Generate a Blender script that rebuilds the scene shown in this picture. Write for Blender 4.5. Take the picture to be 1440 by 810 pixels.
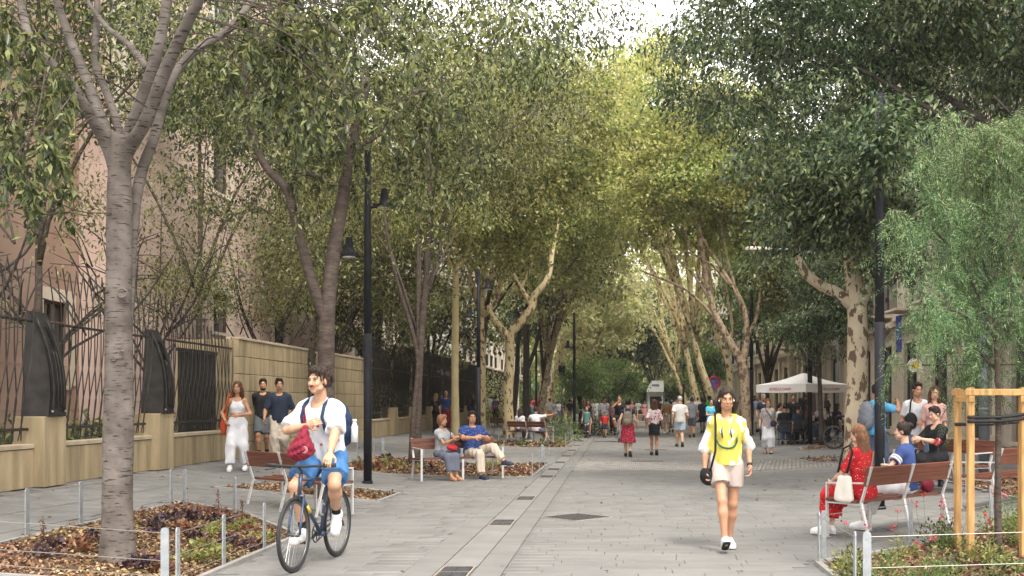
import bpy, math, random
import numpy as np
from math import sin, cos, pi, sqrt, atan2, radians
from mathutils import Vector, Matrix

random.seed(7)
RNG = np.random.default_rng(11)
scene = bpy.context.scene
for o in list(bpy.data.objects):
    bpy.data.objects.remove(o)
COL = scene.collection

# ------------------------------------------------------------------ camera
F = 1500.0; CX = 870.0; CY = 565.0; CH = 1.56
cam_d = bpy.data.cameras.new('camera'); cam = bpy.data.objects.new('camera', cam_d); COL.objects.link(cam)
cam.location = (0, 0, CH); cam.rotation_euler = (pi / 2, 0, 0)
cam_d.sensor_width = 36; cam_d.lens = 36 * F / 1440
cam_d.shift_x = (720 - CX) / 1440; cam_d.shift_y = (CY - 405) / 1440
cam_d.clip_end = 2000; cam_d.clip_start = .05
scene.camera = cam

# ------------------------------------------------------------------ world, sun
SUN_EL = radians(56); SUN_AZ = radians(150)      # azimuth from +Y, clockwise: light comes from behind right
world = bpy.data.worlds.new('World'); scene.world = world; world.use_nodes = True
nt = world.node_tree; nt.nodes.clear()
sky = nt.nodes.new('ShaderNodeTexSky'); sky.sky_type = 'NISHITA'; sky.sun_disc = False
sky.sun_elevation = SUN_EL; sky.sun_rotation = SUN_AZ; sky.dust_density = 3.0; sky.air_density = 1.0
tc = nt.nodes.new('ShaderNodeTexCoord')
nz = nt.nodes.new('ShaderNodeTexNoise'); nz.inputs['Scale'].default_value = 2.2; nz.inputs['Detail'].default_value = 5
rmp = nt.nodes.new('ShaderNodeValToRGB'); rmp.color_ramp.elements[0].position = .25; rmp.color_ramp.elements[1].position = .6
rmp.color_ramp.elements[0].color = (.55, .55, .55, 1); rmp.color_ramp.elements[1].color = (1, 1, 1, 1)
mx = nt.nodes.new('ShaderNodeMix'); mx.data_type = 'RGBA'
mx.inputs[7].default_value = (12.0, 11.6, 11.4, 1)       # bright thin cloud cover
bg = nt.nodes.new('ShaderNodeBackground'); bg.inputs['Strength'].default_value = .13
wo = nt.nodes.new('ShaderNodeOutputWorld')
nt.links.new(tc.outputs['Generated'], nz.inputs['Vector']); nt.links.new(nz.outputs['Fac'], rmp.inputs['Fac'])
nt.links.new(rmp.outputs['Color'], mx.inputs['Factor']); nt.links.new(sky.outputs['Color'], mx.inputs[6])
nt.links.new(mx.outputs[2], bg.inputs['Color']); nt.links.new(bg.outputs['Background'], wo.inputs['Surface'])
sd = bpy.data.lights.new('sun', 'SUN'); sd.energy = 2.0; sd.angle = radians(15); sd.color = (1, .95, .87)
sun = bpy.data.objects.new('sun', sd); COL.objects.link(sun)
sdir = Vector((sin(SUN_AZ) * cos(SUN_EL), cos(SUN_AZ) * cos(SUN_EL), sin(SUN_EL)))
sun.rotation_euler = sdir.to_track_quat('Z', 'Y').to_euler(); sun.location = (10, -20, 30)
scene.view_settings.view_transform = 'Standard'; scene.view_settings.look = 'None'
scene.view_settings.exposure = 1.22; scene.view_settings.gamma = 1
scene.view_settings.use_curve_mapping = False
try:
    scene.cycles.max_bounces = 8; scene.cycles.diffuse_bounces = 5; scene.cycles.transmission_bounces = 4
except Exception: pass

# ------------------------------------------------------------------ ground height and pixel helpers
SL, SR = .08, .05
def g(x):
    if x < -8.4: return SL * 4.4
    if x < -4: return SL * (-4 - x)
    if x < 3: return 0.0
    if x < 10.2: return SR * (x - 3)
    return SR * 7.2
def gp(px, py):
    Y = F * CH / (py - CY); X = (px - CX) * Y / F
    if X < -4:
        Y = F * (CH + 4 * SL) / ((py - CY) + SL * (CX - px))*1.0
        Y = F * (CH + SL * 4) / ((py - CY) + SL * (CX - px))
        X = (px - CX) * Y / F
    elif X > 3:
        Y = F * (CH + 3 * SR) / ((py - CY) + SR * (px - CX)); X = (px - CX) * Y / F
    return Vector((X, Y, g(X)))
def at(px, py, Y): return Vector(((px - CX) * Y / F, Y, CH + (CY - py) * Y / F))

# ------------------------------------------------------------------ materials
MATS = {}
def _new(name):
    m = bpy.data.materials.new(name); m.use_nodes = True; n = m.node_tree; b = n.nodes['Principled BSDF']; return m, n, b
def mat(name, col, rough=.6, metal=0, col2=None, scale=8, detail=4, bump=0, bscale=None, stretch=(1, 1, 1), spec=.4,
        rnd=0, island=False, contrast=(.35, .65), col3=None, sss=0, coords='Object', trans=0, bdist=.02, stain=0, sstretch=(.5, .5, .5)):
    """Two or three tone noise material with relief; rnd varies the value from piece to piece."""
    if name in MATS: return MATS[name]
    m, n, b = _new(name); L = n.links.new
    b.inputs['Roughness'].default_value = rough; b.inputs['Metallic'].default_value = metal
    b.inputs['Specular IOR Level'].default_value = spec
    tcn = n.nodes.new('ShaderNodeTexCoord'); mp = n.nodes.new('ShaderNodeMapping'); mp.inputs['Scale'].default_value = stretch
    if coords == 'World':
        gw = n.nodes.new('ShaderNodeNewGeometry'); L(gw.outputs['Position'], mp.inputs['Vector'])
    else: L(tcn.outputs[coords], mp.inputs['Vector'])
    ns = n.nodes.new('ShaderNodeTexNoise'); ns.inputs['Scale'].default_value = scale; ns.inputs['Detail'].default_value = detail
    L(mp.outputs[0], ns.inputs['Vector'])
    cr = n.nodes.new('ShaderNodeValToRGB'); e = cr.color_ramp.elements
    e[0].position, e[1].position = contrast
    e[0].color = (*col, 1); e[1].color = (*(col2 or col), 1)
    if col3:
        k = cr.color_ramp.elements.new(.5 * (contrast[0] + contrast[1])); k.color = (*col3, 1)
    L(ns.outputs['Fac'], cr.inputs['Fac']); out = cr.outputs['Color']
    if rnd:
        if island:
            gi = n.nodes.new('ShaderNodeNewGeometry'); src = gi.outputs['Random Per Island']
        else:
            oi = n.nodes.new('ShaderNodeObjectInfo'); src = oi.outputs['Random']
        mr = n.nodes.new('ShaderNodeMapRange'); mr.inputs['To Min'].default_value = 1 - rnd; mr.inputs['To Max'].default_value = 1 + rnd
        L(src, mr.inputs['Value'])
        hs = n.nodes.new('ShaderNodeHueSaturation'); L(mr.outputs[0], hs.inputs['Value']); L(out, hs.inputs['Color']); out = hs.outputs['Color']
    if stain:
        gw = n.nodes.new('ShaderNodeNewGeometry'); m3 = n.nodes.new('ShaderNodeMapping'); m3.inputs['Scale'].default_value = sstretch; L(gw.outputs['Position'], m3.inputs[0])
        n3 = n.nodes.new('ShaderNodeTexNoise'); n3.inputs['Scale'].default_value = 1.6; n3.inputs['Detail'].default_value = 7; n3.inputs['Roughness'].default_value = .65; L(m3.outputs[0], n3.inputs['Vector'])
        r3 = n.nodes.new('ShaderNodeMapRange'); r3.inputs['From Min'].default_value = .35; r3.inputs['From Max'].default_value = .65; r3.inputs['To Min'].default_value = 1 - stain; r3.inputs['To Max'].default_value = 1 + stain * .6; L(n3.outputs['Fac'], r3.inputs['Value'])
        h3 = n.nodes.new('ShaderNodeHueSaturation'); L(r3.outputs[0], h3.inputs['Value']); L(out, h3.inputs['Color']); out = h3.outputs['Color']
    L(out, b.inputs['Base Color'])
    if sss:
        b.inputs['Subsurface Weight'].default_value = sss; b.inputs['Subsurface Radius'].default_value = (.02, .008, .004)
    if bump:
        n2 = n.nodes.new('ShaderNodeTexNoise'); n2.inputs['Scale'].default_value = bscale or scale * 4; n2.inputs['Detail'].default_value = 4
        L(mp.outputs[0], n2.inputs['Vector'])
        bm = n.nodes.new('ShaderNodeBump'); bm.inputs['Strength'].default_value = bump; bm.inputs['Distance'].default_value = bdist
        L(n2.outputs['Fac'], bm.inputs['Height']); L(bm.outputs[0], b.inputs['Normal'])
    MATS[name] = m
    return m
def leafmat(name, c1, c2, c3, transl=.35, rough=.45, spec=.5, tcol=None):
    if name in MATS: return MATS[name]
    m, n, b = _new(name); L = n.links.new
    gi = n.nodes.new('ShaderNodeNewGeometry'); cr = n.nodes.new('ShaderNodeValToRGB'); e = cr.color_ramp.elements
    e[0].position = .0; e[1].position = 1.; e[0].color = (*c1, 1); e[1].color = (*c3, 1); k = e.new(.55); k.color = (*c2, 1)
    L(gi.outputs['Random Per Island'], cr.inputs['Fac'])
    tcn = n.nodes.new('ShaderNodeTexCoord'); ns = n.nodes.new('ShaderNodeTexNoise'); ns.inputs['Scale'].default_value = .9; ns.inputs['Detail'].default_value = 2
    L(tcn.outputs['Object'], ns.inputs['Vector'])
    mr = n.nodes.new('ShaderNodeMapRange'); mr.inputs['From Min'].default_value = .3; mr.inputs['From Max'].default_value = .7
    mr.inputs['To Min'].default_value = .75; mr.inputs['To Max'].default_value = 1.3; L(ns.outputs['Fac'], mr.inputs['Value'])
    hs = n.nodes.new('ShaderNodeHueSaturation'); L(mr.outputs[0], hs.inputs['Value']); L(cr.outputs['Color'], hs.inputs['Color'])
    nh = n.nodes.new('ShaderNodeTexNoise'); nh.inputs['Scale'].default_value = .55; nh.inputs['Detail'].default_value = 3; mh = n.nodes.new('ShaderNodeMapping'); mh.inputs['Location'].default_value = (7, 3, 5); L(tcn.outputs['Object'], mh.inputs[0]); L(mh.outputs[0], nh.inputs['Vector'])
    mg_ = n.nodes.new('ShaderNodeMapRange'); mg_.inputs['From Min'].default_value = .32; mg_.inputs['From Max'].default_value = .68; mg_.inputs['To Min'].default_value = .482; mg_.inputs['To Max'].default_value = .528; L(nh.outputs['Fac'], mg_.inputs['Value']); L(mg_.outputs[0], hs.inputs['Hue'])
    L(hs.outputs['Color'], b.inputs['Base Color'])
    b.inputs['Roughness'].default_value = rough; b.inputs['Specular IOR Level'].default_value = spec
    tr = n.nodes.new('ShaderNodeBsdfTranslucent'); hs2 = n.nodes.new('ShaderNodeHueSaturation')
    hs2.inputs['Value'].default_value = 1.5; hs2.inputs['Hue'].default_value = .485; L(hs.outputs['Color'], hs2.inputs['Color']); L(hs2.outputs['Color'], tr.inputs['Color'])
    mxs = n.nodes.new('ShaderNodeMixShader'); mxs.inputs['Fac'].default_value = transl
    L(b.outputs[0], mxs.inputs[1]); L(tr.outputs[0], mxs.inputs[2]); L(mxs.outputs[0], n.nodes['Material Output'].inputs['Surface'])
    MATS[name] = m
    return m

# ------------------------------------------------------------------ object helpers
def tag(o, label=None, cat=None, group=None, kind=None):
    if label: o['label'] = label
    if cat: o['category'] = cat
    if group: o['group'] = group
    if kind: o['kind'] = kind
    return o
def empty(name, loc=(0, 0, 0), rz=0, label=None, cat=None, group=None):
    o = bpy.data.objects.new(name, None); COL.objects.link(o); o.location = loc; o.rotation_euler = (0, 0, rz)
    o.empty_display_size = .2
    return tag(o, label, cat, group)
def link(name, me, m=None, parent=None, smooth=False):
    if m is not None and not me.materials:
        me.materials.append(m)
    if smooth: me.polygons.foreach_set('use_smooth', [True] * len(me.polygons))
    o = bpy.data.objects.new(name, me); COL.objects.link(o)
    if parent is not None: o.parent = parent
    return o
def npmesh(name, V, Fc, n=None):
    """V (N,3); Fc (M,k) all of one size."""
    V = np.ascontiguousarray(V, dtype=np.float32); Fc = np.ascontiguousarray(Fc, dtype=np.int32); k = Fc.shape[1]
    me = bpy.data.meshes.new(name); me.vertices.add(len(V)); me.vertices.foreach_set('co', V.ravel())
    me.loops.add(Fc.size); me.loops.foreach_set('vertex_index', Fc.ravel())
    me.polygons.add(len(Fc)); me.polygons.foreach_set('loop_start', np.arange(0, Fc.size, k, dtype=np.int32))
    me.polygons.foreach_set('loop_total', np.full(len(Fc), k, dtype=np.int32)); me.update(calc_edges=True)
    return me
class MB:
    def __init__(s): s.v = []; s.f = []
    def poly(s, pts, faces):
        b = len(s.v); s.v += [tuple(p) for p in pts]; s.f += [tuple(b + i for i in f) for f in faces]
    def box(s, c, d, rz=0, R=None):
        c = Vector(c); M = R or Matrix.Rotation(rz, 3, 'Z'); h = [x / 2 for x in d]
        p = [c + M @ Vector((sx * h[0], sy * h[1], sz * h[2])) for sz in (-1, 1) for sy in (-1, 1) for sx in (-1, 1)]
        s.poly(p, [(0, 2, 3, 1), (4, 5, 7, 6), (0, 1, 5, 4), (2, 6, 7, 3), (0, 4, 6, 2), (1, 3, 7, 5)]); return s
    def bbox(s, x0, x1, y0, y1, z0, z1): return s.box(((x0 + x1) / 2, (y0 + y1) / 2, (z0 + z1) / 2), (abs(x1 - x0), abs(y1 - y0), abs(z1 - z0)))
    def cbox(s, c, d, ch=.01, rz=0, R=None):
        """box with chamfered vertical and top edges"""
        c = Vector(c); M = R or Matrix.Rotation(rz, 3, 'Z'); a, b, h = d[0] / 2, d[1] / 2, d[2] / 2
        rings = []
        for (i, z) in ((0, -h), (0, h - ch), (ch, h)):
            aa, bb = a - i, b - i; cc = ch * .7
            rings.append([(-aa + cc, -bb, z), (aa - cc, -bb, z), (aa, -bb + cc, z), (aa, bb - cc, z), (aa - cc, bb, z), (-aa + cc, bb, z), (-aa, bb - cc, z), (-aa, -bb + cc, z)])
        pts = [c + M @ Vector(p) for r in rings for p in r]; f = [tuple(range(7, -1, -1)), tuple(range(16, 24))]
        for r in range(2):
            for i in range(8):
                j = (i + 1) % 8; f.append((r * 8 + i, r * 8 + j, (r + 1) * 8 + j, (r + 1) * 8 + i))
        s.poly(pts, f); return s
    def tube(s, pts, rad, n=8, caps=True):
        pts = [Vector(p) for p in pts]
        if not hasattr(rad, '__len__'): rad = [rad] * len(pts)
        up = None; b = len(s.v)
        for i, p in enumerate(pts):
            t = (pts[min(i + 1, len(pts) - 1)] - pts[max(i - 1, 0)]).normalized()
            if up is None:
                up = t.orthogonal().normalized()
            else:
                up = (up - t * up.dot(t));
                up = up.normalized() if up.length > 1e-6 else t.orthogonal().normalized()
            q = t.cross(up)
            for k in range(n):
                a = 2 * pi * k / n; s.v.append(tuple(p + (up * cos(a) + q * sin(a)) * rad[i]))
        for i in range(len(pts) - 1):
            for k in range(n):
                j = (k + 1) % n; s.f.append((b + i * n + k, b + i * n + j, b + (i + 1) * n + j, b + (i + 1) * n + k))
        if caps:
            s.f.append(tuple(b + k for k in range(n - 1, -1, -1))); e = b + (len(pts) - 1) * n; s.f.append(tuple(e + k for k in range(n)))
        return s
    def torus(s, c, R, r, ax='X', n=40, m=8, sq=1.0):
        b = len(s.v); c = Vector(c)
        for i in range(n):
            a = 2 * pi * i / n
            for k in range(m):
                p = 2 * pi * k / m; rr = R + r * cos(p) * sq; w = r * sin(p)
                q = {'X': (w, cos(a) * rr, sin(a) * rr), 'Z': (cos(a) * rr, sin(a) * rr, w), 'Y': (cos(a) * rr, w, sin(a) * rr)}[ax]
                s.v.append(tuple(c + Vector(q)))
        for i in range(n):
            for k in range(m):
                i2, k2 = (i + 1) % n, (k + 1) % m
                s.f.append((b + i * m + k, b + i2 * m + k, b + i2 * m + k2, b + i * m + k2))
        return s
    def prism(s, prof, x0, x1, ax='X'):
        """closed profile extruded along an axis"""
        n = len(prof); b = len(s.v)
        for x in (x0, x1):
            for (u, w) in prof:
                s.v.append({'X': (x, u, w), 'Y': (u, x, w), 'Z': (u, w, x)}[ax])
        s.f.append(tuple(b + k for k in range(n - 1, -1, -1))); s.f.append(tuple(b + n + k for k in range(n)))
        for k in range(n):
            j = (k + 1) % n; s.f.append((b + k, b + j, b + n + j, b + n + k))
        return s
    def disc(s, c, r, th, ax='Y', n=24):
        c = Vector(c); d = {'X': Vector((1, 0, 0)), 'Y': Vector((0, 1, 0)), 'Z': Vector((0, 0, 1))}[ax]
        return s.tube([c - d * th / 2, c + d * th / 2], r, n)
    def mesh(s, name='mesh'):
        me = bpy.data.meshes.new(name); me.from_pydata(s.v, [], s.f); me.update()
        import bmesh
        bm = bmesh.new(); bm.from_mesh(me); bmesh.ops.recalc_face_normals(bm, faces=bm.faces); bm.to_mesh(me); bm.free()
        return me
    def build(s, name, m, parent=None, smooth=False, loc=None):
        me = s.mesh(name); o = link(name, me, m, parent, False)
        if smooth:
            me.polygons.foreach_set('use_smooth', [len(p.vertices) == 4 for p in me.polygons])
        if loc is not None: o.location = loc
        return o
def copy_tree(o, parent=None, kids=None):
    if kids is None:
        kids = {}
        for q in COL.objects:
            if q.parent is not None: kids.setdefault(q.parent.name, []).append(q)
    def rec(a, par):
        c = a.copy(); COL.objects.link(c); c.parent = par
        for ch in kids.get(a.name, []): rec(ch, c)
        return c
    return rec(o, parent)

# ------------------------------------------------------------------ numpy signed distance modeller (bodies, clothes, hair)
def smin(a, b, k):
    if k <= 0: return np.minimum(a, b)
    h = np.maximum(k - np.abs(a - b), 0) / k
    return np.minimum(a, b) - h * h * k * .25
def _perp(d):
    d = d / np.linalg.norm(d); a = np.array([0, 0, 1.]) if abs(d[2]) < .9 else np.array([1., 0, 0]); u = np.cross(d, a); u /= np.linalg.norm(u)
    return d, u, np.cross(d, u)
class Sdf:
    """list of primitives evaluated inside their own boxes"""
    def __init__(s): s.p = []; s.post = []
    def cap(s, a, b, ra, rb, k=.02, cut=False, cuta=False, sub=False, sy=1., yc=0.):
        s.p.append(('c', np.array(a, float), np.array(b, float), ra, rb, k, cut, cuta, sub, sy, yc)); return s
    def ell(s, c, r, k=.02, R=None, sub=False):
        s.p.append(('e', np.array(c, float), np.array(r, float), R if R is None else np.array(R, float), k, sub)); return s
    def fn(s, f): s.post.append(f); return s
    def mesh(s, v, pad=.03):
        lo = np.full(3, 1e9); hi = -lo
        bb = []
        for q in s.p:
            if q[0] == 'c':
                m = max(q[3], q[4]) * max(1, q[9]); l = np.minimum(q[1], q[2]) - m; h = np.maximum(q[1], q[2]) + m; sub = q[8]
            else:
                m = max(q[2]); l = q[1] - m; h = q[1] + m; sub = q[5]
            bb.append((l, h))
            if not sub: lo = np.minimum(lo, l); hi = np.maximum(hi, h)
        lo -= pad; hi += pad; n = np.ceil((hi - lo) / v).astype(int) + 1
        D = np.full(n, 1., dtype=np.float32)
        ax = [lo[i] + v * np.arange(n[i]) for i in range(3)]
        for q, (l, h) in zip(s.p, bb):
            k = q[5] if q[0] == 'c' else q[4]
            m = k + 2.5 * v + .012
            i0 = np.maximum(((l - m - lo) / v).astype(int), 0); i1 = np.minimum(((h + m - lo) / v).astype(int) + 2, n)
            if (i1 <= i0).any(): continue
            sl = tuple(slice(i0[i], i1[i]) for i in range(3))
            X = ax[0][sl[0]][:, None, None]; Y = ax[1][sl[1]][None, :, None]; Z = ax[2][sl[2]][None, None, :]
            if q[0] == 'c':
                _, a, b, ra, rb, k, cut, cuta, sub, sy, yc = q
                Ys = (Y - yc) / sy + yc; a2 = a.copy(); b2 = b.copy(); a2[1] = (a[1] - yc) / sy + yc; b2[1] = (b[1] - yc) / sy + yc
                ab = b2 - a2; L2 = ab @ ab + 1e-12
                px, py, pz = X - a2[0], Ys - a2[1], Z - a2[2]
                tt = (px * ab[0] + py * ab[1] + pz * ab[2]) / L2; t = np.clip(tt, 0, 1)
                d = np.sqrt((px - ab[0] * t) ** 2 + (py - ab[1] * t) ** 2 + (pz - ab[2] * t) ** 2) - (ra + (rb - ra) * t)
                L = sqrt(L2)
                if cut: d = np.maximum(d, (tt - 1) * L)
                if cuta: d = np.maximum(d, -tt * L)
            else:
                _, c, r, R, k, sub = q
                px, py, pz = X - c[0], Y - c[1], Z - c[2]
                if R is not None:
                    px, py, pz = (px * R[0, 0] + py * R[1, 0] + pz * R[2, 0], px * R[0, 1] + py * R[1, 1] + pz * R[2, 1], px * R[0, 2] + py * R[1, 2] + pz * R[2, 2])
                k0 = np.sqrt((px / r[0]) ** 2 + (py / r[1]) ** 2 + (pz / r[2]) ** 2)
                k1 = np.sqrt((px / r[0] ** 2) ** 2 + (py / r[1] ** 2) ** 2 + (pz / r[2] ** 2) ** 2) + 1e-9
                d = k0 * (k0 - 1) / k1
            if sub: D[sl] = -smin(-D[sl], d, k)
            else: D[sl] = smin(D[sl], d, k)
        for f in s.post: D = f(D, ax[0][:, None, None], ax[1][None, :, None], ax[2][None, None, :]).astype(np.float32)
        return nets(D, lo, v)
def nets(D, lo, v):
    S = D < 0
    c = S[:-1, :-1, :-1].astype(np.int8)
    tot = sum(S[i:i - 1 or None, j:j - 1 or None, k:k - 1 or None].astype(np.int8) for i in (0, 1) for j in (0, 1) for k in (0, 1))
    I, J, K = np.nonzero((tot > 0) & (tot < 8))
    idx = np.full(tot.shape, -1, np.int32); idx[I, J, K] = np.arange(len(I))
    cor = [(i, j, k) for i in (0, 1) for j in (0, 1) for k in (0, 1)]
    val = {q: D[I + q[0], J + q[1], K + q[2]] for q in cor}
    P = np.zeros((len(I), 3)); W = np.zeros(len(I))
    for a in cor:
        for x in range(3):
            if a[x]: continue
            b = list(a); b[x] = 1; b = tuple(b); va, vb = val[a], val[b]; m = (va < 0) != (vb < 0)
            t = np.where(m, va / np.where(m, va - vb, 1), 0)
            p = np.array(a, float)[None, :].repeat(len(I), 0); p[:, x] += t
            P += p * m[:, None]; W += m
    P = (P / W[:, None] + np.stack([I, J, K], 1)) * v + lo
    Q = []
    for x in range(3):
        y, z = (x + 1) % 3, (x + 2) % 3
        A = [slice(None)] * 3; B = [slice(None)] * 3; A[x] = slice(None, -1); B[x] = slice(1, None)
        sa, sb = S[tuple(A)], S[tuple(B)]
        E = np.argwhere(sa != sb)
        if not len(E): continue
        E = E[(E[:, y] > 0) & (E[:, z] > 0) & (E[:, y] < idx.shape[y]) & (E[:, z] < idx.shape[z])]
        def ix(dy, dz):
            e = E.copy(); e[:, y] -= dy; e[:, z] -= dz; return idx[e[:, 0], e[:, 1], e[:, 2]]
        q = np.stack([ix(0, 0), ix(1, 0), ix(1, 1), ix(0, 1)], 1)
        fl = ~sa[E[:, 0], E[:, 1], E[:, 2]]
        q[fl] = q[fl][:, ::-1]
        Q.append(q)
    Q = np.concatenate(Q) if Q else np.zeros((0, 4), int)
    Q = Q[(Q >= 0).all(1)]
    return P, Q
def joinm(parts):
    V = []; Q = []; n = 0
    for (p, q) in parts:
        V.append(p); Q.append(q + n); n += len(p)
    return np.concatenate(V), np.concatenate(Q)
def folds(amp, wl, seed, vert=.35):
    r = np.random.default_rng(seed); dirs = r.normal(size=(5, 3)); dirs[:, 2] *= vert
    dirs /= np.linalg.norm(dirs, axis=1)[:, None]; ph = r.uniform(0, 6.28, 5); ws = wl * r.uniform(.6, 1.5, 5)
    def f(D, X, Y, Z):
        w = np.sin(X * 9 + Z * 7 + ph[0]) * .6
        o = 0
        for i in range(5):
            o = o + np.sin((X * dirs[i, 0] + Y * dirs[i, 1] + Z * dirs[i, 2]) * 6.283 / ws[i] + ph[i] + w * 1.4)
        return D + o * amp / 2.2
    return f
# ================================================================== ground
M_conc = mat('paving_base', (.125, .122, .115), .85, col2=(.155, .152, .144), scale=3, bump=.2, bscale=40)
M_pav = mat('paver_concrete', (.152, .148, .139), .8, col2=(.187, .183, .172), scale=1.6, detail=8, stretch=(1, 2.2, 1), bump=.25, bscale=90, bdist=.004, rnd=.03, spec=.25, contrast=(.3, .7), coords='World', stain=.10, sstretch=(.5, .9, .5))
M_pavs = mat('paver_concrete_stuff', (.152, .148, .139), .8, col2=(.187, .183, .172), scale=1.6, detail=8, stretch=(1, 2.2, 1), bump=.25, bscale=90, bdist=.004, rnd=.03, island=True, spec=.25, contrast=(.3, .7), coords='World', stain=.10, sstretch=(.5, .9, .5))
M_soil = mat('soil', (.06, .035, .022), .95, col2=(.13, .08, .05), scale=14, bump=.8, bscale=30)

def ground():
    xs = [-400, -8.4, -4, 3, 10.2, 400]; ys = [-60, 0, 30, 70, 150, 600]
    V = [(x, y, g(max(-8.4, min(10.2, x))) - .012) for y in ys for x in xs]; n = len(xs)
    Fc = [(j * n + i, j * n + i + 1, (j + 1) * n + i + 1, (j + 1) * n + i) for j in range(len(ys) - 1) for i in range(n - 1)]
    o = link('pavement', npmesh('pavement', np.array(V), np.array(Fc)), M_conc); o['kind'] = 'structure'; return o
pavement = ground()

# planting beds: convex outlines in plan
BEDS = {
 'front_left': [(-6.05, 14.7), (-5.0, 14.2), (-3.72, 12.4), (-3.68, 8.9), (-6.05, 8.9)],
 'tree_pit': [(-6.4, 16.9), (-3.75, 16.6), (-3.7, 18.1), (-5.7, 18.9)],
 'mid_left': [(-6.1, 22.0), (-1.8, 21.9), (-1.75, 26.6), (-6.1, 26.8)],
 'far_left': [(-5.8, 36.0), (-1.8, 36.0), (-1.75, 41.0), (-5.8, 41.0)],
 'front_right': [(1.92, 8.7), (1.92, 10.3), (3.2, 11.4), (5.2, 13.3), (7.5, 13.3), (7.5, 8.7)],
 'tree_pit_right': [(5.4, 31.3), (8.0, 31.5), (8.0, 33.2), (5.6, 33.0)],
 'tree_pit_plane': [(4.6, 25.4), (7.2, 25.4), (7.2, 27.6), (4.6, 27.6)],
 'side_right': [(5.8, 14.2), (8.3, 16.0), (8.3, 19.5), (5.8, 19.5)],
}
def inpoly(x, y, P, m=0.):
    s = None
    for i in range(len(P)):
        a, b = P[i], P[(i + 1) % len(P)]; c = (b[0] - a[0]) * (y - a[1]) - (b[1] - a[1]) * (x - a[0])
        c /= sqrt((b[0] - a[0]) ** 2 + (b[1] - a[1]) ** 2)
        sg = c > 0
        if s is None: s = (sum((P[j][0] * P[(j + 1) % len(P)][1] - P[(j + 1) % len(P)][0] * P[j][1]) for j in range(len(P))) > 0)
        if (c if s else -c) < m: return False
    return True

def pavers():
    """thin concrete setts 0.6 x 0.2 m; the nearest are separate pieces, the rest one part"""
    L, W, gap = .6, .2, .0035; zs = g
    mb = MB(); h = .012; r = .004; a, b = (L - gap) / 2, (W - gap) / 2
    mb.poly([(-a, -b, -h), (a, -b, -h), (a, b, -h), (-a, b, -h), (-a, -b, -r), (a, -b, -r), (a, b, -r), (-a, b, -r), (-a + r, -b + r, 0), (a - r, -b + r, 0), (a - r, b - r, 0), (-a + r, b - r, 0)],
            [(8, 9, 10, 11), (4, 5, 9, 8), (5, 6, 10, 9), (6, 7, 11, 10), (7, 4, 8, 11), (0, 1, 5, 4), (1, 2, 6, 5), (2, 3, 7, 6), (3, 0, 4, 7)])
    me = mb.mesh('paver'); me.materials.append(M_pav)
    cells = []; cuts = {}
    for j in range(0, 190):
        y = 8.4 + j * W; off = random.Random(j).uniform(0, 1) * L
        for i in range(-16, 19):
            x = i * L + off
            if x < -8.3 or x > 10.0: continue
            if any(inpoly(x, y, P, -.02) for P in BEDS.values()): continue
            d = sqrt(x * x + y * y)
            x0_, x1_ = x - L / 2, x + L / 2          # cut pieces along the drain strip
            if x < -1.5: x1_ = min(x1_, -1.962)
            else: x0_ = max(x0_, -1.058)
            if x1_ - x0_ < .06: continue
            cut = (x1_ - x0_) / L; x = (x0_ + x1_) / 2
            if cut < .999: cuts[(x, y)] = cut
            cells.append((abs(F * x / y + CX - 720) > 760, d, x, y))
    vis = sorted(c for c in cells); k = 0; rest = []
    rr = random.Random(3)
    for c in vis:
        out, d, x, y = c; z = g(x); tilt = -SL if x < -4 else (SR if x > 3 else 0)
        dz = rr.uniform(-.0012, .0012)
        if k < 290 and not out and (x, y) not in cuts:
            o = bpy.data.objects.new('paver', me); COL.objects.link(o); o.parent = pavement; o.location = (x, y, z + dz + .002); o.rotation_euler = (0, -math.atan(tilt), 0); k += 1
        else: rest.append((x, y, z + dz + .002, tilt, cuts.get((x, y), 1)))
    base = np.array(mb.v); Fq = np.array(mb.f)
    base[:, 2] = base[:, 2]
    R_ = np.array(rest); n = len(base)
    V = np.repeat(base[None, :, :], len(R_), 0); V[:, :, 0] *= R_[:, None, 4]; V += R_[:, None, :3]; V[:, :, 2] += (V[:, :, 0] - R_[:, None, 0]) * R_[:, None, 3]
    Fa = (Fq[None] + (np.arange(len(R_)) * n)[:, None, None]).reshape(-1, 4)
    o = link('paver', npmesh('pavers', V.reshape(-1, 3), Fa), M_pavs, pavement); o['kind'] = 'stuff'
    # smooth strips on both sides of the drain and along cut courses
    sp = MB()
    y = 8.4
    for (x0, x1) in ((-1.96, -1.672), (-1.328, -1.06)):
        yy = 8.4
        while yy < 46:
            sp.box(((x0 + x1) / 2, yy + .5, -.004), (x1 - x0 - .004, .992, .012)); yy += 1.0
    o = sp.build('edge_slab', M_pavs, pavement); o['kind'] = 'stuff'
    # light course band of short setts crossing the promenade
    bd = MB(); rr = random.Random(5)
    for r in range(12):
        yy = 24.2 + r * .3
        for i in range(92):
            x = -1.03 + i * .1 + (r % 2) * .05
            if x > 6.9: break
            bd.box((x, yy, g(x) + .006 + rr.uniform(0, .002)), (.085, .27, .01))
    o = bd.build('band_sett', mat('band_sett', (.2, .188, .168), .85, col2=(.25, .238, .215), scale=3, rnd=.1, island=True), pavement); o['kind'] = 'stuff'
pavers()

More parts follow.
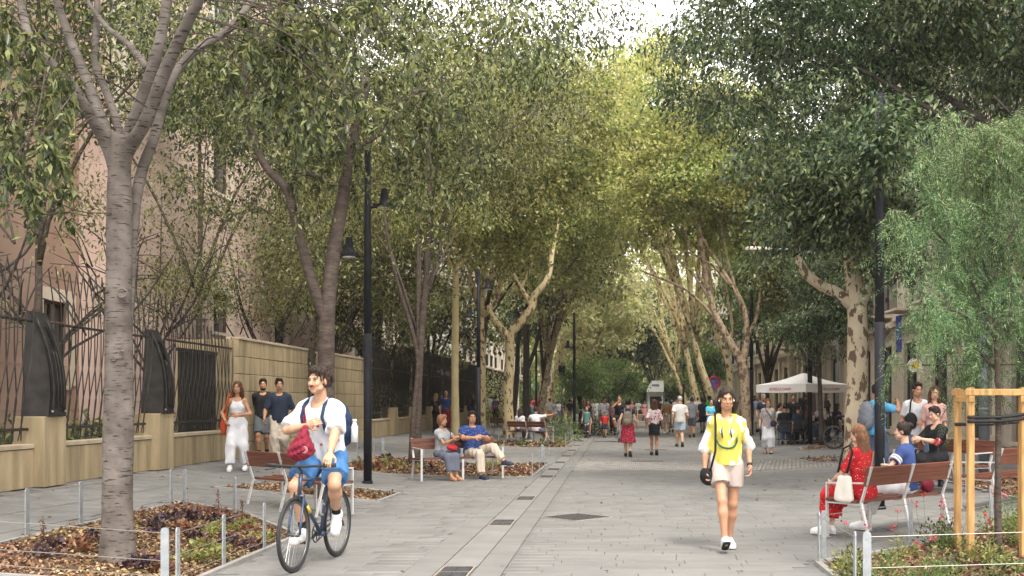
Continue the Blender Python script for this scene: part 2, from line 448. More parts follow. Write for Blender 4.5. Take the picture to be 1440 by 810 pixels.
# linear drain: slab pieces and dark grates (two per opening)
M_grate = mat('drain_iron', (.045, .043, .045), .55, metal=.3, col2=(.09, .087, .09), scale=30, bump=.5, bscale=120, bdist=.004)
M_frame = mat('drain_frame', (.3, .25, .2), .6, metal=.3, col2=(.4, .35, .3), scale=20)
M_slab = mat('drain_slab', (.155, .151, .142), .8, col2=(.19, .186, .175), scale=2.5, bump=.2, bscale=80, bdist=.003, rnd=.04)
gr_m = MB(); gr_m.box((0, 0, -.008), (.27, .30, .008))
for i in range(9):
    for j in range(2): gr_m.box((-.064 + j * .128, -.135 + i * .0338, .0005), (.118, .02, .009))
gr_me = gr_m.mesh('grate'); gr_me.materials.append(M_grate)
fr_m = MB()
for sx in (-1, 1): fr_m.box((sx * .146, 0, -.001), (.014, .66, .014))
for yy in (-.325, 0, .325): fr_m.box((0, yy, -.002), (.278, .012, .012))
fr_me = fr_m.mesh('grate_frame'); fr_me.materials.append(M_frame)
sl_me = MB().cbox((0, 0, -.004), (.326, 1.0, .012), .004).mesh('drain_slab'); sl_me.materials.append(M_slab)
DR = [9.75, 13.75, 17.2, 22.2, 24.6, 27.4, 30.6, 34.2, 38.0, 42.0]
for yd in DR:
    rt = empty('floor_drain', (-1.5, yd, .004), 0, {9.75: 'dark iron floor drain grate pair nearest the viewer', 13.75: 'dark iron floor drain grate pair beside the diamond cover', 17.2: 'dark iron floor drain grate pair in front of the seated couple', 22.2: 'dark iron floor drain grates at the corner of the middle bed'}.get(yd, 'dark iron floor drain grate in the line receding past the far bench'), 'drain', 'drain grates in a line along the promenade')
    for s_ in (-1, 1):
        o = link('grate', gr_me, None, rt); o.location = (0, s_ * .163, 0)
    link('grate_frame', fr_me, None, rt)
ends = [8.0] + DR + [46]
for a, b in zip(ends[:-1], ends[1:]):
    y0, y1 = a + .34, b - .34; n = max(1, round((y1 - y0) / 1.0)); l = (y1 - y0) / n
    for i in range(n):
        o = link('drain_slab', sl_me, None, pavement); o.location = (-1.5, y0 + (i + .5) * l, .002); o.scale = (1, l - .008, 1)
# diamond access cover
rt = empty('access_cover', (-.52, 14.2, .006), radians(46), 'dark diamond shaped access cover of rough grit set in the paving', 'access cover')
cp = gp(811, 728); rt.location = (cp.x, cp.y, .006)
MB().box((0, 0, 0), (.66, .66, .012)).build('cover', mat('cover_grit', (.012, .012, .013), .85, col2=(.075, .072, .07), scale=70, contrast=(.45, .6), bump=1, bscale=120, bdist=.008), rt)
mb = MB()
for s_ in (-1, 1): mb.box((s_ * .336, 0, 0), (.012, .684, .016)); mb.box((0, s_ * .336, 0), (.66, .012, .016))
mb.build('cover_frame', M_frame, rt)
for (px, py, w, lab) in ((955, 649, .85, 'long dark channel grate across the setts behind the diamond cover'), (848, 621.5, .7, 'distant dark channel grate near the red skirted woman'), (922, 633, .7, 'distant dark channel grate beneath the two walking women')):
    p = gp(px - (45 if py == 649 else 0), py); rt = empty('channel_grate', (p.x, p.y, .014), 0, lab, 'drain')
    mb = MB(); mb.box((0, 0, -.004), (w, .2, .006)); [mb.box((-w / 2 + (i + .5) * w / 24, 0, .001), (w / 38, .19, .008)) for i in range(24)]; mb.build('grate', M_grate, rt)

# ================================================================== beds: edging, mulch, chips
M_edge = mat('bed_edging', (.22, .21, .195), .8, col2=(.28, .27, .255), scale=6)
M_chip = leafmat('mulch_chip', (.04, .022, .014), (.2, .105, .055), (.42, .28, .17), transl=.03, rough=.85, spec=.2)
def bed(name, P, label, dens, chip=.045):
    area = abs(sum(P[j][0] * P[(j + 1) % len(P)][1] - P[(j + 1) % len(P)][0] * P[j][1] for j in range(len(P)))) / 2
    mb = MB(); n = len(P); N = 14; xs = [p[0] for p in P]; ys = [p[1] for p in P]
    for (c0, c1) in ((-99, -4), (-4, 3), (3, 99)):
        Q = list(P)
        for (c, s_) in ((c0, 1), (c1, -1)):
            R = []
            for i in range(len(Q)):
                a, b = Q[i], Q[(i + 1) % len(Q)]; ia, ib = (a[0] - c) * s_ >= 0, (b[0] - c) * s_ >= 0
                if ia: R.append(a)
                if ia != ib: t = (c - a[0]) / (b[0] - a[0]); R.append((c, a[1] + (b[1] - a[1]) * t))
            Q = R
            if len(Q) < 3: break
        if len(Q) >= 3: mb.poly([(p[0], p[1], g(p[0]) + .008) for p in Q], [tuple(range(len(Q)))])
    o = mb.build('planting_bed', M_soil); o['kind'] = 'structure'
    e = MB()
    for i in range(n):
        a, b = Vector((*P[i], 0)), Vector((*P[(i + 1) % n], 0)); d = b - a; k = max(1, int(d.length / 1.2))
        for q in range(k):
            p0, p1 = a + d * q / k, a + d * (q + 1) / k; p0.z, p1.z = g(p0.x), g(p1.x); m = (p0 + p1) / 2; dd = p1 - p0
            R = Matrix.Rotation(atan2(d.y, d.x), 3, 'Z') @ Matrix.Rotation(-math.asin(dd.z / dd.length), 3, 'Y')
            e.box(m + Vector((0, 0, .004)), (dd.length - .004, .06, .05), R=R)
    e.build('edging', M_edge, o)
    m = int(area * dens); r = np.random.default_rng(len(name)); pts = []
    while len(pts) < m:
        x, y = r.uniform(min(xs), max(xs)), r.uniform(min(ys), max(ys))
        if inpoly(x, y, P, .05): pts.append((x, y, g(x) + .012 + abs(r.normal()) * .018 + .012 * sin(x * 5) * sin(y * 4)))
    B = np.array(pts); N = len(B); t = r.normal(size=(N, 3)); t[:, 2] *= .35; t /= np.linalg.norm(t, axis=1)[:, None]
    V, Fc = leaves(B, t, r.uniform(.5, 1.5, N) * chip, r.uniform(.25, .8, N) * chip, r, up=True)
    c = link('mulch', npmesh('mulch', V, Fc), M_chip); c['kind'] = 'stuff'; c['label'] = label
def leaves(B, T, L, W, r, up=False, fold=.22, roll=.9):
    """rhombic folded leaves from base points B along unit directions T"""
    N = len(B); L = np.broadcast_to(L, N)[:, None]; W = np.broadcast_to(W, N)[:, None]
    z = np.tile([0., 0, 1.], (N, 1)) + r.normal(size=(N, 3)) * (roll * .5)
    s = np.cross(T, z); s /= np.linalg.norm(s, axis=1)[:, None] + 1e-9; n = np.cross(s, T)
    m = B + T * L * .42
    V = np.stack([B, m + s * W * .5 + n * W * fold, B + T * L - n * L * .08, m - s * W * .5 + n * W * fold], 1).reshape(-1, 3)
    i = np.arange(N)[:, None] * 4
    Fc = np.concatenate([i + [0, 1, 2], i + [0, 2, 3]], 1).reshape(-1, 3)
    return V, Fc
bed('front_left', BEDS['front_left'], 'brown leaf litter and bark chips in the front left bed', 900, .05)
bed('tree_pit', BEDS['tree_pit'], 'brown leaf litter in the flush tree pit behind the cyclist', 600, .055)
bed('mid_left', BEDS['mid_left'], 'brown leaf litter in the bed behind the seated couple', 330, .075)
bed('far_left', BEDS['far_left'], 'brown leaf litter in the bed by the far bench', 130, .1)
bed('front_right', BEDS['front_right'], 'pale bark chips in the front right bed', 650, .05)
bed('tree_pit_right', BEDS['tree_pit_right'], 'leaf litter round the young tree by the cafe', 120, .09)
bed('tree_pit_plane', BEDS['tree_pit_plane'], 'leaf litter round the pale plane tree', 120, .08)
bed('side_right', BEDS['side_right'], 'leaf litter in the bed at the right edge', 200, .07)
# scattered fallen leaves on the paving
r = np.random.default_rng(5); pp = []
while len(pp) < 260:
    x, y = r.uniform(-8.2, 6), r.uniform(9, 40)
    if any(inpoly(x, y, P, 0) for P in BEDS.values()): continue
    near = min(abs(y - 19), abs(y - 28), abs(x + 8)) < 2 or r.random() < .25
    if near: pp.append((x, y, g(x) + .01))
B = np.array(pp); t = r.normal(size=B.shape); t[:, 2] *= .1; t /= np.linalg.norm(t, axis=1)[:, None]
V, Fc = leaves(B, t, r.uniform(.03, .09, len(B)), .035, r)
o = link('fallen_leaves', npmesh('fallen_leaves', V, Fc), M_chip); o['kind'] = 'stuff'; o['label'] = 'dry fallen leaves scattered over the paving'

r = np.random.default_rng(15); mb = MB()
for i in range(230):
    x, y = r.uniform(-8, 7), 8.6 + 22 * r.random() ** 1.6
    if any(inpoly(x, y, P, -.1) for P in BEDS.values()) or abs(x + 1.5) < .25: continue
    q = r.uniform(.008, .02); mb.poly([(x + cos(a) * q * r.uniform(.7, 1.2), y + sin(a) * q * r.uniform(.7, 1.2), g(x) + .0062) for a in [k * 1.047 for k in range(6)]], [tuple(range(6))])
o = mb.build('gum_spots', mat('gum_grey', (.055, .053, .05), .8, col2=(.1, .095, .09), scale=40)); o['kind'] = 'stuff'; o['label'] = 'dark trodden gum spots on the paving'
# low wire fences round the beds
M_galv = mat('galvanised_steel', (.27, .295, .305), .5, metal=.4, col2=(.37, .39, .40), scale=9, bump=.05, bscale=60)
M_wire = mat('wire_cable', (.3, .28, .25), .45, metal=.6)
post_m = MB()
prof = [(-.034, 0), (.034, 0), (.034, .47), (.028, .492), (.014, .5), (-.014, .5), (-.028, .492), (-.034, .47)]
post_m.prism([(u, w) for u, w in prof], -.006, .006, 'Y')
for zz in (.09, .27, .44): post_m.disc((0, -.008, zz), .007, .008, 'Y', 6)
post_me = post_m.mesh('post'); post_me.materials.append(M_galv)
def wire_fence(label, pts, gaps=(), levels=(.09, .27, .455)):
    P = [Vector((x, y, g(x))) for x, y in pts]; rt = empty('wire_fence', P[0], 0, label, 'fence', 'low wire fences round the beds')
    for i, p in enumerate(P):
        o = link('post', post_me, None, rt); o.location = p - P[0]; q = P[min(i + 1, len(P) - 1)] - P[max(i - 1, 0)]
        o.rotation_euler = (0, 0, atan2(q.y, q.x))
    for z in levels:
        mb = MB(); mb.tube([p - P[0] + Vector((0, 0, z)) for p in P], .0035, 5); mb.build('cable', M_wire, rt)
    return rt
wire_fence('galvanised posts and cables along the wall side of the front left bed', [(-6.1, 9.0), (-6.12, 10.05), (-6.1, 11.0), (-6.05, 12.0), (-6.02, 13.1), (-6.02, 14.35)])
wire_fence('galvanised posts and cables across the angled far end of the front left bed', [(-5.88, 14.45), (-5.02, 13.95), (-3.78, 12.35)])
wire_fence('galvanised posts and cables on the promenade side of the front left bed', [(-3.72, 9.0), (-3.72, 10.05), (-3.72, 11.2), (-3.74, 12.2)])
wire_fence('wires and thin post across the near end of the front left bed', [(-3.82, 8.98), (-6.05, 8.92)], levels=(.09, .22, .455))
wire_fence('grey posts and cables at the promenade end of the middle bed', [(-1.78, 22.0), (-1.74, 23.4), (-1.72, 24.8), (-1.72, 26.4)])
wire_fence('grey posts and cables along the back of the middle bed', [(-1.9, 26.6), (-2.9, 26.7), (-3.9, 26.7), (-4.9, 26.7), (-5.9, 26.7)])
wire_fence('grey posts and cables at the wall end of the middle bed', [(-6.1, 22.1), (-6.15, 23.6), (-6.15, 25.1), (-6.1, 26.6)])
wire_fence('distant grey posts in front of the far bench', [(-1.8, 36.1), (-1.78, 37.6), (-1.76, 39.2), (-1.75, 40.8)])
wire_fence('distant grey posts along the wall side of the far bed', [(-5.8, 36.1), (-4.6, 40.9), (-3.4, 40.9)])
wire_fence('galvanised posts and cables at the left side of the front right bed', [(1.93, 8.72), (1.93, 10.28)])
wire_fence('galvanised posts and cables behind the right bench along the bed', [(2.0, 10.4), (3.15, 11.5), (4.4, 12.6), (5.3, 13.3)])
wire_fence('thin post and wires across the near end of the front right bed', [(2.03, 8.72), (4.5, 8.72), (6.9, 8.72)], levels=(.2, .455))

# ================================================================== left wall, piers, fences
X0 = -8.4
M_lime = mat('limestone_wall', (.22, .165, .09), .85, col2=(.40, .32, .195), scale=1.8, detail=8, stretch=(1, 3, .35), bump=.3, bscale=25, bdist=.01, rnd=.07, contrast=(.25, .75), stain=.28, sstretch=(2.2, 2.2, .35))
M_cope = mat('limestone_coping', (.33, .27, .185), .85, col2=(.42, .35, .25), scale=3, rnd=.05, bump=.2, bscale=30)
M_steel = mat('dark_steel', (.022, .02, .019), .5, metal=.4, col2=(.045, .04, .036), scale=5, bump=.1, bscale=60)
def lowwall(y0, y1, rt, h=.6):
    n = max(1, round((y1 - y0) / 1.3)); l = (y1 - y0) / n
    for i in range(n):
        MB().cbox((0, (i + .5) * l, h / 2 - .03), (.24, l - .012, h - .06), .006).build('stone_panel', M_lime, rt, loc=(0, y0 - rt.location.y, 0))
    n = max(1, round((y1 - y0) / 1.9)); l = (y1 - y0) / n
    for i in range(n):
        MB().cbox((0, (i + .5) * l, h - .018), (.27, l - .008, .06), .008).build('coping_stone', M_cope, rt, loc=(0, y0 - rt.location.y, 0))
    MB().box((-.03, (y1 - y0) / 2, (h - .08) / 2), (.15, y1 - y0 - .02, h - .1)).build('wall_core', M_conc, rt, loc=(0, y0 - rt.location.y, 0))
def pier(y, lab):
    rt = empty('stone_pier', (X0 + .04, y, g(X0)), 0, lab, 'pier', 'stone piers carrying the fence')
    MB().cbox((0, 0, .5), (.46, .6, 1.0), .012).build('pier_shaft', M_lime, rt)
def steelshield(y, lab):
    """tall curved steel cover standing on a pier: two cheeks, a bowed front with ribs and an opening"""
    rt = empty('fence_post_cover', (X0 + .04, y, g(X0) + 1.0), 0, lab, 'fence post')
    H = 1.5; N = 14
    def xf(t): return .26 - .26 * t ** 2.2 + .05 * sin(pi * t)
    fr = MB()
    # bowed front plate with a hole: built as strips left and right of the opening
    ys = [-.22, -.15, -.06, .06, .15, .22]
    pts = []
    for i in range(N + 1):
        t = i / N
        sh = -.0 - .05 * t
        for yy in ys: pts.append((xf(t), yy * (1 - .12 * t) + sh, t * H))
    f = []
    for i in range(N):
        for j in range(5):
            if j == 2 and i in (9, 10, 11): continue
            a = i * 6 + j; f.append((a, a + 1, a + 7, a + 6))
    back = [(p[0] - .025, p[1], p[2]) for p in pts]; m = len(pts)
    f2 = [tuple(m + q for q in reversed(z)) for z in f]
    fr.poly(pts + back, f + f2)
    fr.build('front_plate', M_steel, rt)
    for s_, yy in ((-1, -.22), (1, .22)):
        c = MB(); prof = [(-.14, 0)] + [(xf(i / N) - .01, i / N * H) for i in range(N + 1)] + [(-.06, H)]
        c.prism(prof, yy - .012 - (.03 if s_ > 0 else 0), yy + .012 - (.03 if s_ > 0 else 0), 'Y'); c.build('side_plate', M_steel, rt)
    for yy in (-.16, .14, -.03, .05):
        c = MB(); t0, t1 = (.05, .93) if abs(yy) > .1 else (.08, .62); k = 12
        c.tube([(xf(t0 + (t1 - t0) * i / k) + .008, yy * (1 - .12 * (t0 + (t1 - t0) * i / k)) - .05 * (t0 + (t1 - t0) * i / k), (t0 + (t1 - t0) * i / k) * H) for i in range(k + 1)], .017 if abs(yy) > .1 else .012, 6)
        c.build('rib', M_steel, rt, True)
    c = MB(); [c.disc((.285, yy, .07), .016, .02, 'X', 8) for yy in (-.18, .18)]; c.build('bolt', M_galv, rt)
    return rt
# bar shapes: woven lattice of leaning bars
def barmesh(s, top, amp=.30):
    mb = MB(); N = 9; pts = []
    for i in range(N + 1):
        t = i / N; z = .66 + t * (top - .66); u = max(0, (z - 1.2) / 2.2)
        pts.append((.10 * sin(t * pi) + .14 * u * u, s * (amp * u ** 1.25 + .045 * sin(z * 4.2) * (1 - .5 * t)), z))
    return mb.tube(pts, .0095, 5).mesh('bar')
BM = {}
def barfence(y0, y1, top0, top1, lab, step=.2, parts=True):
    rt = empty('steel_fence', (X0, y0, g(X0)), 0, lab, 'fence', 'woven steel bar fences on the wall')
    n = int((y1 - y0) / step); M = MB()
    for i in range(n + 1):
        for s_ in (-1, 1):
            if parts and (i + (s_ > 0)) % 2 and False: continue
            t = i / n; top = round((top0 + (top1 - top0) * t) / .15) * .15 + (.05 if i % 3 else 0)
            if parts:
                key = (s_, round(top, 2))
                if key not in BM: BM[key] = barmesh(s_, top); BM[key].materials.append(M_steel)
                o = link('bar', BM[key], None, rt); o.location = (.012 * s_, i * step, 0)
            else:
                pts = [(.1 * sin((z - .7) / 2 * 1.5) + .02 * s_, i * step + s_ * .12 * max(0, (z - 1.2) / 2.2), z) for z in (.66, 1.3, 2.0, 2.7, top)]; M.tube(pts, .016, 3)
    if not parts:
        o = M.build('bars', M_steel, rt); o['kind'] = 'stuff'
    for z in (.82, 2.35):
        MB().tube([(.03 + (.07 if z > 2 else 0), 0, z), (.03 + (.07 if z > 2 else 0), (y1 - y0), z)], .022, 6).build('rail', M_steel, rt)
    return rt
wl = empty('low_stone_wall', (X0, 7, g(X0)), 0, 'low beige stone wall panels at the left edge, in front of the steel fence', 'wall')
lowwall(7.6, 11.3, wl); lowwall(11.9, 15.1, wl); lowwall(15.7, 18.9, wl); lowwall(19.5, 22.95, wl)
pier(15.4, 'stone pier left of the big foreground trunk, carrying the dark curved steel cover'); pier(19.2, 'stone pier right of the big foreground trunk')
pier(11.6, 'stone pier just outside the left edge')
steelshield(15.4, 'dark curved steel fence cover on the pier left of the big trunk'); steelshield(19.2, 'dark curved steel fence cover on the pier right of the big trunk')
barfence(11.95, 15.1, 3.15, 3.1, 'woven dark steel fence at the left edge of the photo'); barfence(15.8, 18.85, 3.1, 3.1, 'woven dark steel fence behind the big foreground trunk'); barfence(19.6, 22.9, 3.1, 2.5, 'woven dark steel fence next to the tall stone wall')
# solid dark gate leaf behind last panel
mb = MB(); [mb.box((0, i * .11, 1.4), (.03, .035, 1.7)) for i in range(18)]; mb.bbox(-.03, .03, -.05, 1.95, 2.2, 2.27); mb.bbox(-.03, .03, -.05, 1.95, .56, .62)
rt = empty('steel_gate', (X0 - .22, 20.9, g(X0)), 0, 'dark close barred steel panel beside the tall stone wall', 'gate'); o = mb.build('bars', M_steel, rt); o['kind'] = 'stuff'
# tall block walls
def blockwall(y0, y1, lab, rows=7, bh=.375, bl=.66, X=X0 + .06):
    rt = empty('stone_wall', (X, y0, g(X0)), 0, lab, 'wall'); n = round((y1 - y0) / bl); l = (y1 - y0) / n
    me = MB().cbox((0, 0, 0), (.3, l - .014, bh - .016), .008).mesh('stone_block'); me.materials.append(M_lime)
    rr = random.Random(int(y0))
    for r_ in range(rows):
        for i in range(n):
            o = link('stone_block', me, None, rt); o.location = (rr.uniform(-.005, .005), (i + .5) * l, (r_ + .5) * bh - .06)
    MB().box((-.02, (y1 - y0) / 2, (rows * bh - .1) / 2), (.24, y1 - y0 - .02, rows * bh - .1)).build('wall_core', M_conc, rt)
    n = round((y1 - y0) / 1.6); l = (y1 - y0) / n
    for i in range(n): MB().cbox((0, (i + .5) * l, rows * bh - .04), (.34, l - .006, .05), .008).build('coping_stone', M_cope, rt)
    return rt
blockwall(23.0, 28.1, 'tall beige limestone block wall left of the gate'); blockwall(29.9, 35.4, 'tall beige limestone block wall between the gate and the first lamp post')
MB().cbox((0, 0, 1.27), (1.2, .3, 2.54), .01).build('wall_end', M_lime, tag(empty('wall_return', (X0 - .5, 23.0, g(X0)), 0), 'shaded end face of the tall stone wall beside the steel fence', 'wall'))
rt = empty('barred_gate', (X0 - .1, 28.15, g(X0)), 0, 'thin barred steel gate between the two tall stone walls', 'gate')
for i in range(14): MB().tube([(0, .06 + i * .125, .05), (0, .06 + i * .125, 2.7)], .009, 5).build('bar', M_steel, rt)
for z in (.15, 2.2): MB().tube([(0, 0, z), (0, 1.75, z)], .016, 5).build('rail', M_steel, rt)
MB().cbox((0, .95, 1.2), (.08, .16, 2.4), .01).build('gate_post', M_steel, rt)
# receding fence further on
wl2 = empty('low_stone_wall', (X0, 35.4, g(X0)), 0, 'low beige stone wall receding beyond the first lamp post', 'wall')
yy = 35.5; k = 0
names = ['first', 'second', 'third', 'fourth', 'fifth', 'sixth', 'seventh', 'eighth', 'ninth', 'tenth', 'eleventh', 'twelfth']
while yy < 78:
    lowwall(yy, yy + 3.2, wl2); barfence(yy, yy + 3.2, 3.3, 3.3, 'dark steel fence panel on the receding wall, %s beyond the tall stone wall' % names[k], .2, parts=False)
    pier(yy + 3.5, 'small stone pier, %s beyond the tall stone wall' % names[k]); yy += 3.8; k += 1

# ================================================================== buildings
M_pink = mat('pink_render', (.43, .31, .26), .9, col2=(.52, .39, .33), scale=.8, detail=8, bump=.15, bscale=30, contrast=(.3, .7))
M_pink_shade = mat('salmon_render_shaded', (.29, .185, .135), .9, col2=(.37, .25, .19), scale=.7, detail=8, bump=.15, bscale=30)  # the salmon wall in shade, its shade put into a browner, darker colour
M_stone = mat('pale_stone', (.5, .42, .33), .85, col2=(.6, .52, .42), scale=1.2, detail=7, bump=.2, bscale=25, rnd=.04)
M_stoned = mat('weathered_stone', (.35, .3, .24), .85, col2=(.5, .44, .36), scale=1.5, detail=8, bump=.3, bscale=20, rnd=.04)
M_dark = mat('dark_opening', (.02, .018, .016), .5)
M_glass = mat('window_glass', (.025, .03, .033), .08, spec=.8)
M_iron = mat('balcony_iron', (.02, .02, .022), .5, metal=.5)
M_och = mat('ochre_render', (.42, .34, .22), .9, col2=(.5, .41, .28), scale=1)
M_cream = mat('cream_render', (.62, .54, .43), .9, col2=(.7, .62, .52), scale=1, bump=.1)
M_greyw = mat('grey_render', (.36, .34, .32), .9, col2=(.45, .43, .4), scale=1)
def facade(rt, side, y0, y1, z1, wallm, openings, depth=.3, z0=0, x=0):
    """wall plane facing the street (side=+1 faces +x) as slabs round real openings (ya,yb,za,zb)"""
    ys = sorted(set([y0, y1] + [v for o in openings for v in o[:2]])); zs = sorted(set([z0, z1] + [v for o in openings for v in o[2:4]]))
    mb = MB()
    for i in range(len(ys) - 1):
        run = None
        for j in range(len(zs) - 1):
            cy, cz = (ys[i] + ys[i + 1]) / 2, (zs[j] + zs[j + 1]) / 2
            if any(o[0] < cy < o[1] and o[2] < cz < o[3] for o in openings):
                if run: mb.bbox(x - side * depth, x, ys[i], ys[i + 1], *run); run = None
            else: run = (run[0] if run else zs[j], zs[j + 1])
        if run: mb.bbox(x - side * depth, x, ys[i], ys[i + 1], *run)
    mb.build('wall', wallm, rt)
def window(rt, side, ya, yb, za, zb, fm, x=0, balcony=False, surround=None, bars=True):
    d = -side
    fr = MB(); t = .06; xx = x + d * .16
    fr.bbox(xx - .03, xx + .03, ya, ya + t, za, zb); fr.bbox(xx - .03, xx + .03, yb - t, yb, za, zb); fr.bbox(xx - .03, xx + .03, ya + t, yb - t, zb - t, zb); fr.bbox(xx - .03, xx + .03, ya + t, yb - t, za, za + t)
    fr.bbox(xx - .025, xx + .025, (ya + yb) / 2 - .03, (ya + yb) / 2 + .03, za + t, zb - t)
    w = fr.build('window', fm, rt)
    MB().bbox(xx + d * .01, xx + d * .02, ya + t, yb - t, za + t, zb - t).build('pane', M_glass, w)
    MB().bbox(x - side * .1, x + side * .05, ya - .05, yb + .05, za - .1, za - .002).build('sill', surround or M_stone, w)
    if surround:
        s_ = MB(); q = x + side * .03
        s_.bbox(x - side * .16, q, ya - .28, ya - .001, za - .002, zb + .3); s_.bbox(x - side * .16, q, yb + .001, yb + .28, za - .002, zb + .3); s_.bbox(x - side * .16, q, ya, yb, zb + .001, zb + .3)
        s_.build('surround', surround, w)
    if balcony:
        b = MB(); X1 = x + side * .75; b.bbox(x, X1, ya - .3, yb + .3, za - .18, za - .1); bl = b.build('balcony', M_stone, rt)
        b = MB(); n = int((yb - ya + .5) / .14)
        for i in range(n + 1): b.box((X1 - side * .05, ya - .25 + i * (yb - ya + .5) / n, za + .4), (.018, .018, 1.0))
        b.bbox(X1 - side * .08, X1 - side * .02, ya - .27, yb + .27, za + .88, za + .92); b.build('railing', M_iron, bl)
# pink building behind the left fence
XB = -12.6
M_wood = mat('dark_window_wood', (.05, .035, .025), .6)
pk = empty('pink_building', (XB, 26.5, g(X0)), 0, 'large salmon pink building behind the left wall with small stone framed windows', 'building')
ops = []
for r_ in range(3):
    for k in range(4):
        yy = 6.6 + k * 5.9; ops.append((yy, yy + 1.5, 3.6 + r_ * 4.2 - (.2 if not r_ else 0), 4.6 + r_ * 4.2 + (1.2 if r_ else 0)))
ops2 = ops + [(6.5 + k * 5.9, 8.1 + k * 5.9, .6, 1.9) for k in range(3)]
facade(pk, 1, 0, 25, 16, M_pink, ops)
for o_ in ops: window(pk, 1, *o_, M_wood, surround=M_stone)
mb = MB()
for z in [1.2 + .62 * i for i in range(14)]: mb.bbox(.001, .007, 0, 25, z, z + .012)
mb.build('joint_line', mat('render_joint', (.3, .18, .13), .9), pk); MB().bbox(-8, -.31, 0, .3, 0, 16).build('end_wall', M_pink, pk)
MB().bbox(-8, -.31, 24.7, 25, 0, 16).build('end_wall', M_pink, pk); MB().bbox(-8, .3, 0, 25, 16.01, 16.4).build('cornice', M_stone, pk)
MB().bbox(-.05, .09, .0, .6, .01, 15.9).build('quoin', M_stone, pk)
tb = empty('shaded_salmon_building', (XB - .8, 21.6, g(X0)), 0, 'salmon wall section coloured darker for shade, between the beige portal and the pink building', 'building')
facade(tb, 1, 0, 4.88, 15, M_pink_shade, [(3.2, 4.4, 1.6, 3.6)]); window(tb, 1, 3.2, 4.4, 1.6, 3.6, M_wood, surround=M_stone)
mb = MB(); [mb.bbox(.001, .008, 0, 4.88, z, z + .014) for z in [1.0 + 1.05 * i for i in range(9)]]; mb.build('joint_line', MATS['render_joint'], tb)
bb = empty('beige_building', (XB - .1, 9, g(X0)), 0, 'beige stone building at the left edge behind the fence, with a deep dark window', 'building')
o5 = [(2.0, 3.4, 3.0, 5.2), (8.9, 10.6, 1.2, 4.7)]
facade(bb, 1, 0, 12.5, 14, M_stone, o5); [window(bb, 1, *q, M_wood, surround=M_stoned) for q in o5]
# pale buildings further along the left side, glimpsed between the trunks
def townhouse(name, lab, side, x, y0, L, H, wallm, fl=3.6, step=3.4, gf=4.2, trim=M_stone, ww=1.2, cat='building', shop=False):
    rt = empty(name, (x, y0, g(x)), 0, lab, cat); ops = []; n = max(1, int(L / step)); st = L / n
    for k in range(n):
        c = (k + .5) * st; ops.append((c - ww * .7, c + ww * .7, .15, gf - .9))
        z = gf + .35
        while z + 2.6 < H - .6: ops.append((c - ww / 2, c + ww / 2, z, z + 2.3)); z += fl
    facade(rt, side, 0, L, H, wallm, ops)
    for o_ in ops:
        up = o_[2] > 1; window(rt, side, *o_, M_wood if not up else trim, balcony=up and H > 6, surround=trim if up else None)
    for k in range(n + 1):
        y = min(max(k * st, .2), L - .2); MB().bbox(side * .002, side * .16, y - .17, y + .17, .3, gf - .5).build('pilaster', trim, rt); MB().bbox(side * .002, side * .22, y - .22, y + .22, 0, .3).build('pilaster_base', trim, rt)
        MB().bbox(side * .002, side * .22, y - .22, y + .22, gf - .5, gf - .3).build('pilaster_cap', trim, rt)
    MB().bbox(side * .002, side * .35, .05, L - .05, gf - .298, gf - .08).build('cornice', trim, rt); MB().bbox(-side * .31, side * .45, 0, L, H + .002, H + .4).build('roof_cornice', trim, rt)
    MB().bbox(-side * 7, -side * .31, 0, .3, 0, H).build('side_wall', wallm, rt); MB().bbox(-side * 7, -side * .31, L - .3, L, 0, H).build('side_wall', wallm, rt)
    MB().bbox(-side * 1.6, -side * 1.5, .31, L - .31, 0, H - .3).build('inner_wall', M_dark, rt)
    return rt
townhouse('town_building', 'pale stone building beyond the steel fence on the left, seen between trunks', 1, -13.5, 54, 22, 15, M_stone)
townhouse('town_building', 'grey building far along the left side of the promenade', 1, -12.5, 80, 24, 17, M_greyw)
townhouse('town_building', 'cream building farthest along the left side of the promenade', 1, -12.5, 106, 30, 18, M_cream)
townhouse('town_building', 'weathered stone building at the right edge behind the red seated woman, with shop openings', -1, 10.3, 14, 15, 15, M_stoned, trim=M_stone)
townhouse('town_building', 'pale stone building with pilasters behind the cafe umbrella', -1, 10.3, 29.2, 17, 16, M_stone, trim=M_stone, step=3.0)
townhouse('town_building', 'cream building along the right side beyond the cafe', -1, 10.6, 46.5, 16, 15, M_cream)
townhouse('town_building', 'ochre building on the right side beyond the cream one', -1, 10.2, 63, 16, 17, M_och)
townhouse('town_building', 'grey building far along the right side', -1, 10.6, 79.3, 26, 17, M_greyw)
townhouse('town_building', 'cream building farthest along the right side', -1, 10.6, 106, 30, 18, M_cream)
eb = empty('town_building', (-30, 215, g(0)), 0, 'broad pale building closing the far end behind the trees', 'building')
MB().bbox(0, 60, 0, 8, 0, 20).build('wall', M_greyw, eb)
for i in range(12):
    for j in range(5): w = MB().bbox(2 + i * 4.8, 3.6 + i * 4.8, -.06, .02, 2 + j * 3.6, 4.2 + j * 3.6).build('window', M_dark, eb)
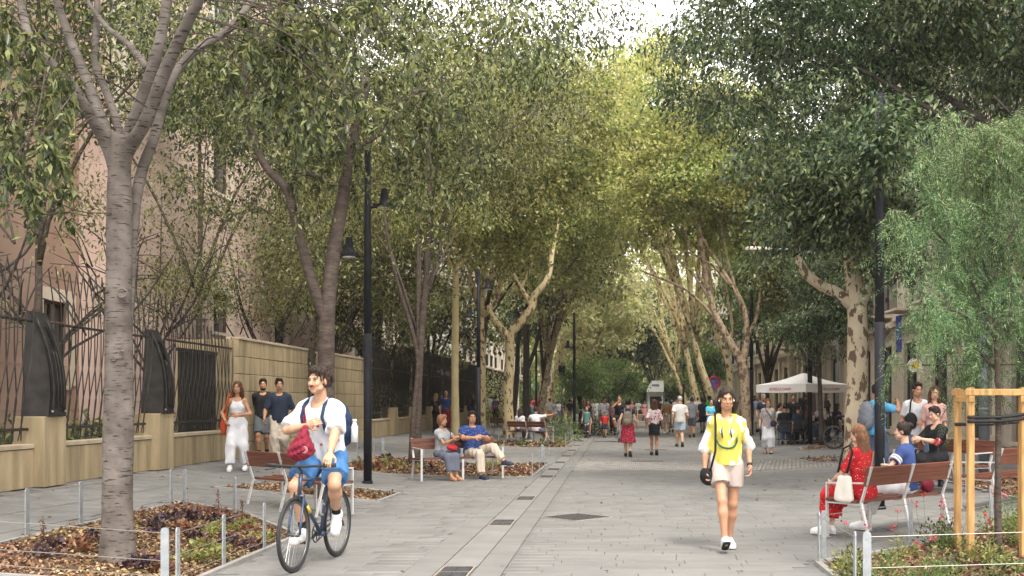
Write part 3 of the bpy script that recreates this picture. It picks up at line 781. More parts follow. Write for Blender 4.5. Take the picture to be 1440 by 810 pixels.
# ================================================================== trees
LM = {
 'hack': leafmat('leaf_hackberry', (.014, .023, .008), (.064, .084, .022), (.29, .31, .12), .44, rough=.36, spec=.6),
 'dark': leafmat('leaf_evergreen', (.012, .026, .010), (.045, .078, .028), (.22, .26, .11), .3, rough=.45, spec=.5),
 'plane': leafmat('leaf_plane', (.12, .155, .035), (.29, .32, .085), (.48, .44, .16), .5),
 'pale': leafmat('leaf_pale', (.22, .25, .1), (.45, .46, .23), (.64, .6, .36), .5),
 'mixed': leafmat('leaf_yellow_green', (.045, .062, .016), (.19, .215, .05), (.46, .44, .15), .5),
 'fresh': leafmat('leaf_fresh', (.05, .09, .024), (.12, .18, .05), (.22, .29, .09), .42),
 'pepper': leafmat('leaf_pepper', (.02, .055, .022), (.10, .18, .07), (.36, .43, .2), .42),
 'olive': leafmat('leaf_olive', (.026, .034, .011), (.115, .125, .036), (.37, .36, .15), .46, rough=.38),
 'purple': leafmat('leaf_heuchera', (.02, .01, .015), (.045, .02, .03), (.08, .035, .04), .1),
 'lime': leafmat('leaf_lime', (.1, .13, .03), (.2, .22, .05), (.3, .3, .09), .3),
 'dry': leafmat('leaf_dry', (.08, .03, .012), (.17, .07, .03), (.3, .15, .06), .15),
}
def barkmat(name, c1, c2, c3=None, scale=6, stretch=(1, 1, 2.5), bump=.5, spots=None, rings=False):
    if name in MATS: return MATS[name]
    m = mat(name, c1, .85, col2=c2, col3=c3, scale=scale, stretch=stretch, bump=bump, bscale=scale * 4, bdist=.012, detail=7, contrast=(.32, .68), spec=.2)
    n = m.node_tree; b = n.nodes['Principled BSDF']; L = n.links.new
    if spots or rings:
        src = b.inputs['Base Color'].links[0].from_socket
        tcn = n.nodes.new('ShaderNodeTexCoord'); mp = n.nodes.new('ShaderNodeMapping'); mp.inputs['Scale'].default_value = (1, 1, .55) if spots else (1.8, 1.8, 11)
        L(tcn.outputs['Object'], mp.inputs[0]); ns = n.nodes.new('ShaderNodeTexNoise'); ns.inputs['Scale'].default_value = 7 if spots else 5; ns.inputs['Detail'].default_value = 5
        L(mp.outputs[0], ns.inputs['Vector']); cr = n.nodes.new('ShaderNodeValToRGB'); cr.color_ramp.elements[0].position = .54 if spots else .57; cr.color_ramp.elements[1].position = .58 if spots else .64
        L(ns.outputs['Fac'], cr.inputs['Fac']); mxn = n.nodes.new('ShaderNodeMix'); mxn.data_type = 'RGBA'; L(cr.outputs['Color'], mxn.inputs['Factor']); L(src, mxn.inputs[6]); mxn.inputs[7].default_value = (*(spots or (.032, .026, .021)), 1); L(mxn.outputs[2], b.inputs['Base Color'])
    return m
BK = {
 'grey': barkmat('bark_grey', (.075, .062, .053), (.165, .142, .124), scale=5, stretch=(1, 1, 1.2), rings=True),
 'brown': barkmat('bark_brown', (.05, .037, .03), (.105, .08, .065), rings=True),
 'dark': barkmat('bark_dark', (.03, .024, .02), (.075, .06, .05)),
 'plane': barkmat('bark_plane', (.54, .43, .22), (.74, .62, .38), scale=3, stretch=(1, 1, .6), bump=.25, spots=(.17, .115, .07)),
 'yellow': barkmat('bark_yellow', (.58, .47, .23), (.74, .63, .38), scale=4, stretch=(1, 1, .5), bump=.15, spots=None),
 'pale': barkmat('bark_pale', (.5, .40, .27), (.66, .56, .41), scale=2.5, stretch=(1, 1, .6), bump=.25, spots=(.16, .11, .075)),
 'planebrown': barkmat('bark_plane_brown', (.24, .17, .11), (.42, .33, .22), scale=4, bump=.4, spots=(.12, .08, .055)),
}
def smooth_path(pts, n=4):
    P = [np.array(p, float) for p in pts]
    if len(P) < 3: return P
    P = [2 * P[0] - P[1]] + P + [2 * P[-1] - P[-2]]; out = []
    for i in range(1, len(P) - 2):
        for k in range(n):
            t = k / n; a, b, c, d = P[i - 1:i + 3]
            out.append(.5 * ((2 * b) + (-a + c) * t + (2 * a - 5 * b + 4 * c - d) * t * t + (-a + 3 * b - 3 * c + d) * t ** 3))
    out.append(P[-2]); return out
def limb(mb, pts, r0, r1, n=10, wob=0., seed=0, sub=4, flare=0):
    P = smooth_path(pts, sub); m = len(P); r = random.Random(seed); R = []
    for i in range(m):
        t = i / (m - 1); rr = r0 + (r1 - r0) * t ** .85
        if flare and t < .12: rr *= 1 + flare * (1 - t / .12) ** 2
        R.append(rr * (1 + r.uniform(-wob, wob)))
    b = len(mb.v); mb.tube(P, R, n); return P
def crown_pts(blobs, nc, r, hollow=.35):
    w = np.array([b[6] if len(b) > 6 else b[3] * b[4] * b[5] for b in blobs]); w = w / w.sum(); out = []
    fr = r.normal(size=(4, 3)) * .9; ph = r.uniform(0, 6, 4)
    while len(out) < nc:
        b = blobs[r.choice(len(blobs), p=w)]; d = r.normal(size=3); d /= np.linalg.norm(d); q = (hollow + (1 - hollow) * r.random() ** .6)
        p = np.array(b[:3]) + d * q * np.array(b[3:6])
        if sum(np.sin(fr[i] @ p + ph[i]) for i in range(4)) < -.35: continue
        out.append(p)
    return np.array(out)
def crown_leaves(C, per, L, W, r, spread=.34, droop=.5, flat=.55, jit=.5, nodes=None):
    """sprays of leaves round the cluster centres C"""
    n = len(C); N = n * per
    ci = np.repeat(np.arange(n), per)
    ax = r.normal(size=(n, 3)); ax[:, 2] = ax[:, 2] * .35 - droop * .6; ax /= np.linalg.norm(ax, axis=1)[:, None]
    s_ = r.uniform(-1, 1, N)
    off = ax[ci] * (s_ * spread * 1.3)[:, None] + r.normal(size=(N, 3)) * np.array([1, 1, flat]) * spread * .42
    B = C[ci] + off
    T = ax[ci] * .55 + off / (np.linalg.norm(off, axis=1)[:, None] + 1e-6) * .45 + r.normal(size=(N, 3)) * jit; T[:, 2] -= droop
    T /= np.linalg.norm(T, axis=1)[:, None]
    Ls = L * r.uniform(.6, 1.25, N)
    return leaves(B, T, Ls, Ls * W, r)
def branchlets(mb, nodes, C, r, maxn=140, rr=.02, n=4, sag=.0, maxlen=6):
    """thin boughs that grow from the limb nodes out to leaf clusters"""
    N = np.array(nodes); idx = r.permutation(len(C))[:maxn]
    d0 = [np.linalg.norm(N - C[i], axis=1).min() for i in idx]; idx = idx[np.argsort(d0)]
    for i in idx:
        c = C[i]; d = np.linalg.norm(N - c, axis=1) + np.maximum(N[:, 2] - c[2], 0) * .8; a = N[np.argmin(d)]; D = c - a; l = np.linalg.norm(D)
        if l > maxlen or l < .15: continue
        N = np.vstack([N, a + D * .45, a + D * .8])
        k = r.normal(size=3) * .09 * l; k2 = r.normal(size=3) * .07 * l
        P = [a, a + D * .35 + k + [0, 0, .05 * l], a + D * .7 + k2 + [0, 0, .05 * l], c + r.normal(size=3) * .05]
        q = rr * min(1.25, .35 + l * .3); mb.tube(P, [q, q * .7, q * .45, q * .18], n, caps=False)
LEAFCOUNT = [0]
def tree(name, label, base, bark, limbs, blobs, leafm, nc, per, L, W=.42, seed=0, group=None, droop=.5, spread=.34, trunkn=14, nb=140, br=.018, extra=None, cat='tree', flare=.35, hollow=.35, maxlen=6, cdroop=None):
    """limbs: list of (points, r0, r1) in world space, the first one is the trunk"""
    r = np.random.default_rng(seed); b = Vector(base); rt = empty(name, b, 0, label, cat, group); mb = MB(); nodes = []
    for i, (pts, r0, r1) in enumerate(limbs):
        P = limb(mb, [Vector(p) - b for p in pts], r0, r1, trunkn if i == 0 else max(7, trunkn - 4), .035, seed + i, flare=flare if i == 0 else 0)
        nodes += P[len(P) // 2:] if i == 0 else P[len(P) // 3:]
    tr = mb.build('trunk', BK[bark], rt, True)
    bl = [(q[0] - b.x, q[1] - b.y, q[2] - b.z, *q[3:]) for q in blobs]
    C = crown_pts(bl, nc, r, hollow)
    if nb:
        m2 = MB(); branchlets(m2, nodes, C, r, nb, br, maxlen=maxlen); m2.build('branches', BK[bark if bark not in ('plane', 'yellow', 'pale', 'grey') else 'planebrown' if bark != 'grey' else 'brown'], rt, True)['kind'] = 'stuff'
    V, Fc = crown_leaves(C, per, L, W, r, spread, droop)
    c = link('crown', npmesh('crown', V, Fc), LM[leafm], rt); LEAFCOUNT[0] += len(Fc)
    if extra: extra(rt, nodes, C, r)
    return rt
def A(px, py, Y): return tuple(at(px, py, Y))

# --- T1: the big smooth grey trunk in the front left bed
b1 = gp(166, 793); Y1 = b1.y
T1 = [([tuple(b1 - Vector((0, 0, .1))), A(165, 700, Y1), A(167, 560, Y1), A(167, 430, Y1), A(168, 300, Y1), A(168, 240, Y1), A(169, 205, Y1), A(169, 188, Y1)], .148, .085),
      ([A(176, 480, Y1 + .12), A(186, 330, Y1 + .2), A(197, 250, Y1 + .22), A(218, 190, Y1 + .2), A(238, 120, Y1 + .3), A(270, 75, Y1 + .5), A(325, 38, Y1 + .8), A(370, -20, Y1 + 1.2)], .056, .034),
      ([A(167, 262, Y1), A(153, 212, Y1), A(128, 165, Y1 - .2), A(95, 112, Y1 - .4), A(60, 78, Y1 - .5), A(40, 50, Y1 - .5), A(25, -20, Y1 - .4)], .062, .03),
      ([A(167, 258, Y1), A(157, 208, Y1), A(138, 155, Y1 + .1), A(115, 95, Y1 + .2), A(97, 50, Y1 + .3), A(80, 0, Y1 + .3), A(65, -80, Y1 + .2)], .062, .032),
      ([A(168, 235, Y1), A(168, 190, Y1 + .08), A(150, 130, Y1 + .4), A(133, 90, Y1 + .6), A(136, 35, Y1 + .8), A(138, -60, Y1 + 1.)], .045, .028),
      ([A(168, 250, Y1), A(179, 198, Y1), A(200, 140, Y1 - .1), A(219, 80, Y1 - .2), A(232, 20, Y1 - .2), A(243, -80, Y1 - .3)], .07, .04),
      ([A(168, 262, Y1), A(178, 215, Y1 - .06), A(205, 170, Y1 - .3), A(232, 100, Y1 - .5), A(262, 35, Y1 - .7), A(285, -15, Y1 - .9), A(300, -90, Y1 - 1.2)], .07, .038),
      ([A(208, 97, Y1 - .1), A(180, 62, Y1 + .3), A(150, 38, Y1 + .6), A(118, -5, Y1 + .9)], .034, .02)]
def hanging(spots, Lf=.1, W=.42, leafm='hack', bark='brown', per=34, dn=.9, seed=3):
    """loose hanging twigs with larger leaves"""
    def f(rt, nodes, C, r):
        m = MB(); b = np.array(rt.location); VV = []; FF = []; n = 0; rr = np.random.default_rng(seed)
        for (p, d) in spots:
            a = np.array(p) - b; nn = np.array(nodes); q = nn[np.argmin(np.linalg.norm(nn - a, axis=1))]
            mid = (a + q) / 2 + rr.normal(size=3) * .1 + [0, 0, .12]; P = smooth_path([q, mid, a], 4) if np.linalg.norm(q - a) < 1.6 else smooth_path([a + [rr.normal() * .2, .2, .9], a + [rr.normal() * .1, .1, .4], a], 4)
            for k in range(3):
                e = a + np.array(d) * rr.uniform(.6, 1.1) * dn + rr.normal(size=3) * .16; mm = (a + e) / 2 + rr.normal(size=3) * .07 + [0, 0, .05]
                S = smooth_path([a, mm, e], 5); m.tube(S, [.006, .002], 3, False) if len(S) == 2 else m.tube(S, list(np.linspace(.006, .002, len(S))), 3, False)
                S = np.array(S); i = rr.integers(0, len(S) - 1, per); t = rr.random(per)[:, None]; B = S[i] * (1 - t) + S[i + 1] * t + rr.normal(size=(per, 3)) * .02
                T = rr.normal(size=(per, 3)) * .6 + np.array([0, 0, -.75]); T /= np.linalg.norm(T, axis=1)[:, None]; LL = Lf * rr.uniform(.6, 1.2, per)
                V, Fc = leaves(B, T, LL, LL * W, rr); VV.append(V); FF.append(Fc + n); n += len(V)
            m.tube(P, list(np.linspace(.008, .005, len(P))), 4, False)
        m.build('hanging_twigs', BK[bark], rt, True)['kind'] = 'stuff'; link('hanging_leaves', npmesh('hl', np.concatenate(VV), np.concatenate(FF)), LM[leafm], rt)
    return f
rs = np.random.default_rng(21)
spots = []
for i in range(30):
    px, py, Y = rs.uniform(-40, 85), rs.uniform(-10, 270), rs.uniform(8.2, 11.2); spots.append((A(px, py, Y), (rs.normal() * .3, rs.normal() * .3, -.55)))
for i in range(44):
    px, py, Y = rs.uniform(330, 560), rs.uniform(-30, 150), rs.uniform(9.5, 12.5); spots.append((A(px, py, Y), (rs.normal() * .35 + .2, rs.normal() * .3, -.5)))
tree('hackberry_tree', 'big smooth grey trunk forking into many limbs in the front left bed', b1, 'grey', T1,
     [(-7.2, 11.2, 5.9, 1.8, 1.5, 1.4), (-2.7, 11.6, 5.9, 2.2, 1.8, 1.4), (-5.0, 13.0, 6.3, 2.8, 1.6, 1.7), (-4.8, 10, 8.4, 4.2, 4.0, 1.5)],
     'hack', 330, 62, .105, seed=4, spread=.42, trunkn=22, nb=110, br=.010, extra=hanging(spots), flare=.4)
t1 = [o for o in COL.objects if o.get('label', '').startswith('big smooth grey')][0]
for px_, py_, rr_ in ((172, 412, .042), (173, 490, .026), (160, 505, .02)):
    c_ = at(px_, py_, Y1 - .13) - b1; mb = MB(); mb.torus(c_, rr_, rr_ * .22, 'Y', 18, 5); mb.disc(c_ + Vector((0, .004, 0)), rr_ * .8, .012, 'Y', 12); mb.build('knot', BK['grey'], t1, True)
# --- T2 leaning double trunk in the flush pit
b2 = gp(460, 701); Y2 = b2.y
tree('hackberry_tree', 'leaning brown double trunk rising behind the cyclist', b2, 'brown',
     [([tuple(b2 - Vector((0, 0, .1))), A(458, 600, Y2), A(459, 500, Y2), A(461, 430, Y2), A(470, 350, Y2 + .1), A(481, 285, Y2 + .2), A(488, 235, Y2 + .3), A(500, 180, Y2 + .4), A(515, 110, Y2 + .5)], .15, .075),
      ([A(457, 450, Y2), A(440, 400, Y2 - .1), A(420, 330, Y2 - .2), A(404, 268, Y2 - .2), A(372, 232, Y2 - .1), A(350, 170, Y2), A(345, 90, Y2 + .2)], .095, .045),
      ([A(405, 272, Y2 - .2), A(425, 245, Y2), A(452, 252, Y2 + .2), A(470, 262, Y2 + .3)], .035, .03),
      ([A(486, 240, Y2 + .3), A(476, 200, Y2 + .1), A(482, 150, Y2), A(470, 80, Y2)], .07, .04),
      ([A(492, 215, Y2 + .3), A(530, 190, Y2 + .5), A(560, 150, Y2 + .6), A(620, 110, Y2 + .6)], .05, .03)],
     [(-5.2, 17.4, 7.2, 3.0, 2.6, 1.8), (-3.2, 17.6, 7.3, 2.7, 2.6, 2.0), (-6.8, 18.4, 6.3, 2.0, 2.0, 2.0), (-2.2, 18.6, 8.6, 2.6, 2.6, 1.8)], 'hack', 470, 78, .095, seed=8, spread=.42, droop=.6, nb=170, br=.016,
     extra=hanging([(A(rs.choice([rs.uniform(410, 500), rs.uniform(560, 660)]), rs.uniform(110, 270), rs.uniform(15.5, 18.5)), (rs.normal() * .25, rs.normal() * .4, -.6)) for i in range(44)], .115, seed=5, per=30, dn=1.1))
# --- T3 twin thin trunks
b3 = gp(586, 654); Y3 = b3.y
tree('hackberry_tree', 'thin reddish brown twin trunks left of the seated couple', b3, 'brown',
     [([tuple(b3 - Vector((.02, 0, .1))), A(588, 560, Y3), A(592, 480, Y3), A(598, 410, Y3), A(602, 345, Y3), A(606, 280, Y3), A(600, 200, Y3)], .095, .05),
      ([tuple(b3 + Vector((-.12, -.1, -.1))), A(582, 580, Y3 - .1), A(588, 510, Y3 - .1), A(578, 460, Y3 - .2), A(566, 420, Y3 - .3), A(552, 370, Y3 - .4), A(540, 300, Y3 - .5)], .075, .03),
      ([A(606, 340, Y3), A(630, 290, Y3 + .4), A(660, 230, Y3 + .5)], .05, .03)],
     [(-5.0, 26.3, 7.4, 3.4, 3.0, 2.2), (-3.4, 26.0, 9.0, 3.0, 3.0, 2.6), (-6.4, 27, 6.2, 2.6, 2.6, 2.0), (-4.4, 26.3, 5.2, 1.8, 1.8, .8)], 'olive', 480, 64, .12, seed=12, spread=.48, nb=120, br=.02)
# --- T4..T6: plane trees with yellow bark
b4 = gp(641, 614)
tree('plane_tree', 'straight yellow barked trunk behind the blue shirted man, leftmost of the yellow ones', b4, 'yellow',
     [([tuple(b4 - Vector((0, 0, .1))), A(640, 560, b4.y), A(640, 480, b4.y), A(641, 400, b4.y), A(641, 365, b4.y), A(642, 300, b4.y)], .165, .11),
      ([A(641, 380, b4.y), A(655, 360, b4.y), A(665, 320, b4.y), A(672, 270, b4.y)], .09, .06), ([A(640, 385, b4.y), A(628, 350, b4.y), A(618, 300, b4.y)], .08, .05)],
     [(-6.8, 40, 9.5, 3.0, 3.0, 3.0), (-5.8, 39.5, 12.5, 3.2, 3.0, 2.5)], 'mixed', 360, 46, .17, W=.7, seed=15, spread=.55, nb=80, br=.03)
b5 = gp(677, 611); Yb = b5.y
tree('plane_tree', 'yellow barked plane trunk with bare pollarded limbs behind the second lamp post', b5, 'plane',
     [([tuple(b5 - Vector((0, 0, .1))), A(677, 560, Yb), A(678, 500, Yb), A(676, 450, Yb), A(677, 425, Yb), A(681, 395, Yb), A(677, 355, Yb)], .2, .11),
      ([A(676, 440, Yb), A(669, 415, Yb - .1), A(660, 392, Yb), A(664, 375, Yb)], .15, .09), ([A(677, 445, Yb), A(695, 428, Yb - .2), A(702, 405, Yb), A(715, 383, Yb)], .15, .10),
      ([A(681, 400, Yb), A(695, 385, Yb), A(702, 360, Yb)], .09, .06), ([A(703, 402, Yb), A(700, 380, Yb + .2), A(706, 350, Yb)], .09, .06)],
     [(-6.2, 44, 11, 3.2, 3.0, 3.0), (-5.0, 43.5, 8.5, 2.4, 2.4, 1.3)], 'mixed', 280, 46, .17, W=.7, seed=16, spread=.55, nb=60, br=.03, flare=.15)
b6 = gp(716, 616); Yb = b6.y
tree('plane_tree', 'thick forked plane trunk with flaking yellow bark beside the far bench', b6, 'plane',
     [([tuple(b6 - Vector((0, 0, .1))), A(714, 560, Yb), A(717, 500, Yb), A(719, 470, Yb), A(735, 450, Yb), A(748, 432, Yb), A(752, 415, Yb), A(765, 400, Yb), A(773, 382, Yb), A(776, 350, Yb)], .24, .10),
      ([A(718, 478, Yb), A(705, 462, Yb), A(692, 446, Yb), A(686, 430, Yb)], .17, .12), ([A(749, 432, Yb), A(737, 412, Yb), A(728, 398, Yb), A(722, 385, Yb)], .12, .08),
      ([A(733, 405, Yb), A(740, 390, Yb), A(750, 365, Yb)], .08, .05), ([A(774, 380, Yb), A(780, 340, Yb), A(790, 290, Yb)], .09, .05)],
     [(-4.0, 37.6, 9.4, 2.8, 2.8, 2.4), (-2.4, 38, 11.5, 3.2, 3, 2.8), (-4.5, 38.5, 7.2, 1.8, 1.8, .9)], 'mixed', 380, 50, .16, W=.7, seed=17, spread=.55, nb=80, br=.03, flare=.15)
# --- T7, T8 dark trunks behind
b7 = gp(740, 604)
tree('dark_tree', 'straight dark trunk between the forked plane tree and the far couple', b7, 'brown',
     [([tuple(b7 - Vector((0, 0, .1))), A(740, 540, b7.y), A(740, 480, b7.y), A(738, 420, b7.y), A(735, 340, b7.y)], .22, .12), ([A(741, 520, b7.y), A(752, 492, b7.y), A(760, 460, b7.y), A(772, 410, b7.y)], .12, .07)],
     [(-4.8, 49, 9.5, 3.4, 3.2, 3.2), (-3.0, 49, 8.4, 3.0, 3.0, 2.6), (-1.8, 50, 11.5, 3, 3, 2.6)], 'mixed', 330, 42, .2, W=.5, seed=18, spread=.6, nb=90, br=.03)
# --- generic further trees
def mktree(kind, lab, x, y, H, lean=(0, 0), R=3.4, nc=170, per=34, L=.26, seed=0, leafm=None, bark=None, zb=None, spread=.65, grp='street trees along the promenade', crown_off=(0, 0), nb=50, tr=None):
    r = random.Random(seed); z = g(x); fz = r.uniform(2.4, 3.6) if zb is None else zb * .6
    p0 = Vector((x, y, z - .1)); f = Vector((x + lean[0] * .4, y + lean[1] * .4, z + fz)); rad = tr or .045 * H ** .6
    limbs = [([p0, p0.lerp(f, .5) + Vector((r.uniform(-.06, .06), 0, 0)), f, f + Vector((lean[0] * .5, lean[1] * .5, (H - fz) * .35)), (x + lean[0], y + lean[1], H * .85)], rad, rad * .3)]
    for k in range(5):
        a = r.uniform(0, 6.28); q = r.uniform(.5, 1); e = Vector((x + lean[0] + cos(a) * R * q, y + lean[1] + sin(a) * R * q, r.uniform(.55, .9) * H)); s_ = f + Vector((0, 0, r.uniform(-.2, .9)))
        limbs.append(([s_, s_.lerp(e, .4) + Vector((0, 0, .5 + r.uniform(0, .5))), e], rad * .5, rad * .14))
    zc = (H + (zb or 4)) / 2; hh = (H - (zb or 4)) / 2; bl = []
    for k in range(5):
        a = k * 1.256 + r.random(); q = r.uniform(.35, .6) * R
        bl.append((x + lean[0] + crown_off[0] + cos(a) * q, y + lean[1] + crown_off[1] + sin(a) * q, zc + r.uniform(-.35, .35) * hh, R * .62, R * .62, hh * .62))
    return tree(kind, lab, (x, y, z), bark, limbs, bl, leafm, nc, per, L, W=.62 if leafm in ('plane', 'pale', 'olive') else .45, seed=seed, spread=spread, nb=nb, br=.03, group=grp, trunkn=9, flare=.2)
mktree('dark_tree', 'dark forked tree further behind the far seated couple', -4.6, 62, 13, (.6, 0), 4.0, 220, 36, .3, 31, 'dark', 'dark', 4.5)
mktree('plane_tree', 'slender yellow plane tree left of the distant sign', -5.2, 72, 15, (0, 0), 4.2, 200, 36, .32, 32, 'pale', 'plane', 4.5)
mktree('plane_tree', 'leaning pink barked plane tree behind the rectangular sign', -4.3, 56, 14, (1.5, 0), 3.6, 190, 36, .3, 33, 'pale', 'planebrown', 5.5)
mktree('plane_tree', 'pale leaved plane tree far along the left side', -4.4, 88, 16, (1.5, 0), 5.5, 300, 40, .4, 34, 'pale', 'plane', 3.2, .9)
mktree('plane_tree', 'pale leaved plane tree farther still on the left side', -3.8, 106, 17, (1, 0), 6, 300, 40, .45, 35, 'pale', 'plane', 3.5, .9)
mktree('dark_tree', 'broad green tree closing the end of the promenade, left one', -1.2, 128, 15, (0, 0), 6.5, 300, 44, .5, 36, 'fresh', 'dark', 3.0, 1.1)
mktree('dark_tree', 'dense dark green tree closing the end of the promenade, leaning right', 4.4, 104, 13, (-2.5, 0), 5.0, 300, 44, .42, 37, 'dark', 'dark', 4.2, .9)
mktree('dark_tree', 'broad dark tree closing the far end at the centre', 4.5, 150, 19, (0, 0), 9, 420, 44, .6, 38, 'dark', 'dark', 2.4, 1.4)
mktree('plane_tree', 'pale green tree at the far end right of centre', 8.0, 122, 17, (-1, 0), 6.5, 300, 40, .5, 39, 'pale', 'plane', 3.2, 1.1)
mktree('young_tree', 'small bushy light green tree left of the white kiosk', .2, 84, 5.2, (0, 0), 1.9, 130, 40, .24, 40, 'fresh', 'dark', 1.0, .5, nb=20)
mktree('young_tree', 'small bushy light green tree by the round sign', -2.6, 74, 5.0, (0, 0), 1.9, 130, 40, .22, 41, 'fresh', 'dark', 1.2, .5, nb=20)
mktree('young_tree', 'upright light green young tree right of the kiosk', 6.3, 78, 6.4, (0, 0), 1.5, 140, 40, .22, 42, 'fresh', 'brown', 1.6, .5, nb=20)
# tall planes arching over the middle of the promenade (the yellow green canopy)
def midtree(lab, x, y, H, lean, R, seed, nc=330, per=44, L=.24, leafm='plane', zb=8, bark='plane', rad=None, co=(0, 0), spread=.6):
    return mktree('plane_tree', lab, x, y, H, lean, R, nc, per, L, seed, leafm, bark, zb, spread, 'plane trees arching over the promenade', co, nb=120, tr=rad)
midtree('tall plane tree arching over from the left, with yellow green crown', -6.9, 52, 19, (1.0, 0), 5.0, 51, nc=400, zb=8.5, bark='brown', rad=.17, co=(3.6, 0), L=.2, per=58)
midtree('tall plane tree farther left with yellow green crown above the promenade', -6.2, 62, 22, (1.0, 0), 5.5, 52, zb=9, L=.3, bark='brown', rad=.2, co=(3.6, 0), nc=300)
midtree('tall plane tree crown filling the upper middle from the left', -5.2, 76, 26, (3, 0), 6, 53, zb=10, L=.3, spread=.8, nc=200)
midtree('tall plane tree on the right row beyond the leaning group', 5.6, 60, 25, (-3.2, 0), 5.6, 54, zb=7.5, L=.24, nc=460, per=56)
midtree('tall plane tree on the right row far back', 6.0, 76, 24, (-3, 0), 6, 55, zb=8.5, L=.3, spread=.8, nc=190)
midtree('tall plane tree on the right row near the ochre building', 6.2, 92, 22, (-3, 0), 6, 56, zb=6, L=.34, leafm='pale', spread=.9, nc=170)
mktree('dark_tree', 'dark leafy tree hiding the facade beyond the cafe umbrella', 8.0, 44, 10.5, (0, 0), 2.8, 220, 44, .18, 58, 'olive', 'brown', 3.4, .5, nb=80)
mktree('dark_tree', 'dark leafy tree farther along the right facade', 7.8, 56, 12, (0, 0), 3.2, 220, 44, .22, 59, 'fresh', 'brown', 3.6, .55, nb=60)
midtree('plane tree far back above the kiosk', 1.0, 118, 19, (0, 0), 6, 57, zb=7, L=.42, leafm='pale', spread=1.1, nc=140)
# R5: leaning plane group with radiating branches
b = gp(1048, 614); Y = b.y
tree('plane_tree', 'leaning plane trunk with fan of bare branches right of the promenade', b, 'planebrown',
     [([tuple(b - Vector((0, 0, .1))), A(1048, 580, Y), A(1046, 530, Y), A(1040, 505, Y), A(1020, 470, Y), A(1005, 440, Y), A(995, 400, Y), A(985, 340, Y), A(980, 280, Y)], .27, .07),
      ([A(1044, 520, Y), A(1050, 470, Y), A(1045, 430, Y), A(1025, 395, Y), A(1010, 370, Y), A(985, 330, Y)], .16, .06),
      ([A(1012, 455, Y), A(990, 430, Y), A(960, 405, Y), A(920, 388, Y), A(900, 380, Y)], .08, .03), ([A(1008, 440, Y), A(985, 400, Y), A(965, 375, Y), A(935, 350, Y)], .07, .025),
      ([A(1025, 400, Y), A(1000, 372, Y), A(960, 352, Y), A(920, 345, Y)], .07, .025), ([A(1000, 420, Y), A(980, 380, Y), A(965, 330, Y), A(960, 290, Y)], .06, .025),
      ([A(1045, 440, Y), A(1030, 390, Y), A(1020, 350, Y), A(1010, 300, Y)], .08, .03), ([A(1050, 480, Y), A(1065, 440, Y), A(1068, 400, Y), A(1060, 340, Y)], .09, .04)],
     [(3.2, Y, 11.0, 3.2, 3.2, 2.2), (1.4, Y, 10.2, 2.4, 2.6, 1.7), (4.6, Y, 12, 3.4, 3.2, 3.0), (2.4, Y, 14, 3, 3, 2.6), (6.6, Y, 9.5, 2.2, 2.4, 2.6)], 'plane', 480, 60, .16, W=.75, seed=61, spread=.6, nb=220, br=.03, flare=.15)
b = gp(1029, 611); Y = b.y
tree('plane_tree', 'slim pale plane trunk leaning left beside the fan shaped one', b, 'plane',
     [([tuple(b - Vector((0, 0, .1))), A(1028, 560, Y), A(1024, 510, Y), A(1012, 480, Y), A(1003, 450, Y), A(1000, 400, Y), A(990, 330, Y)], .19, .06), ([A(1020, 500, Y), A(1030, 460, Y), A(1020, 400, Y), A(1012, 330, Y)], .1, .04)],
     [(4.6, Y, 11, 3.4, 3, 3), (2.0, Y, 12.5, 3, 3, 2.6)], 'plane', 260, 42, .24, W=.75, seed=62, spread=.6, nb=70, br=.03)
# R2: big pale plane trunk behind the standing man
b = gp(1206, 652); Y = b.y
tree('plane_tree', 'thick pale plane trunk behind the man with the grey backpack', b, 'pale',
     [([tuple(b - Vector((0, 0, .1))), A(1204, 600, Y), A(1206, 520, Y), A(1206, 450, Y), A(1203, 410, Y), A(1198, 360, Y), A(1195, 280, Y)], .30, .17),
      ([A(1198, 430, Y), A(1178, 412, Y), A(1155, 402, Y), A(1130, 380, Y), A(1118, 345, Y), A(1103, 300, Y), A(1088, 262, Y)], .14, .09), ([A(1207, 440, Y), A(1222, 400, Y), A(1235, 350, Y)], .13, .08),
      ([A(1112, 330, Y), A(1120, 290, Y), A(1118, 240, Y)], .07, .05)],
     [(3.4, Y + 1.5, 9.8, 2.8, 2.4, 2.0, 34), (9.4, Y - 3, 8.6, 2.6, 2.2, 2.4, 34), (7.0, Y, 8.2, 3.4, 3.2, 2.6), (5.0, Y + .5, 9.2, 3.2, 3.2, 2.4), (A(1150, 330, Y)[0], Y - 1.2, A(1150, 340, Y)[2], 1.9, 1.2, 1.2, 16), (A(1215, 360, Y)[0], Y - 1.4, A(1215, 365, Y)[2], 1.2, 1.0, 1.0, 10), (A(1100, 260, Y)[0], Y - 1, A(1100, 230, Y)[2], 1.5, 1.2, .7, 6)], 'dark', 900, 46, .15, seed=63, spread=.5, nb=60, br=.025, flare=.3)
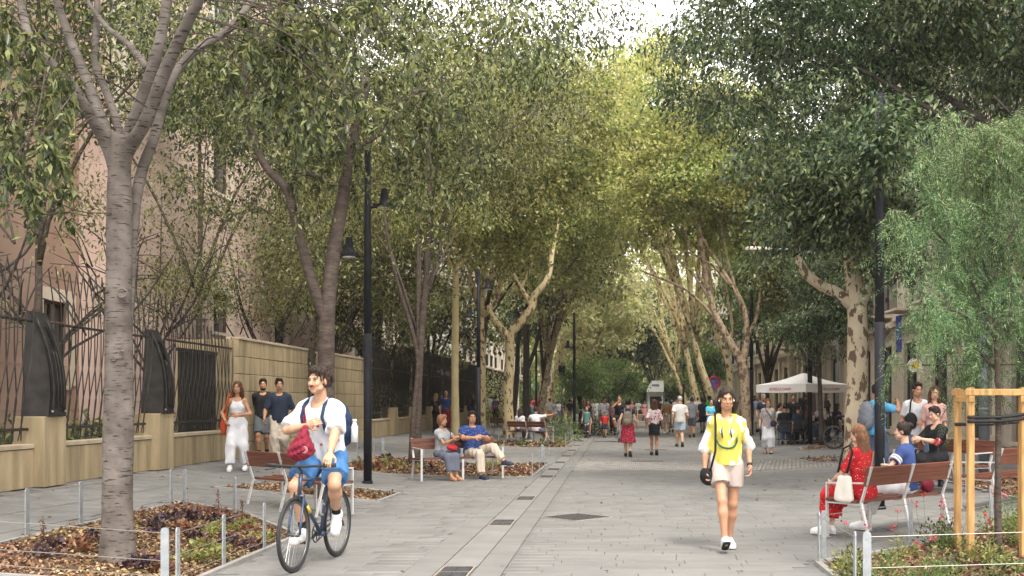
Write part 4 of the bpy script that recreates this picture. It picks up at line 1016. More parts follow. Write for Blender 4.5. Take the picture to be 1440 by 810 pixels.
# R3: large dark evergreen crown at the upper right
tree('evergreen_tree', 'large dense dark green tree overhanging the upper right', (7.6, 17.5, g(7.6)), 'dark',
     [([(7.6, 17.5, .1), (7.6, 17.5, 2), (7.4, 17.5, 4), (7.0, 17.5, 6), (6.8, 17.6, 8)], .2, .1), ([(7.4, 17.5, 3.8), (6.2, 17.6, 5.6), (4.6, 17.8, 6.8), (3.4, 17.8, 7.4)], .08, .015), ([(7.4, 17.5, 4.2), (6.6, 16.9, 5.6), (5.8, 16.5, 6.3)], .06, .012), ([(7.5, 17.5, 4.4), (8.2, 18.2, 5.6), (8.8, 19, 6.6)], .07, .02), ([(7, 17.5, 5.5), (5.4, 18.5, 7), (3.6, 19, 8)], .07, .03)],
     [(9.0, 17.5, 6.0, 1.8, 2.0, 1.8, 16), (5.8, 17.6, 6.9, 2.9, 2.6, 1.8), (3.1, 17.8, 6.7, 2.2, 2.2, 1.15), (7.9, 17.0, 6.4, 2.4, 2.4, 1.7), (4.0, 18.2, 8.6, 3.0, 2.6, 1.6), (7.2, 18.4, 8.6, 3.0, 2.6, 1.8), (1.9, 17.6, 7.3, 1.0, 1.5, 1.0), (5.2, 16.6, 4.9, 1.5, 1.3, .8), (3.9, 18, 5.0, 1.4, 1.3, .9, 12), (6.8, 17.0, 4.6, 1.8, 1.4, .8, 10), (A(1236, 190, 14.6)[0], 14.6, A(1236, 190, 14.6)[2], .5, .3, .5, 1.2)], 'dark', 1400, 66, .12, W=.42, seed=64, spread=.34, droop=.45, nb=220, br=.016, hollow=.2)
# R4: young dark tree by the cafe and its neighbour
b = gp(1156, 626); Y = b.y
tree('young_tree', 'thin trunked young tree with dark foliage in front of the cafe umbrella', b, 'brown',
     [([tuple(b), A(1154, 570, Y), A(1151, 500, Y), A(1149, 440, Y), A(1147, 380, Y)], .09, .04), ([A(1150, 500, Y), A(1128, 450, Y), A(1110, 410, Y)], .04, .02), ([A(1150, 480, Y), A(1170, 440, Y), A(1178, 400, Y)], .04, .02)],
     [(A(1130, 440, Y)[0], Y, 4.5, 1.6, 1.4, 1.1), (A(1110, 470, Y)[0], Y - .3, 4.0, 1.0, 1.0, .6), (A(1160, 400, Y)[0], Y, 5.4, 1.5, 1.3, 1.3), (A(1183, 440, Y)[0], Y - 1, 4.4, .9, .9, .9, 3), (A(1150, 505, Y)[0], Y - .8, 3.1, .75, .7, .55)], 'dark', 330, 52, .13, seed=65, spread=.34, nb=90, br=.012, flare=.1)
# crowns that fill the left rear above the fence
mktree('hackberry_tree', 'dense green tree above the fence right of the first lamp post', -10.2, 38, 12, (0, 0), 4.2, 340, 60, .14, 71, 'olive', 'brown', 2.6, .5, nb=130)
mktree('hackberry_tree', 'dense green tree above the fence behind the twin trunks', -10.4, 46, 12, (0, 0), 4.2, 280, 44, .2, 72, 'hack', 'brown', 2.4, .55, nb=90)
mktree('hackberry_tree', 'green tree above the fence behind the yellow trunks', -10.0, 56, 11, (0, 0), 4.0, 200, 40, .24, 73, 'olive', 'brown', 2.2, .6, nb=60)
mktree('hackberry_tree', 'green street tree in the left row behind the twin trunks', -6.3, 33.5, 13, (0, 0), 4.0, 380, 60, .14, 74, 'mixed', 'brown', 5.6, .5, nb=120, tr=.1)
# sparse dark multi stemmed trees behind the fence
def sparse(lab, x, y, seed, H=6.5, n=7, leaf=True, nc=70, per=26):
    r = random.Random(seed); z = g(X0); limbs = []
    for k in range(n):
        a = k * 6.28 / n + r.random(); q = r.uniform(.5, 1.0) * 2.2; h = H * r.uniform(.7, 1); s0 = Vector((x + cos(a) * .06, y + sin(a) * .06, z)); f = Vector((x + cos(a) * .12, y + sin(a) * .12, z + r.uniform(1.6, 2.6)))
        e = Vector((x + cos(a) * q, y + sin(a) * q, h)); limbs.append(([s0, s0.lerp(f, .5), f, f.lerp(e, .5) + Vector((cos(a) * .25, sin(a) * .25, -.1)), e], .05, .012))
        for j in range(4):
            m = f.lerp(e, r.uniform(.05, .8)); e2 = m + Vector((r.uniform(-1.3, 1.3), r.uniform(-1.3, 1.3), r.uniform(.1, 1.0))); limbs.append(([m, m.lerp(e2, .5) + Vector((0, 0, .14)), e2], .02, .006))
    return tree('multistem_tree', lab, (x, y, z), 'dark', limbs, [(x, y, H * .78, 2.2, 2.2, H * .28), (x, y, H * .6, 1.9, 1.9, .8)], 'olive', nc, per, .095, seed=seed, spread=.42, trunkn=6, nb=nc, br=.008, flare=0)
mktree('hackberry_tree', 'tall leafy tree behind the fence at the upper left', -10.6, 19.5, 11.5, (0, 0), 3.6, 240, 46, .13, 75, 'hack', 'brown', 6.0, .48, nb=120, tr=.1)
mktree('hackberry_tree', 'tall leafy tree behind the fence above the tall stone wall', -10.8, 27.5, 12.5, (0, 0), 3.6, 260, 46, .14, 76, 'hack', 'brown', 6.2, .5, nb=120, tr=.1)
sparse('dark bare stemmed tree behind the fence right of the big trunk', -10.6, 24.4, 81, 6.8, 8, nc=150, per=34)
sparse('dark bare stemmed tree behind the fence at the left edge', -9.9, 15.6, 82, 5.6, 5, nc=60, per=20)
sparse('dark thin stemmed tree behind the fence hidden by the big trunk', -10.3, 19.4, 83, 6, 6, nc=70, per=20)
sparse('dark stemmed leafy tree behind the tall stone wall', -10.4, 31.5, 84, 7.5, 7, nc=190, per=36)
# low shrubs behind the fences, one mass
r = np.random.default_rng(90); C = []
for i in range(300): C.append((r.uniform(-10.4, -9.2), r.uniform(12, 22.5), .35 + r.random() * .75))
for i in range(700): C.append((r.uniform(-10.8, -9.3), r.uniform(36, 78), .4 + r.random() ** .7 * 2.6))
V, Fc = crown_leaves(np.array(C), 26, .16, .5, r, .4)
o = link('shrubbery', npmesh('shrubbery', V, Fc), LM['hack']); o['kind'] = 'stuff'; o['label'] = 'dark shrubbery behind the steel fences'
for nm, lf, sd_, y0_, z0_, z1_, cnt in (('far_wood', 'olive', 91, 160, .5, 15, 1500), ('far_hedge', 'fresh', 92, 132, .3, 4.2, 500), ('far_foliage', 'pale', 93, 142, 2.5, 13, 900)):
    r = np.random.default_rng(sd_); C = np.stack([r.uniform(-16, 17, cnt), y0_ + r.uniform(0, 8, cnt), z0_ + (z1_ - z0_) * r.random(cnt)], 1)
    if nm != 'far_wood': C = C[np.sin(C[:, 0] * .8 + sd_) + np.sin(C[:, 0] * .33) > -.3]
    V, Fc = crown_leaves(C, 40, .75, .55, r, 1.2); o = link(nm, npmesh(nm, V, Fc), LM[lf]); o['kind'] = 'stuff'

# --- young pepper tree with weeping strands, staked in the front right bed
def pepper():
    b = gp(1405, 783); b = Vector((b.x, b.y, 0)); r = np.random.default_rng(99); rt = empty('pepper_tree', b, 0, 'young weeping tree with feathery light green foliage, staked in the front right bed', 'tree')
    Y = b.y; mb = MB(); nodes = []
    for pts, r0, r1 in [([b - b, A2(1403, 700, Y, b), A2(1404, 600, Y, b), A2(1402, 500, Y, b), A2(1396, 400, Y, b), A2(1400, 300, Y, b), A2(1395, 200, Y, b)], .042, .014),
                        ([A2(1400, 480, Y, b), A2(1360, 380, Y - .3, b), A2(1315, 325, Y - .5, b), A2(1285, 300, Y - .5, b)], .02, .006), ([A2(1398, 420, Y, b), A2(1370, 330, Y + .3, b), A2(1340, 260, Y + .5, b)], .018, .006),
                        ([A2(1400, 380, Y, b), A2(1440, 300, Y, b), A2(1500, 270, Y - .2, b)], .018, .006), ([A2(1400, 440, Y, b), A2(1450, 380, Y - .5, b), A2(1500, 350, Y - .8, b)], .018, .006), ([A2(1397, 300, Y, b), A2(1380, 230, Y - .2, b), A2(1365, 195, Y - .3, b)], .014, .005),
                        ([A2(1400, 470, Y, b), A2(1350, 440, Y - .7, b), A2(1310, 430, Y - 1.0, b)], .016, .006), ([A2(1400, 520, Y, b), A2(1350, 470, Y + .4, b), A2(1320, 470, Y + .7, b), A2(1295, 500, Y + .8, b)], .014, .005), ([A2(1401, 430, Y, b), A2(1370, 380, Y + .7, b), A2(1330, 370, Y + 1.0, b)], .016, .006)]:
        nodes += limb(mb, pts, r0, r1, 8, .03, 3)[3:]
    mb.build('trunk', BK['brown'], rt, True)
    nodes = np.array(nodes); st = MB(); BB = []; TT = []; LL = []
    nst = 270; orig = [nodes[r.integers(len(nodes))] + r.normal(size=3) * [.2, .34, .14] for _ in range(46)]
    for i in range(nst):
        a = orig[i % 46] + r.normal(size=3) * [.06, .07, .06]; ln = r.uniform(.45, 1.15) * (1 if a[2] > 2.6 else .7); dr = r.normal(size=2) * .13
        P = [a + np.array([dr[0] * t * 1.6, dr[1] * t * 1.6, .12 * sin(t * 2.6) - ln * t ** 1.5]) for t in np.linspace(0, 1, 7)]
        if P[-1][2] < 1.15: continue
        xx = P[-1][0] + b.x
        if 2.85 < xx < 3.25 and P[-1][2] < 2.35: continue
        st.tube(P, list(np.linspace(.005, .0016, 7)), 3, False)
        for q in range(int(10 + ln * 10)):
            t = r.random(); k = min(int(t * 6), 5); f = t * 6 - k; c = P[k] * (1 - f) + P[k + 1] * f
            d = r.normal(size=3); d[2] = -abs(d[2]) * .7 - .55; d /= np.linalg.norm(d); fl = r.uniform(.18, .32); sd = np.cross(d, r.normal(size=3)); sd /= np.linalg.norm(sd)
            for m in range(9):
                u = (m + .8) / 9.5
                for s_ in (-1, 1):
                    BB.append(c + d * fl * u + np.array([0, 0, -.03 * u * u])); tt = sd * s_ * .8 + d * .6; TT.append(tt / np.linalg.norm(tt)); LL.append(.062 * (1 - .45 * u) * r.uniform(.8, 1.15))
    st.build('hanging_twigs', BK['brown'], rt, True)
    V, Fc = leaves(np.array(BB), np.array(TT), np.array(LL), np.array(LL) * .17, r); link('crown', npmesh('crown', V, Fc), LM['pepper'], rt); LEAFCOUNT[0] += len(Fc)
def A2(px, py, Y, b): return at(px, py, Y) - Vector(b)
pepper()
# stake frame round it
M_pine = mat('pine_stake', (.34, .19, .07), .7, col2=(.56, .33, .12), scale=5, stretch=(6, 6, .6), bump=.2, bscale=20, rnd=.06)
M_rub = mat('black_rubber', (.012, .012, .013), .6)
bs = gp(1405, 783); rt = empty('tree_stakes', (bs.x, bs.y, 0), 0, 'honey coloured timber stake frame with black rubber ties round the young weeping tree', 'tree support')
sx = []
for (px, py, dy) in ((1354, 783, -.12), (1347, 776, .45), (1427, 779, -.1), (1436, 770, .5)):
    p = gp(px, py); x, y = p.x - bs.x, dy; sx.append((x, y)); MB().cbox((x, y, .84), (.062, .062, 1.72), .01, radians(8)).build('stake', M_pine, rt)
for (i, j) in ((0, 2), (1, 3), (0, 1), (2, 3)):
    a, b_ = Vector((*sx[i], 1.64)), Vector((*sx[j], 1.64)); d = b_ - a; zz = 1.655 if i + j in (2, 4) else 1.59
    MB().cbox(((a.x + b_.x) / 2, (a.y + b_.y) / 2 - (.02 if i + j == 2 else 0), zz), (d.length + .12, .055, .06), .008, atan2(d.y, d.x)).build('crossbar', M_pine, rt)
for (i, j, z) in ((0, 2, 1.37), (0, 2, 1.41), (1, 3, 1.33)):
    a, b_ = Vector((*sx[i], z)), Vector((*sx[j], z + .03)); m = (a + b_) / 2 + Vector((0, .05, -.015))
    mb = MB(); mb.tube([a + Vector((-.04, -.04, 0)), a + Vector((0, -.04, 0)), m + Vector((-.05, -.01, 0)), m, m + Vector((.06, 0, 0)), b_ + Vector((0, -.04, 0))], .018, 6); mb.build('rubber_tie', M_rub, rt, True)

# ================================================================== small plants
def plant(label, x, y, leafm, R=.16, h=.14, n=70, L=.06, W=.8, seed=0, name='bedding_plant', grp=None, flowers=None, spikes=0, cat='plant'):
    r = np.random.default_rng(seed); rt = empty(name, (x, y, g(x) + .01), 0, label, cat, grp)
    d = r.normal(size=(n, 3)); d[:, 2] = abs(d[:, 2]); d /= np.linalg.norm(d, axis=1)[:, None]; B = d * np.array([R, R, h]) * r.random((n, 1)) ** .4; T = d + r.normal(size=(n, 3)) * .5; T /= np.linalg.norm(T, axis=1)[:, None]
    V, Fc = leaves(B, T, L * r.uniform(.6, 1.3, n), L * W, r); link('leaves', npmesh('leaves', V, Fc), LM[leafm], rt)
    mb = MB()
    for i in range(min(n // 5, 14)): mb.tube([(0, 0, 0), tuple(B[i] * .5), tuple(B[i])], [.003, .0025, .0015], 3, False)
    mb.build('stems', MATS.get('plant_stem') or mat('plant_stem', (.12, .1, .04), .8), rt)
    if flowers:
        mb = MB(); VV = []; k = 8
        for i in range(flowers):
            a = r.uniform(0, 6.28); e = np.array([cos(a) * R * r.uniform(.3, 1.2), sin(a) * R * r.uniform(.3, 1.2), h + r.uniform(.08, .28)]); mb.tube([tuple(e * [.5, .5, .2]), tuple(e * [.9, .9, .7]), tuple(e)], [.003, .002, .0015], 3, False)
            VV.append(e + r.normal(size=(k, 3)) * .018)
        mb.build('flower_stems', MATS['plant_stem'], rt)['kind'] = 'stuff'; B = np.concatenate(VV); T = r.normal(size=B.shape); T /= np.linalg.norm(T, axis=1)[:, None]
        V, Fc = leaves(B, T, .03, .022, r); link('flowers', npmesh('flowers', V, Fc), leafmat('petal_red', (.35, .02, .03), (.45, .025, .04), (.55, .05, .06), .2), rt)['kind'] = 'stuff'
    return rt
rp = random.Random(12)
descr = [('purple', 'dark purple leaved plant'), ('purple', 'dark purple leaved plant'), ('dry', 'withered brown plant'), ('lime', 'yellow green leaved plant')]
spots1 = [(130, 764, 'purple'), (75, 772, 'purple'), (60, 786, 'purple'), (110, 778, 'dry'), (115, 770, 'dry'), (213, 742, 'purple'), (235, 737, 'purple'), (255, 732, 'purple'), (270, 733, 'purple'), (222, 752, 'purple'), (300, 738, 'purple'), (318, 740, 'purple'), (308, 747, 'lime'), (298, 756, 'lime'), (345, 748, 'lime'), (352, 752, 'dry'), (340, 745, 'lime'),
          (275, 762, 'purple'), (285, 775, 'lime'), (300, 790, 'lime'), (305, 778, 'lime'), (320, 768, 'purple'), (200, 797, 'purple'), (215, 804, 'purple'), (188, 803, 'purple'), (232, 806, 'dry'), (265, 792, 'lime'), (350, 770, 'dry'), (348, 775, 'purple'), (258, 748, 'dry'), (365, 764, 'lime')]
places = {0: 'at the far corner posts', 1: 'beside the big trunk', 2: 'near the promenade posts', 3: 'by the wall side cables'}
for i, (px, py, k) in enumerate(spots1):
    p = gp(px, py); d = {'purple': 'low dark purple leafed plant', 'lime': 'low yellow green leafed plant', 'dry': 'low withered brown plant'}[k]
    where = 'near the wall side cables' if px < 150 else ('beside the big trunk base' if 180 < px < 235 and py > 790 else ('near the far corner posts' if py < 750 and px < 290 else ('below the left bench' if py < 760 else 'by the promenade side posts')))
    plant('%s %s in the front left bed' % (d, where), p.x, p.y, k, .13 if k != 'lime' else .16, .11, 60, .055, .85, seed=i + 200, grp='%ss %s' % (d, where))
def spike(label, px, py, h, seed=0):
    p = gp(px, py); r = np.random.default_rng(seed); rt = empty('dead_flower_spike', p, 0, label, 'plant'); MB().tube([(0, 0, 0), (.01, 0, h * .5), (.0, 0.01, h)], [.006, .005, .002], 5).build('stem', BK['brown'], rt)
    n = 70; B = np.stack([r.normal(size=n) * .012, r.normal(size=n) * .012, h * (.3 + .7 * r.random(n))], 1); T = r.normal(size=(n, 3)); T /= np.linalg.norm(T, axis=1)[:, None]; V, Fc = leaves(B, T, .026, .018, r); link('seed_heads', npmesh('s', V, Fc), LM['dry'], rt)
spike('tall withered brown flower spike at the far corner of the front left bed', 306, 739, .43, 1); spike('short withered brown flower spike below the left bench', 340, 737, .3, 2); spike('withered brown flower spike left of the big trunk', 60, 772, .3, 3); spike('drooping withered flower spike beside the wall side post', 200, 743, .25, 4)
# bed by the couple, far bed, right bed
r = random.Random(44)
for i in range(16):
    x, y = r.uniform(-5.9, -1.95), r.uniform(22.1, 26.4); k = r.choice(['dry', 'purple', 'lime', 'hack']); plant('small sparse %s plant in the leaf litter %s the seated couple' % ({'dry': 'withered', 'purple': 'purple', 'lime': 'yellow green', 'hack': 'green'}[k], 'left of' if x < -4.3 else ('right of' if x > -2.7 else 'behind')), x, y, k, .16, .16, 46, .08, .7, seed=300 + i, grp='small plants in the middle bed')
for i in range(12):
    x, y = r.uniform(-5.6, -1.95), r.uniform(36.1, 37.6); kf = r.choice(['hack', 'lime', 'purple', 'dry']); plant('small distant %s plant in the bed %s the far bench' % ({'dry': 'withered', 'purple': 'purple', 'lime': 'yellow green', 'hack': 'green'}[kf], 'left of' if x < -4.2 else ('right of' if x > -2.7 else 'in front of')), x, y, kf, .24, .25, 40, .12, .7, seed=330 + i, grp='small plants in the far bed')
plant('leafy green shrub at the right end of the far bench', -2.2, 42.5, 'fresh', .75, 1.0, 500, .16, .4, seed=3, name='shrub', cat='shrub'); plant('dark green shrub beside the litter bin', -1.2, 50, 'hack', .8, 1.1, 400, .2, .4, seed=4, name='shrub', cat='shrub')
plant('pale leafy shrub between the yellow trunks', -7.6, 64, 'pale', 1.4, 3.2, 900, .22, .5, seed=5, name='shrub', cat='shrub'); plant('yellow green shrub behind the yellow trunks', -6.6, 58, 'lime', 1.0, 1.0, 400, .18, .5, seed=6, name='shrub', cat='shrub')
n = 0
while n < 56:
    x, y = r.uniform(2.0, 6.6), r.uniform(8.8, 12.9)
    if not inpoly(x, y, BEDS['front_right'], .12): continue
    if x > 4.0 and y < 10.6 and r.random() < .7: continue
    n += 1; fl = 2 if (y > 10.4 or r.random() < .15) and x < 4.4 and r.random() < .7 else 0
    lf = r.choice(['fresh', 'fresh', 'hack', 'lime']); wh = 'by the corner posts at left' if x < 2.7 else ('behind the right bench' if y > 10.8 else ('at the foot of the stakes' if x > 3.6 else 'in the middle of the front right bed'))
    lb = '%s bedding plant%s %s' % ({'fresh': 'bright green', 'hack': 'dark green', 'lime': 'yellow green'}[lf], ' with small red flowers' if fl else '', wh)
    plant(lb, x, y, lf, .18, .2 if y < 11 else .3, 130, .05, .5, seed=400 + n, grp=lb.replace(' plant', ' plants', 1), flowers=fl)
plant('leafy green bush at the foot of the timber stakes', 4.35, 11.3, 'fresh', .35, .6, 420, .05, .5, seed=7, name='shrub', cat='shrub')
plant('leafy green bush at the right edge behind the stakes', 5.0, 12.2, 'fresh', .45, .7, 500, .05, .5, seed=8, name='shrub', cat='shrub')
# ================================================================== people
def V3(*a): return np.array(a, float)
def nrm(a): a = np.array(a, float); return a / (np.linalg.norm(a) + 1e-9)
def rotm(yaw=0, pitch=0, roll=0):
    """yaw about z (positive turns to the person's left), pitch forward, roll sideways; face looks along -y"""
    return np.array(Matrix.Rotation(yaw, 3, 'Z') @ Matrix.Rotation(pitch, 3, 'X') @ Matrix.Rotation(roll, 3, 'Y'))
def ik(a, t, l1, l2, pole):
    a = np.array(a, float); t = np.array(t, float); d = t - a; L = np.linalg.norm(d); Lm = min(max(L, abs(l1 - l2) + .01), (l1 + l2) * .998)
    u = d / L; x = (l1 * l1 - l2 * l2 + Lm * Lm) / (2 * Lm); h = sqrt(max(l1 * l1 - x * x, 0))
    p = np.array(pole, float); p = p - u * (p @ u); p = nrm(p)
    return a + u * x + p * h, a + u * Lm

SKINS = {}
def skinmat(tone):
    c = {'fair': (.56, .34, .24), 'tan': (.42, .22, .13), 'olive': (.47, .27, .17), 'brown': (.2, .1, .06), 'deep': (.07, .035, .022)}[tone]
    return mat('skin_' + tone, tuple(x * .93 for x in c), .5, col2=tuple(min(1, x * 1.07) for x in c), scale=9, sss=.12, bump=.12, bscale=90, bdist=.004, spec=.35)
def cloth(name, c, c2=None, rough=.85, scale=6, bump=.35, **k):
    return mat('cloth_' + name, c, rough, col2=c2 or tuple(x * 1.12 for x in c), scale=scale, bump=bump, bscale=60, bdist=.006, spec=.2, **k)
def floral(name, base, cols, scale=18, thr=.34):
    if name in MATS: return MATS[name]
    m, n, b = _new(name); L = n.links.new; b.inputs['Roughness'].default_value = .85; b.inputs['Specular IOR Level'].default_value = .2
    tcn = n.nodes.new('ShaderNodeTexCoord'); cur = None
    prev = n.nodes.new('ShaderNodeRGB'); prev.outputs[0].default_value = (*base, 1); prev = prev.outputs[0]
    for i, (c, s, t) in enumerate(cols):
        ns = n.nodes.new('ShaderNodeTexNoise'); ns.inputs['Scale'].default_value = 14; L(tcn.outputs['Object'], ns.inputs['Vector'])
        ad = n.nodes.new('ShaderNodeVectorMath'); ad.operation = 'MULTIPLY_ADD'; ad.inputs[1].default_value = (.05,) * 3; L(ns.outputs['Color'], ad.inputs[0]); L(tcn.outputs['Object'], ad.inputs[2])
        vo = n.nodes.new('ShaderNodeTexVoronoi'); vo.inputs['Scale'].default_value = s; L(ad.outputs[0], vo.inputs['Vector'])
        lt = n.nodes.new('ShaderNodeMath'); lt.operation = 'LESS_THAN'; lt.inputs[1].default_value = t; L(vo.outputs['Distance'], lt.inputs[0])
        mxn = n.nodes.new('ShaderNodeMix'); mxn.data_type = 'RGBA'; L(lt.outputs[0], mxn.inputs['Factor']); L(prev, mxn.inputs[6]); mxn.inputs[7].default_value = (*c, 1); prev = mxn.outputs[2]
    L(prev, b.inputs['Base Color']); MATS[name] = m; return m
HAIRC = {'black': ((.012, .009, .008), (.03, .022, .018)), 'brown': ((.013, .008, .006), (.034, .02, .013)), 'auburn': ((.05, .018, .009), (.13, .05, .024)), 'dark': ((.018, .012, .009), (.05, .03, .02)),
         'blonde': ((.16, .085, .04), (.36, .22, .12)), 'ginger': ((.22, .09, .03), (.4, .2, .08)), 'grey': ((.25, .22, .2), (.5, .46, .42)), 'lightbrown': ((.12, .06, .03), (.28, .15, .08)), 'strawberry': ((.15, .062, .03), (.33, .17, .09))}
def hairmat(c):
    a, b = HAIRC[c]; return mat('hair_' + c, a, .55, col2=b, scale=22, stretch=(1, 1, .18), bump=.6, bscale=70, bdist=.01, spec=.3, contrast=(.3, .7))

class Fig:
    """posed figure; all pose coordinates are metres in the figure's own frame, facing -y"""
    def __init__(s, H=1.75, fem=False, child=False, heavy=0., pel=None, lean=0., twist=0., side=0., head=(0, 0, 0), la=None, ra=None, lh=None, rh=None,
                 lk=(0, -1, 0), rk=(0, -1, 0), le=(.3, 1, -.4), re=(-.3, 1, -.4), ltoe=(0, 0), rtoe=(0, 0), neckf=.03, lcurl=.5, rcurl=.5, lhd=None, rhd=None, lpn=None, rpn=None):
        s.H = H; k = s.k = H / 1.75; s.fem = fem; s.w = k * (1 + .22 * heavy) * (.9 if fem else 1); s.heavy = heavy; s.child = child
        s.pel = V3(0, 0, .95 * k) if pel is None else V3(*pel)
        spine = V3(sin(side), -sin(lean) * cos(side), cos(lean) * cos(side));
        x = nrm(np.cross(V3(-sin(twist), cos(twist), 0) * 1.0, spine)); s.R = np.stack([x, np.cross(spine, x), spine], 1)
        sw = (.150 if fem else .172) * (1 + .06 * heavy)
        T = s.T
        s.sl, s.sr = T(sw, .005, .425), T(-sw, .005, .425)
        hw = .09; s.hl, s.hr = s.pel + V3(hw * k, 0, -.03 * k), s.pel + V3(-hw * k, 0, -.03 * k)
        la = V3(.1 * k, 0, .08 * k) if la is None else V3(*la); ra = V3(-.1 * k, 0, .08 * k) if ra is None else V3(*ra)
        s.lk, s.la = ik(s.hl, la, .43 * k, .42 * k, lk); s.rk, s.ra = ik(s.hr, ra, .43 * k, .42 * k, rk)
        if lh is None: lh = s.sl + V3(.06, -.04, -.53) * k
        if rh is None: rh = s.sr + V3(-.06, -.04, -.53) * k
        s.le, s.lh = ik(s.sl, lh, .29 * k, .26 * k, le); s.re, s.rh = ik(s.sr, rh, .29 * k, .26 * k, re)
        s.nb = T(0, .01, .49); hr = rotm(*head); s.HR = hr
        hs = 1.12 if child else 1.0; s.hk = k * hs * (.97 if fem else 1)
        up = nrm(s.R[:, 2] * .5 + V3(0, 0, 1)); s.hc = s.nb + up * (.20 * k) + V3(0, -neckf * k, 0)
        s.ltoe, s.rtoe = ltoe, rtoe; s.curl = (lcurl, rcurl); s.hd = (lhd, rhd); s.pn = (lpn, rpn)
    def T(s, x, y, z): return s.pel + s.R @ (V3(x * s.w / 1, y * s.w, z * s.k))
    def HT(s, x, y, z): return s.hc + s.HR @ (V3(x, y, z) * s.hk)
    def footdirs(s, side):
        yaw, pit = s.ltoe if side > 0 else s.rtoe
        f = V3(sin(yaw) * cos(pit), -cos(yaw) * cos(pit), -sin(pit)); r = V3(cos(yaw), sin(yaw), 0); return f, nrm(np.cross(r, f)) * 1.0
    def torso(s, S, e=0., k=.05, full=True, low=True):
        w, h = s.w, s.k; E = lambda c, r, kk=k: S.ell(s.T(*c), [r[0] * w + e, r[1] * w + e, r[2] * h + e], kk, s.R)
        hv = s.heavy
        if low: E((0, .005, -.01), (.168 if s.fem else .16, .118, .11))
        E((0, -.012 * hv, .14), ((.128 if s.fem else .142) * (1 + .1 * hv), .098 * (1 + .35 * hv), .15))
        E((0, .0, .32), (.15 if s.fem else .165, .11, .17))
        S.cap(s.T(-.105, .01, .425), s.T(.105, .01, .425), .058 * w + e, .058 * w + e, k)
        for q in (-1, 1): S.cap(s.T(q * .03, .015, .47), s.T(q * .12, .01, .44), .042 * w + e, .040 * w + e, k)
        if s.fem and not s.child:
            for q in (-1, 1): E((q * .072, -.082, .31), (.062, .055, .062), .035)
        for a in (s.sl, s.sr): S.ell(a, [.052 * w + e] * 3, k)
    def arm(s, S, side, e=0., k=.02, t1=2.):
        a, b, c = (s.sl, s.le, s.lh) if side > 0 else (s.sr, s.re, s.rh); w = s.w * (.9 if s.fem else 1)
        S.cap(a, b, .047 * w + e, .038 * w + e, k); S.cap(b, b + (c - b) * .35, .040 * w + e, .041 * w + e, k); S.cap(b + (c - b) * .35, c, .041 * w + e, .026 * w + e, k)
    def leg(s, S, side, e=0., k=.03):
        a, b, c = (s.hl, s.lk, s.la) if side > 0 else (s.hr, s.rk, s.ra); w = s.w
        S.cap(a, a + (b - a) * .4, .090 * w + e, .078 * w + e, k); S.cap(a + (b - a) * .4, b, .078 * w + e, .053 * w + e, k)
        m = b + (c - b) * .3; bk = nrm(np.cross(np.cross(c - b, V3(0, -1, 0) if abs(nrm(c - b)[1]) < .9 else V3(0, 0, -1)), c - b))
        S.cap(b, m, .052 * w + e, .056 * w + e, k); S.cap(m, c, .054 * w + e, .034 * w + e, k)
        S.ell(m - bk * .012 * w, [.05 * w + e, .05 * w + e, .10 * s.k + e], k, np.stack(_frame(c - b), 1)); S.ell(b, [.050 * w + e] * 3, .02)
    def foot(s, S, side, e=0., k=.025):
        A = s.la if side > 0 else s.ra; f, u = s.footdirs(side); h = s.k
        if side and u[2] < 0: u = -u
        S.cap(A + f * -.03 * h - u * .045 * h, A + f * .16 * h - u * .055 * h, .034 * h + e, .030 * h + e, k); S.cap(A, A + f * .11 * h - u * .04 * h, .035 * h + e, .028 * h + e, k)
        S.cap(A + f * .1 * h - u * .055 * h, A + f * .165 * h - u * .058 * h, .038 * h + e, .03 * h + e, k)
def _frame(z):
    z = nrm(z); a = V3(1, 0, 0) if abs(z[0]) < .9 else V3(0, 1, 0); x = nrm(np.cross(a, z)); return x, np.cross(z, x), z
def handsdf(s, side, v):
    e, w = (s.le, s.lh) if side > 0 else (s.re, s.rh); i = 0 if side > 0 else 1; c = s.curl[i]
    d = nrm(w - e) if s.hd[i] is None else nrm(s.hd[i]); k = s.k * (.92 if s.fem else 1)
    n = V3(-side, 0, 0) if s.pn[i] is None else V3(*s.pn[i]); n = nrm(n - d * (n @ d)); t = np.cross(d, n) * (side)
    if s.pn[i] is None and t[1] > 0: t = -t
    S = Sdf(); S.cap(w - d * .03 * k, w + d * .02 * k, .026 * k, .026 * k, .02)
    S.ell(w + d * .052 * k, [.041 * k, .05 * k, .015 * k], .02, np.stack([t, d, n], 1))
    for j, L in enumerate((.074, .082, .077, .06)):
        b = w + (d * .088 + t * (.031 - .0205 * j)) * k; r = (.0088 - .0004 * j) * k
        cj = c * (.8 + .15 * j)
        d1 = d * cos(cj) + n * sin(cj); m = b + d1 * L * .5 * k; d2 = d * cos(cj * 2.1) + n * sin(cj * 2.1); q = m + d2 * L * .32 * k; d3 = d * cos(cj * 2.9) + n * sin(cj * 2.9)
        S.cap(b, m, r * 1.05, r, .006 * k); S.cap(m, q, r, r * .92, .004); S.cap(q, q + d3 * L * .2 * k, r * .92, r * .8, .004)
    b = w + (d * .025 + t * .032) * k; m = b + nrm(d * .6 + t * .7 + n * .35) * .04 * k; S.cap(b, m, .013 * k, .0105 * k, .012); S.cap(m, m + nrm(d * .9 + t * .15 + n * (.3 + c * .5)) * .034 * k, .0105 * k, .008 * k, .004)
    return S.mesh(v, .01)
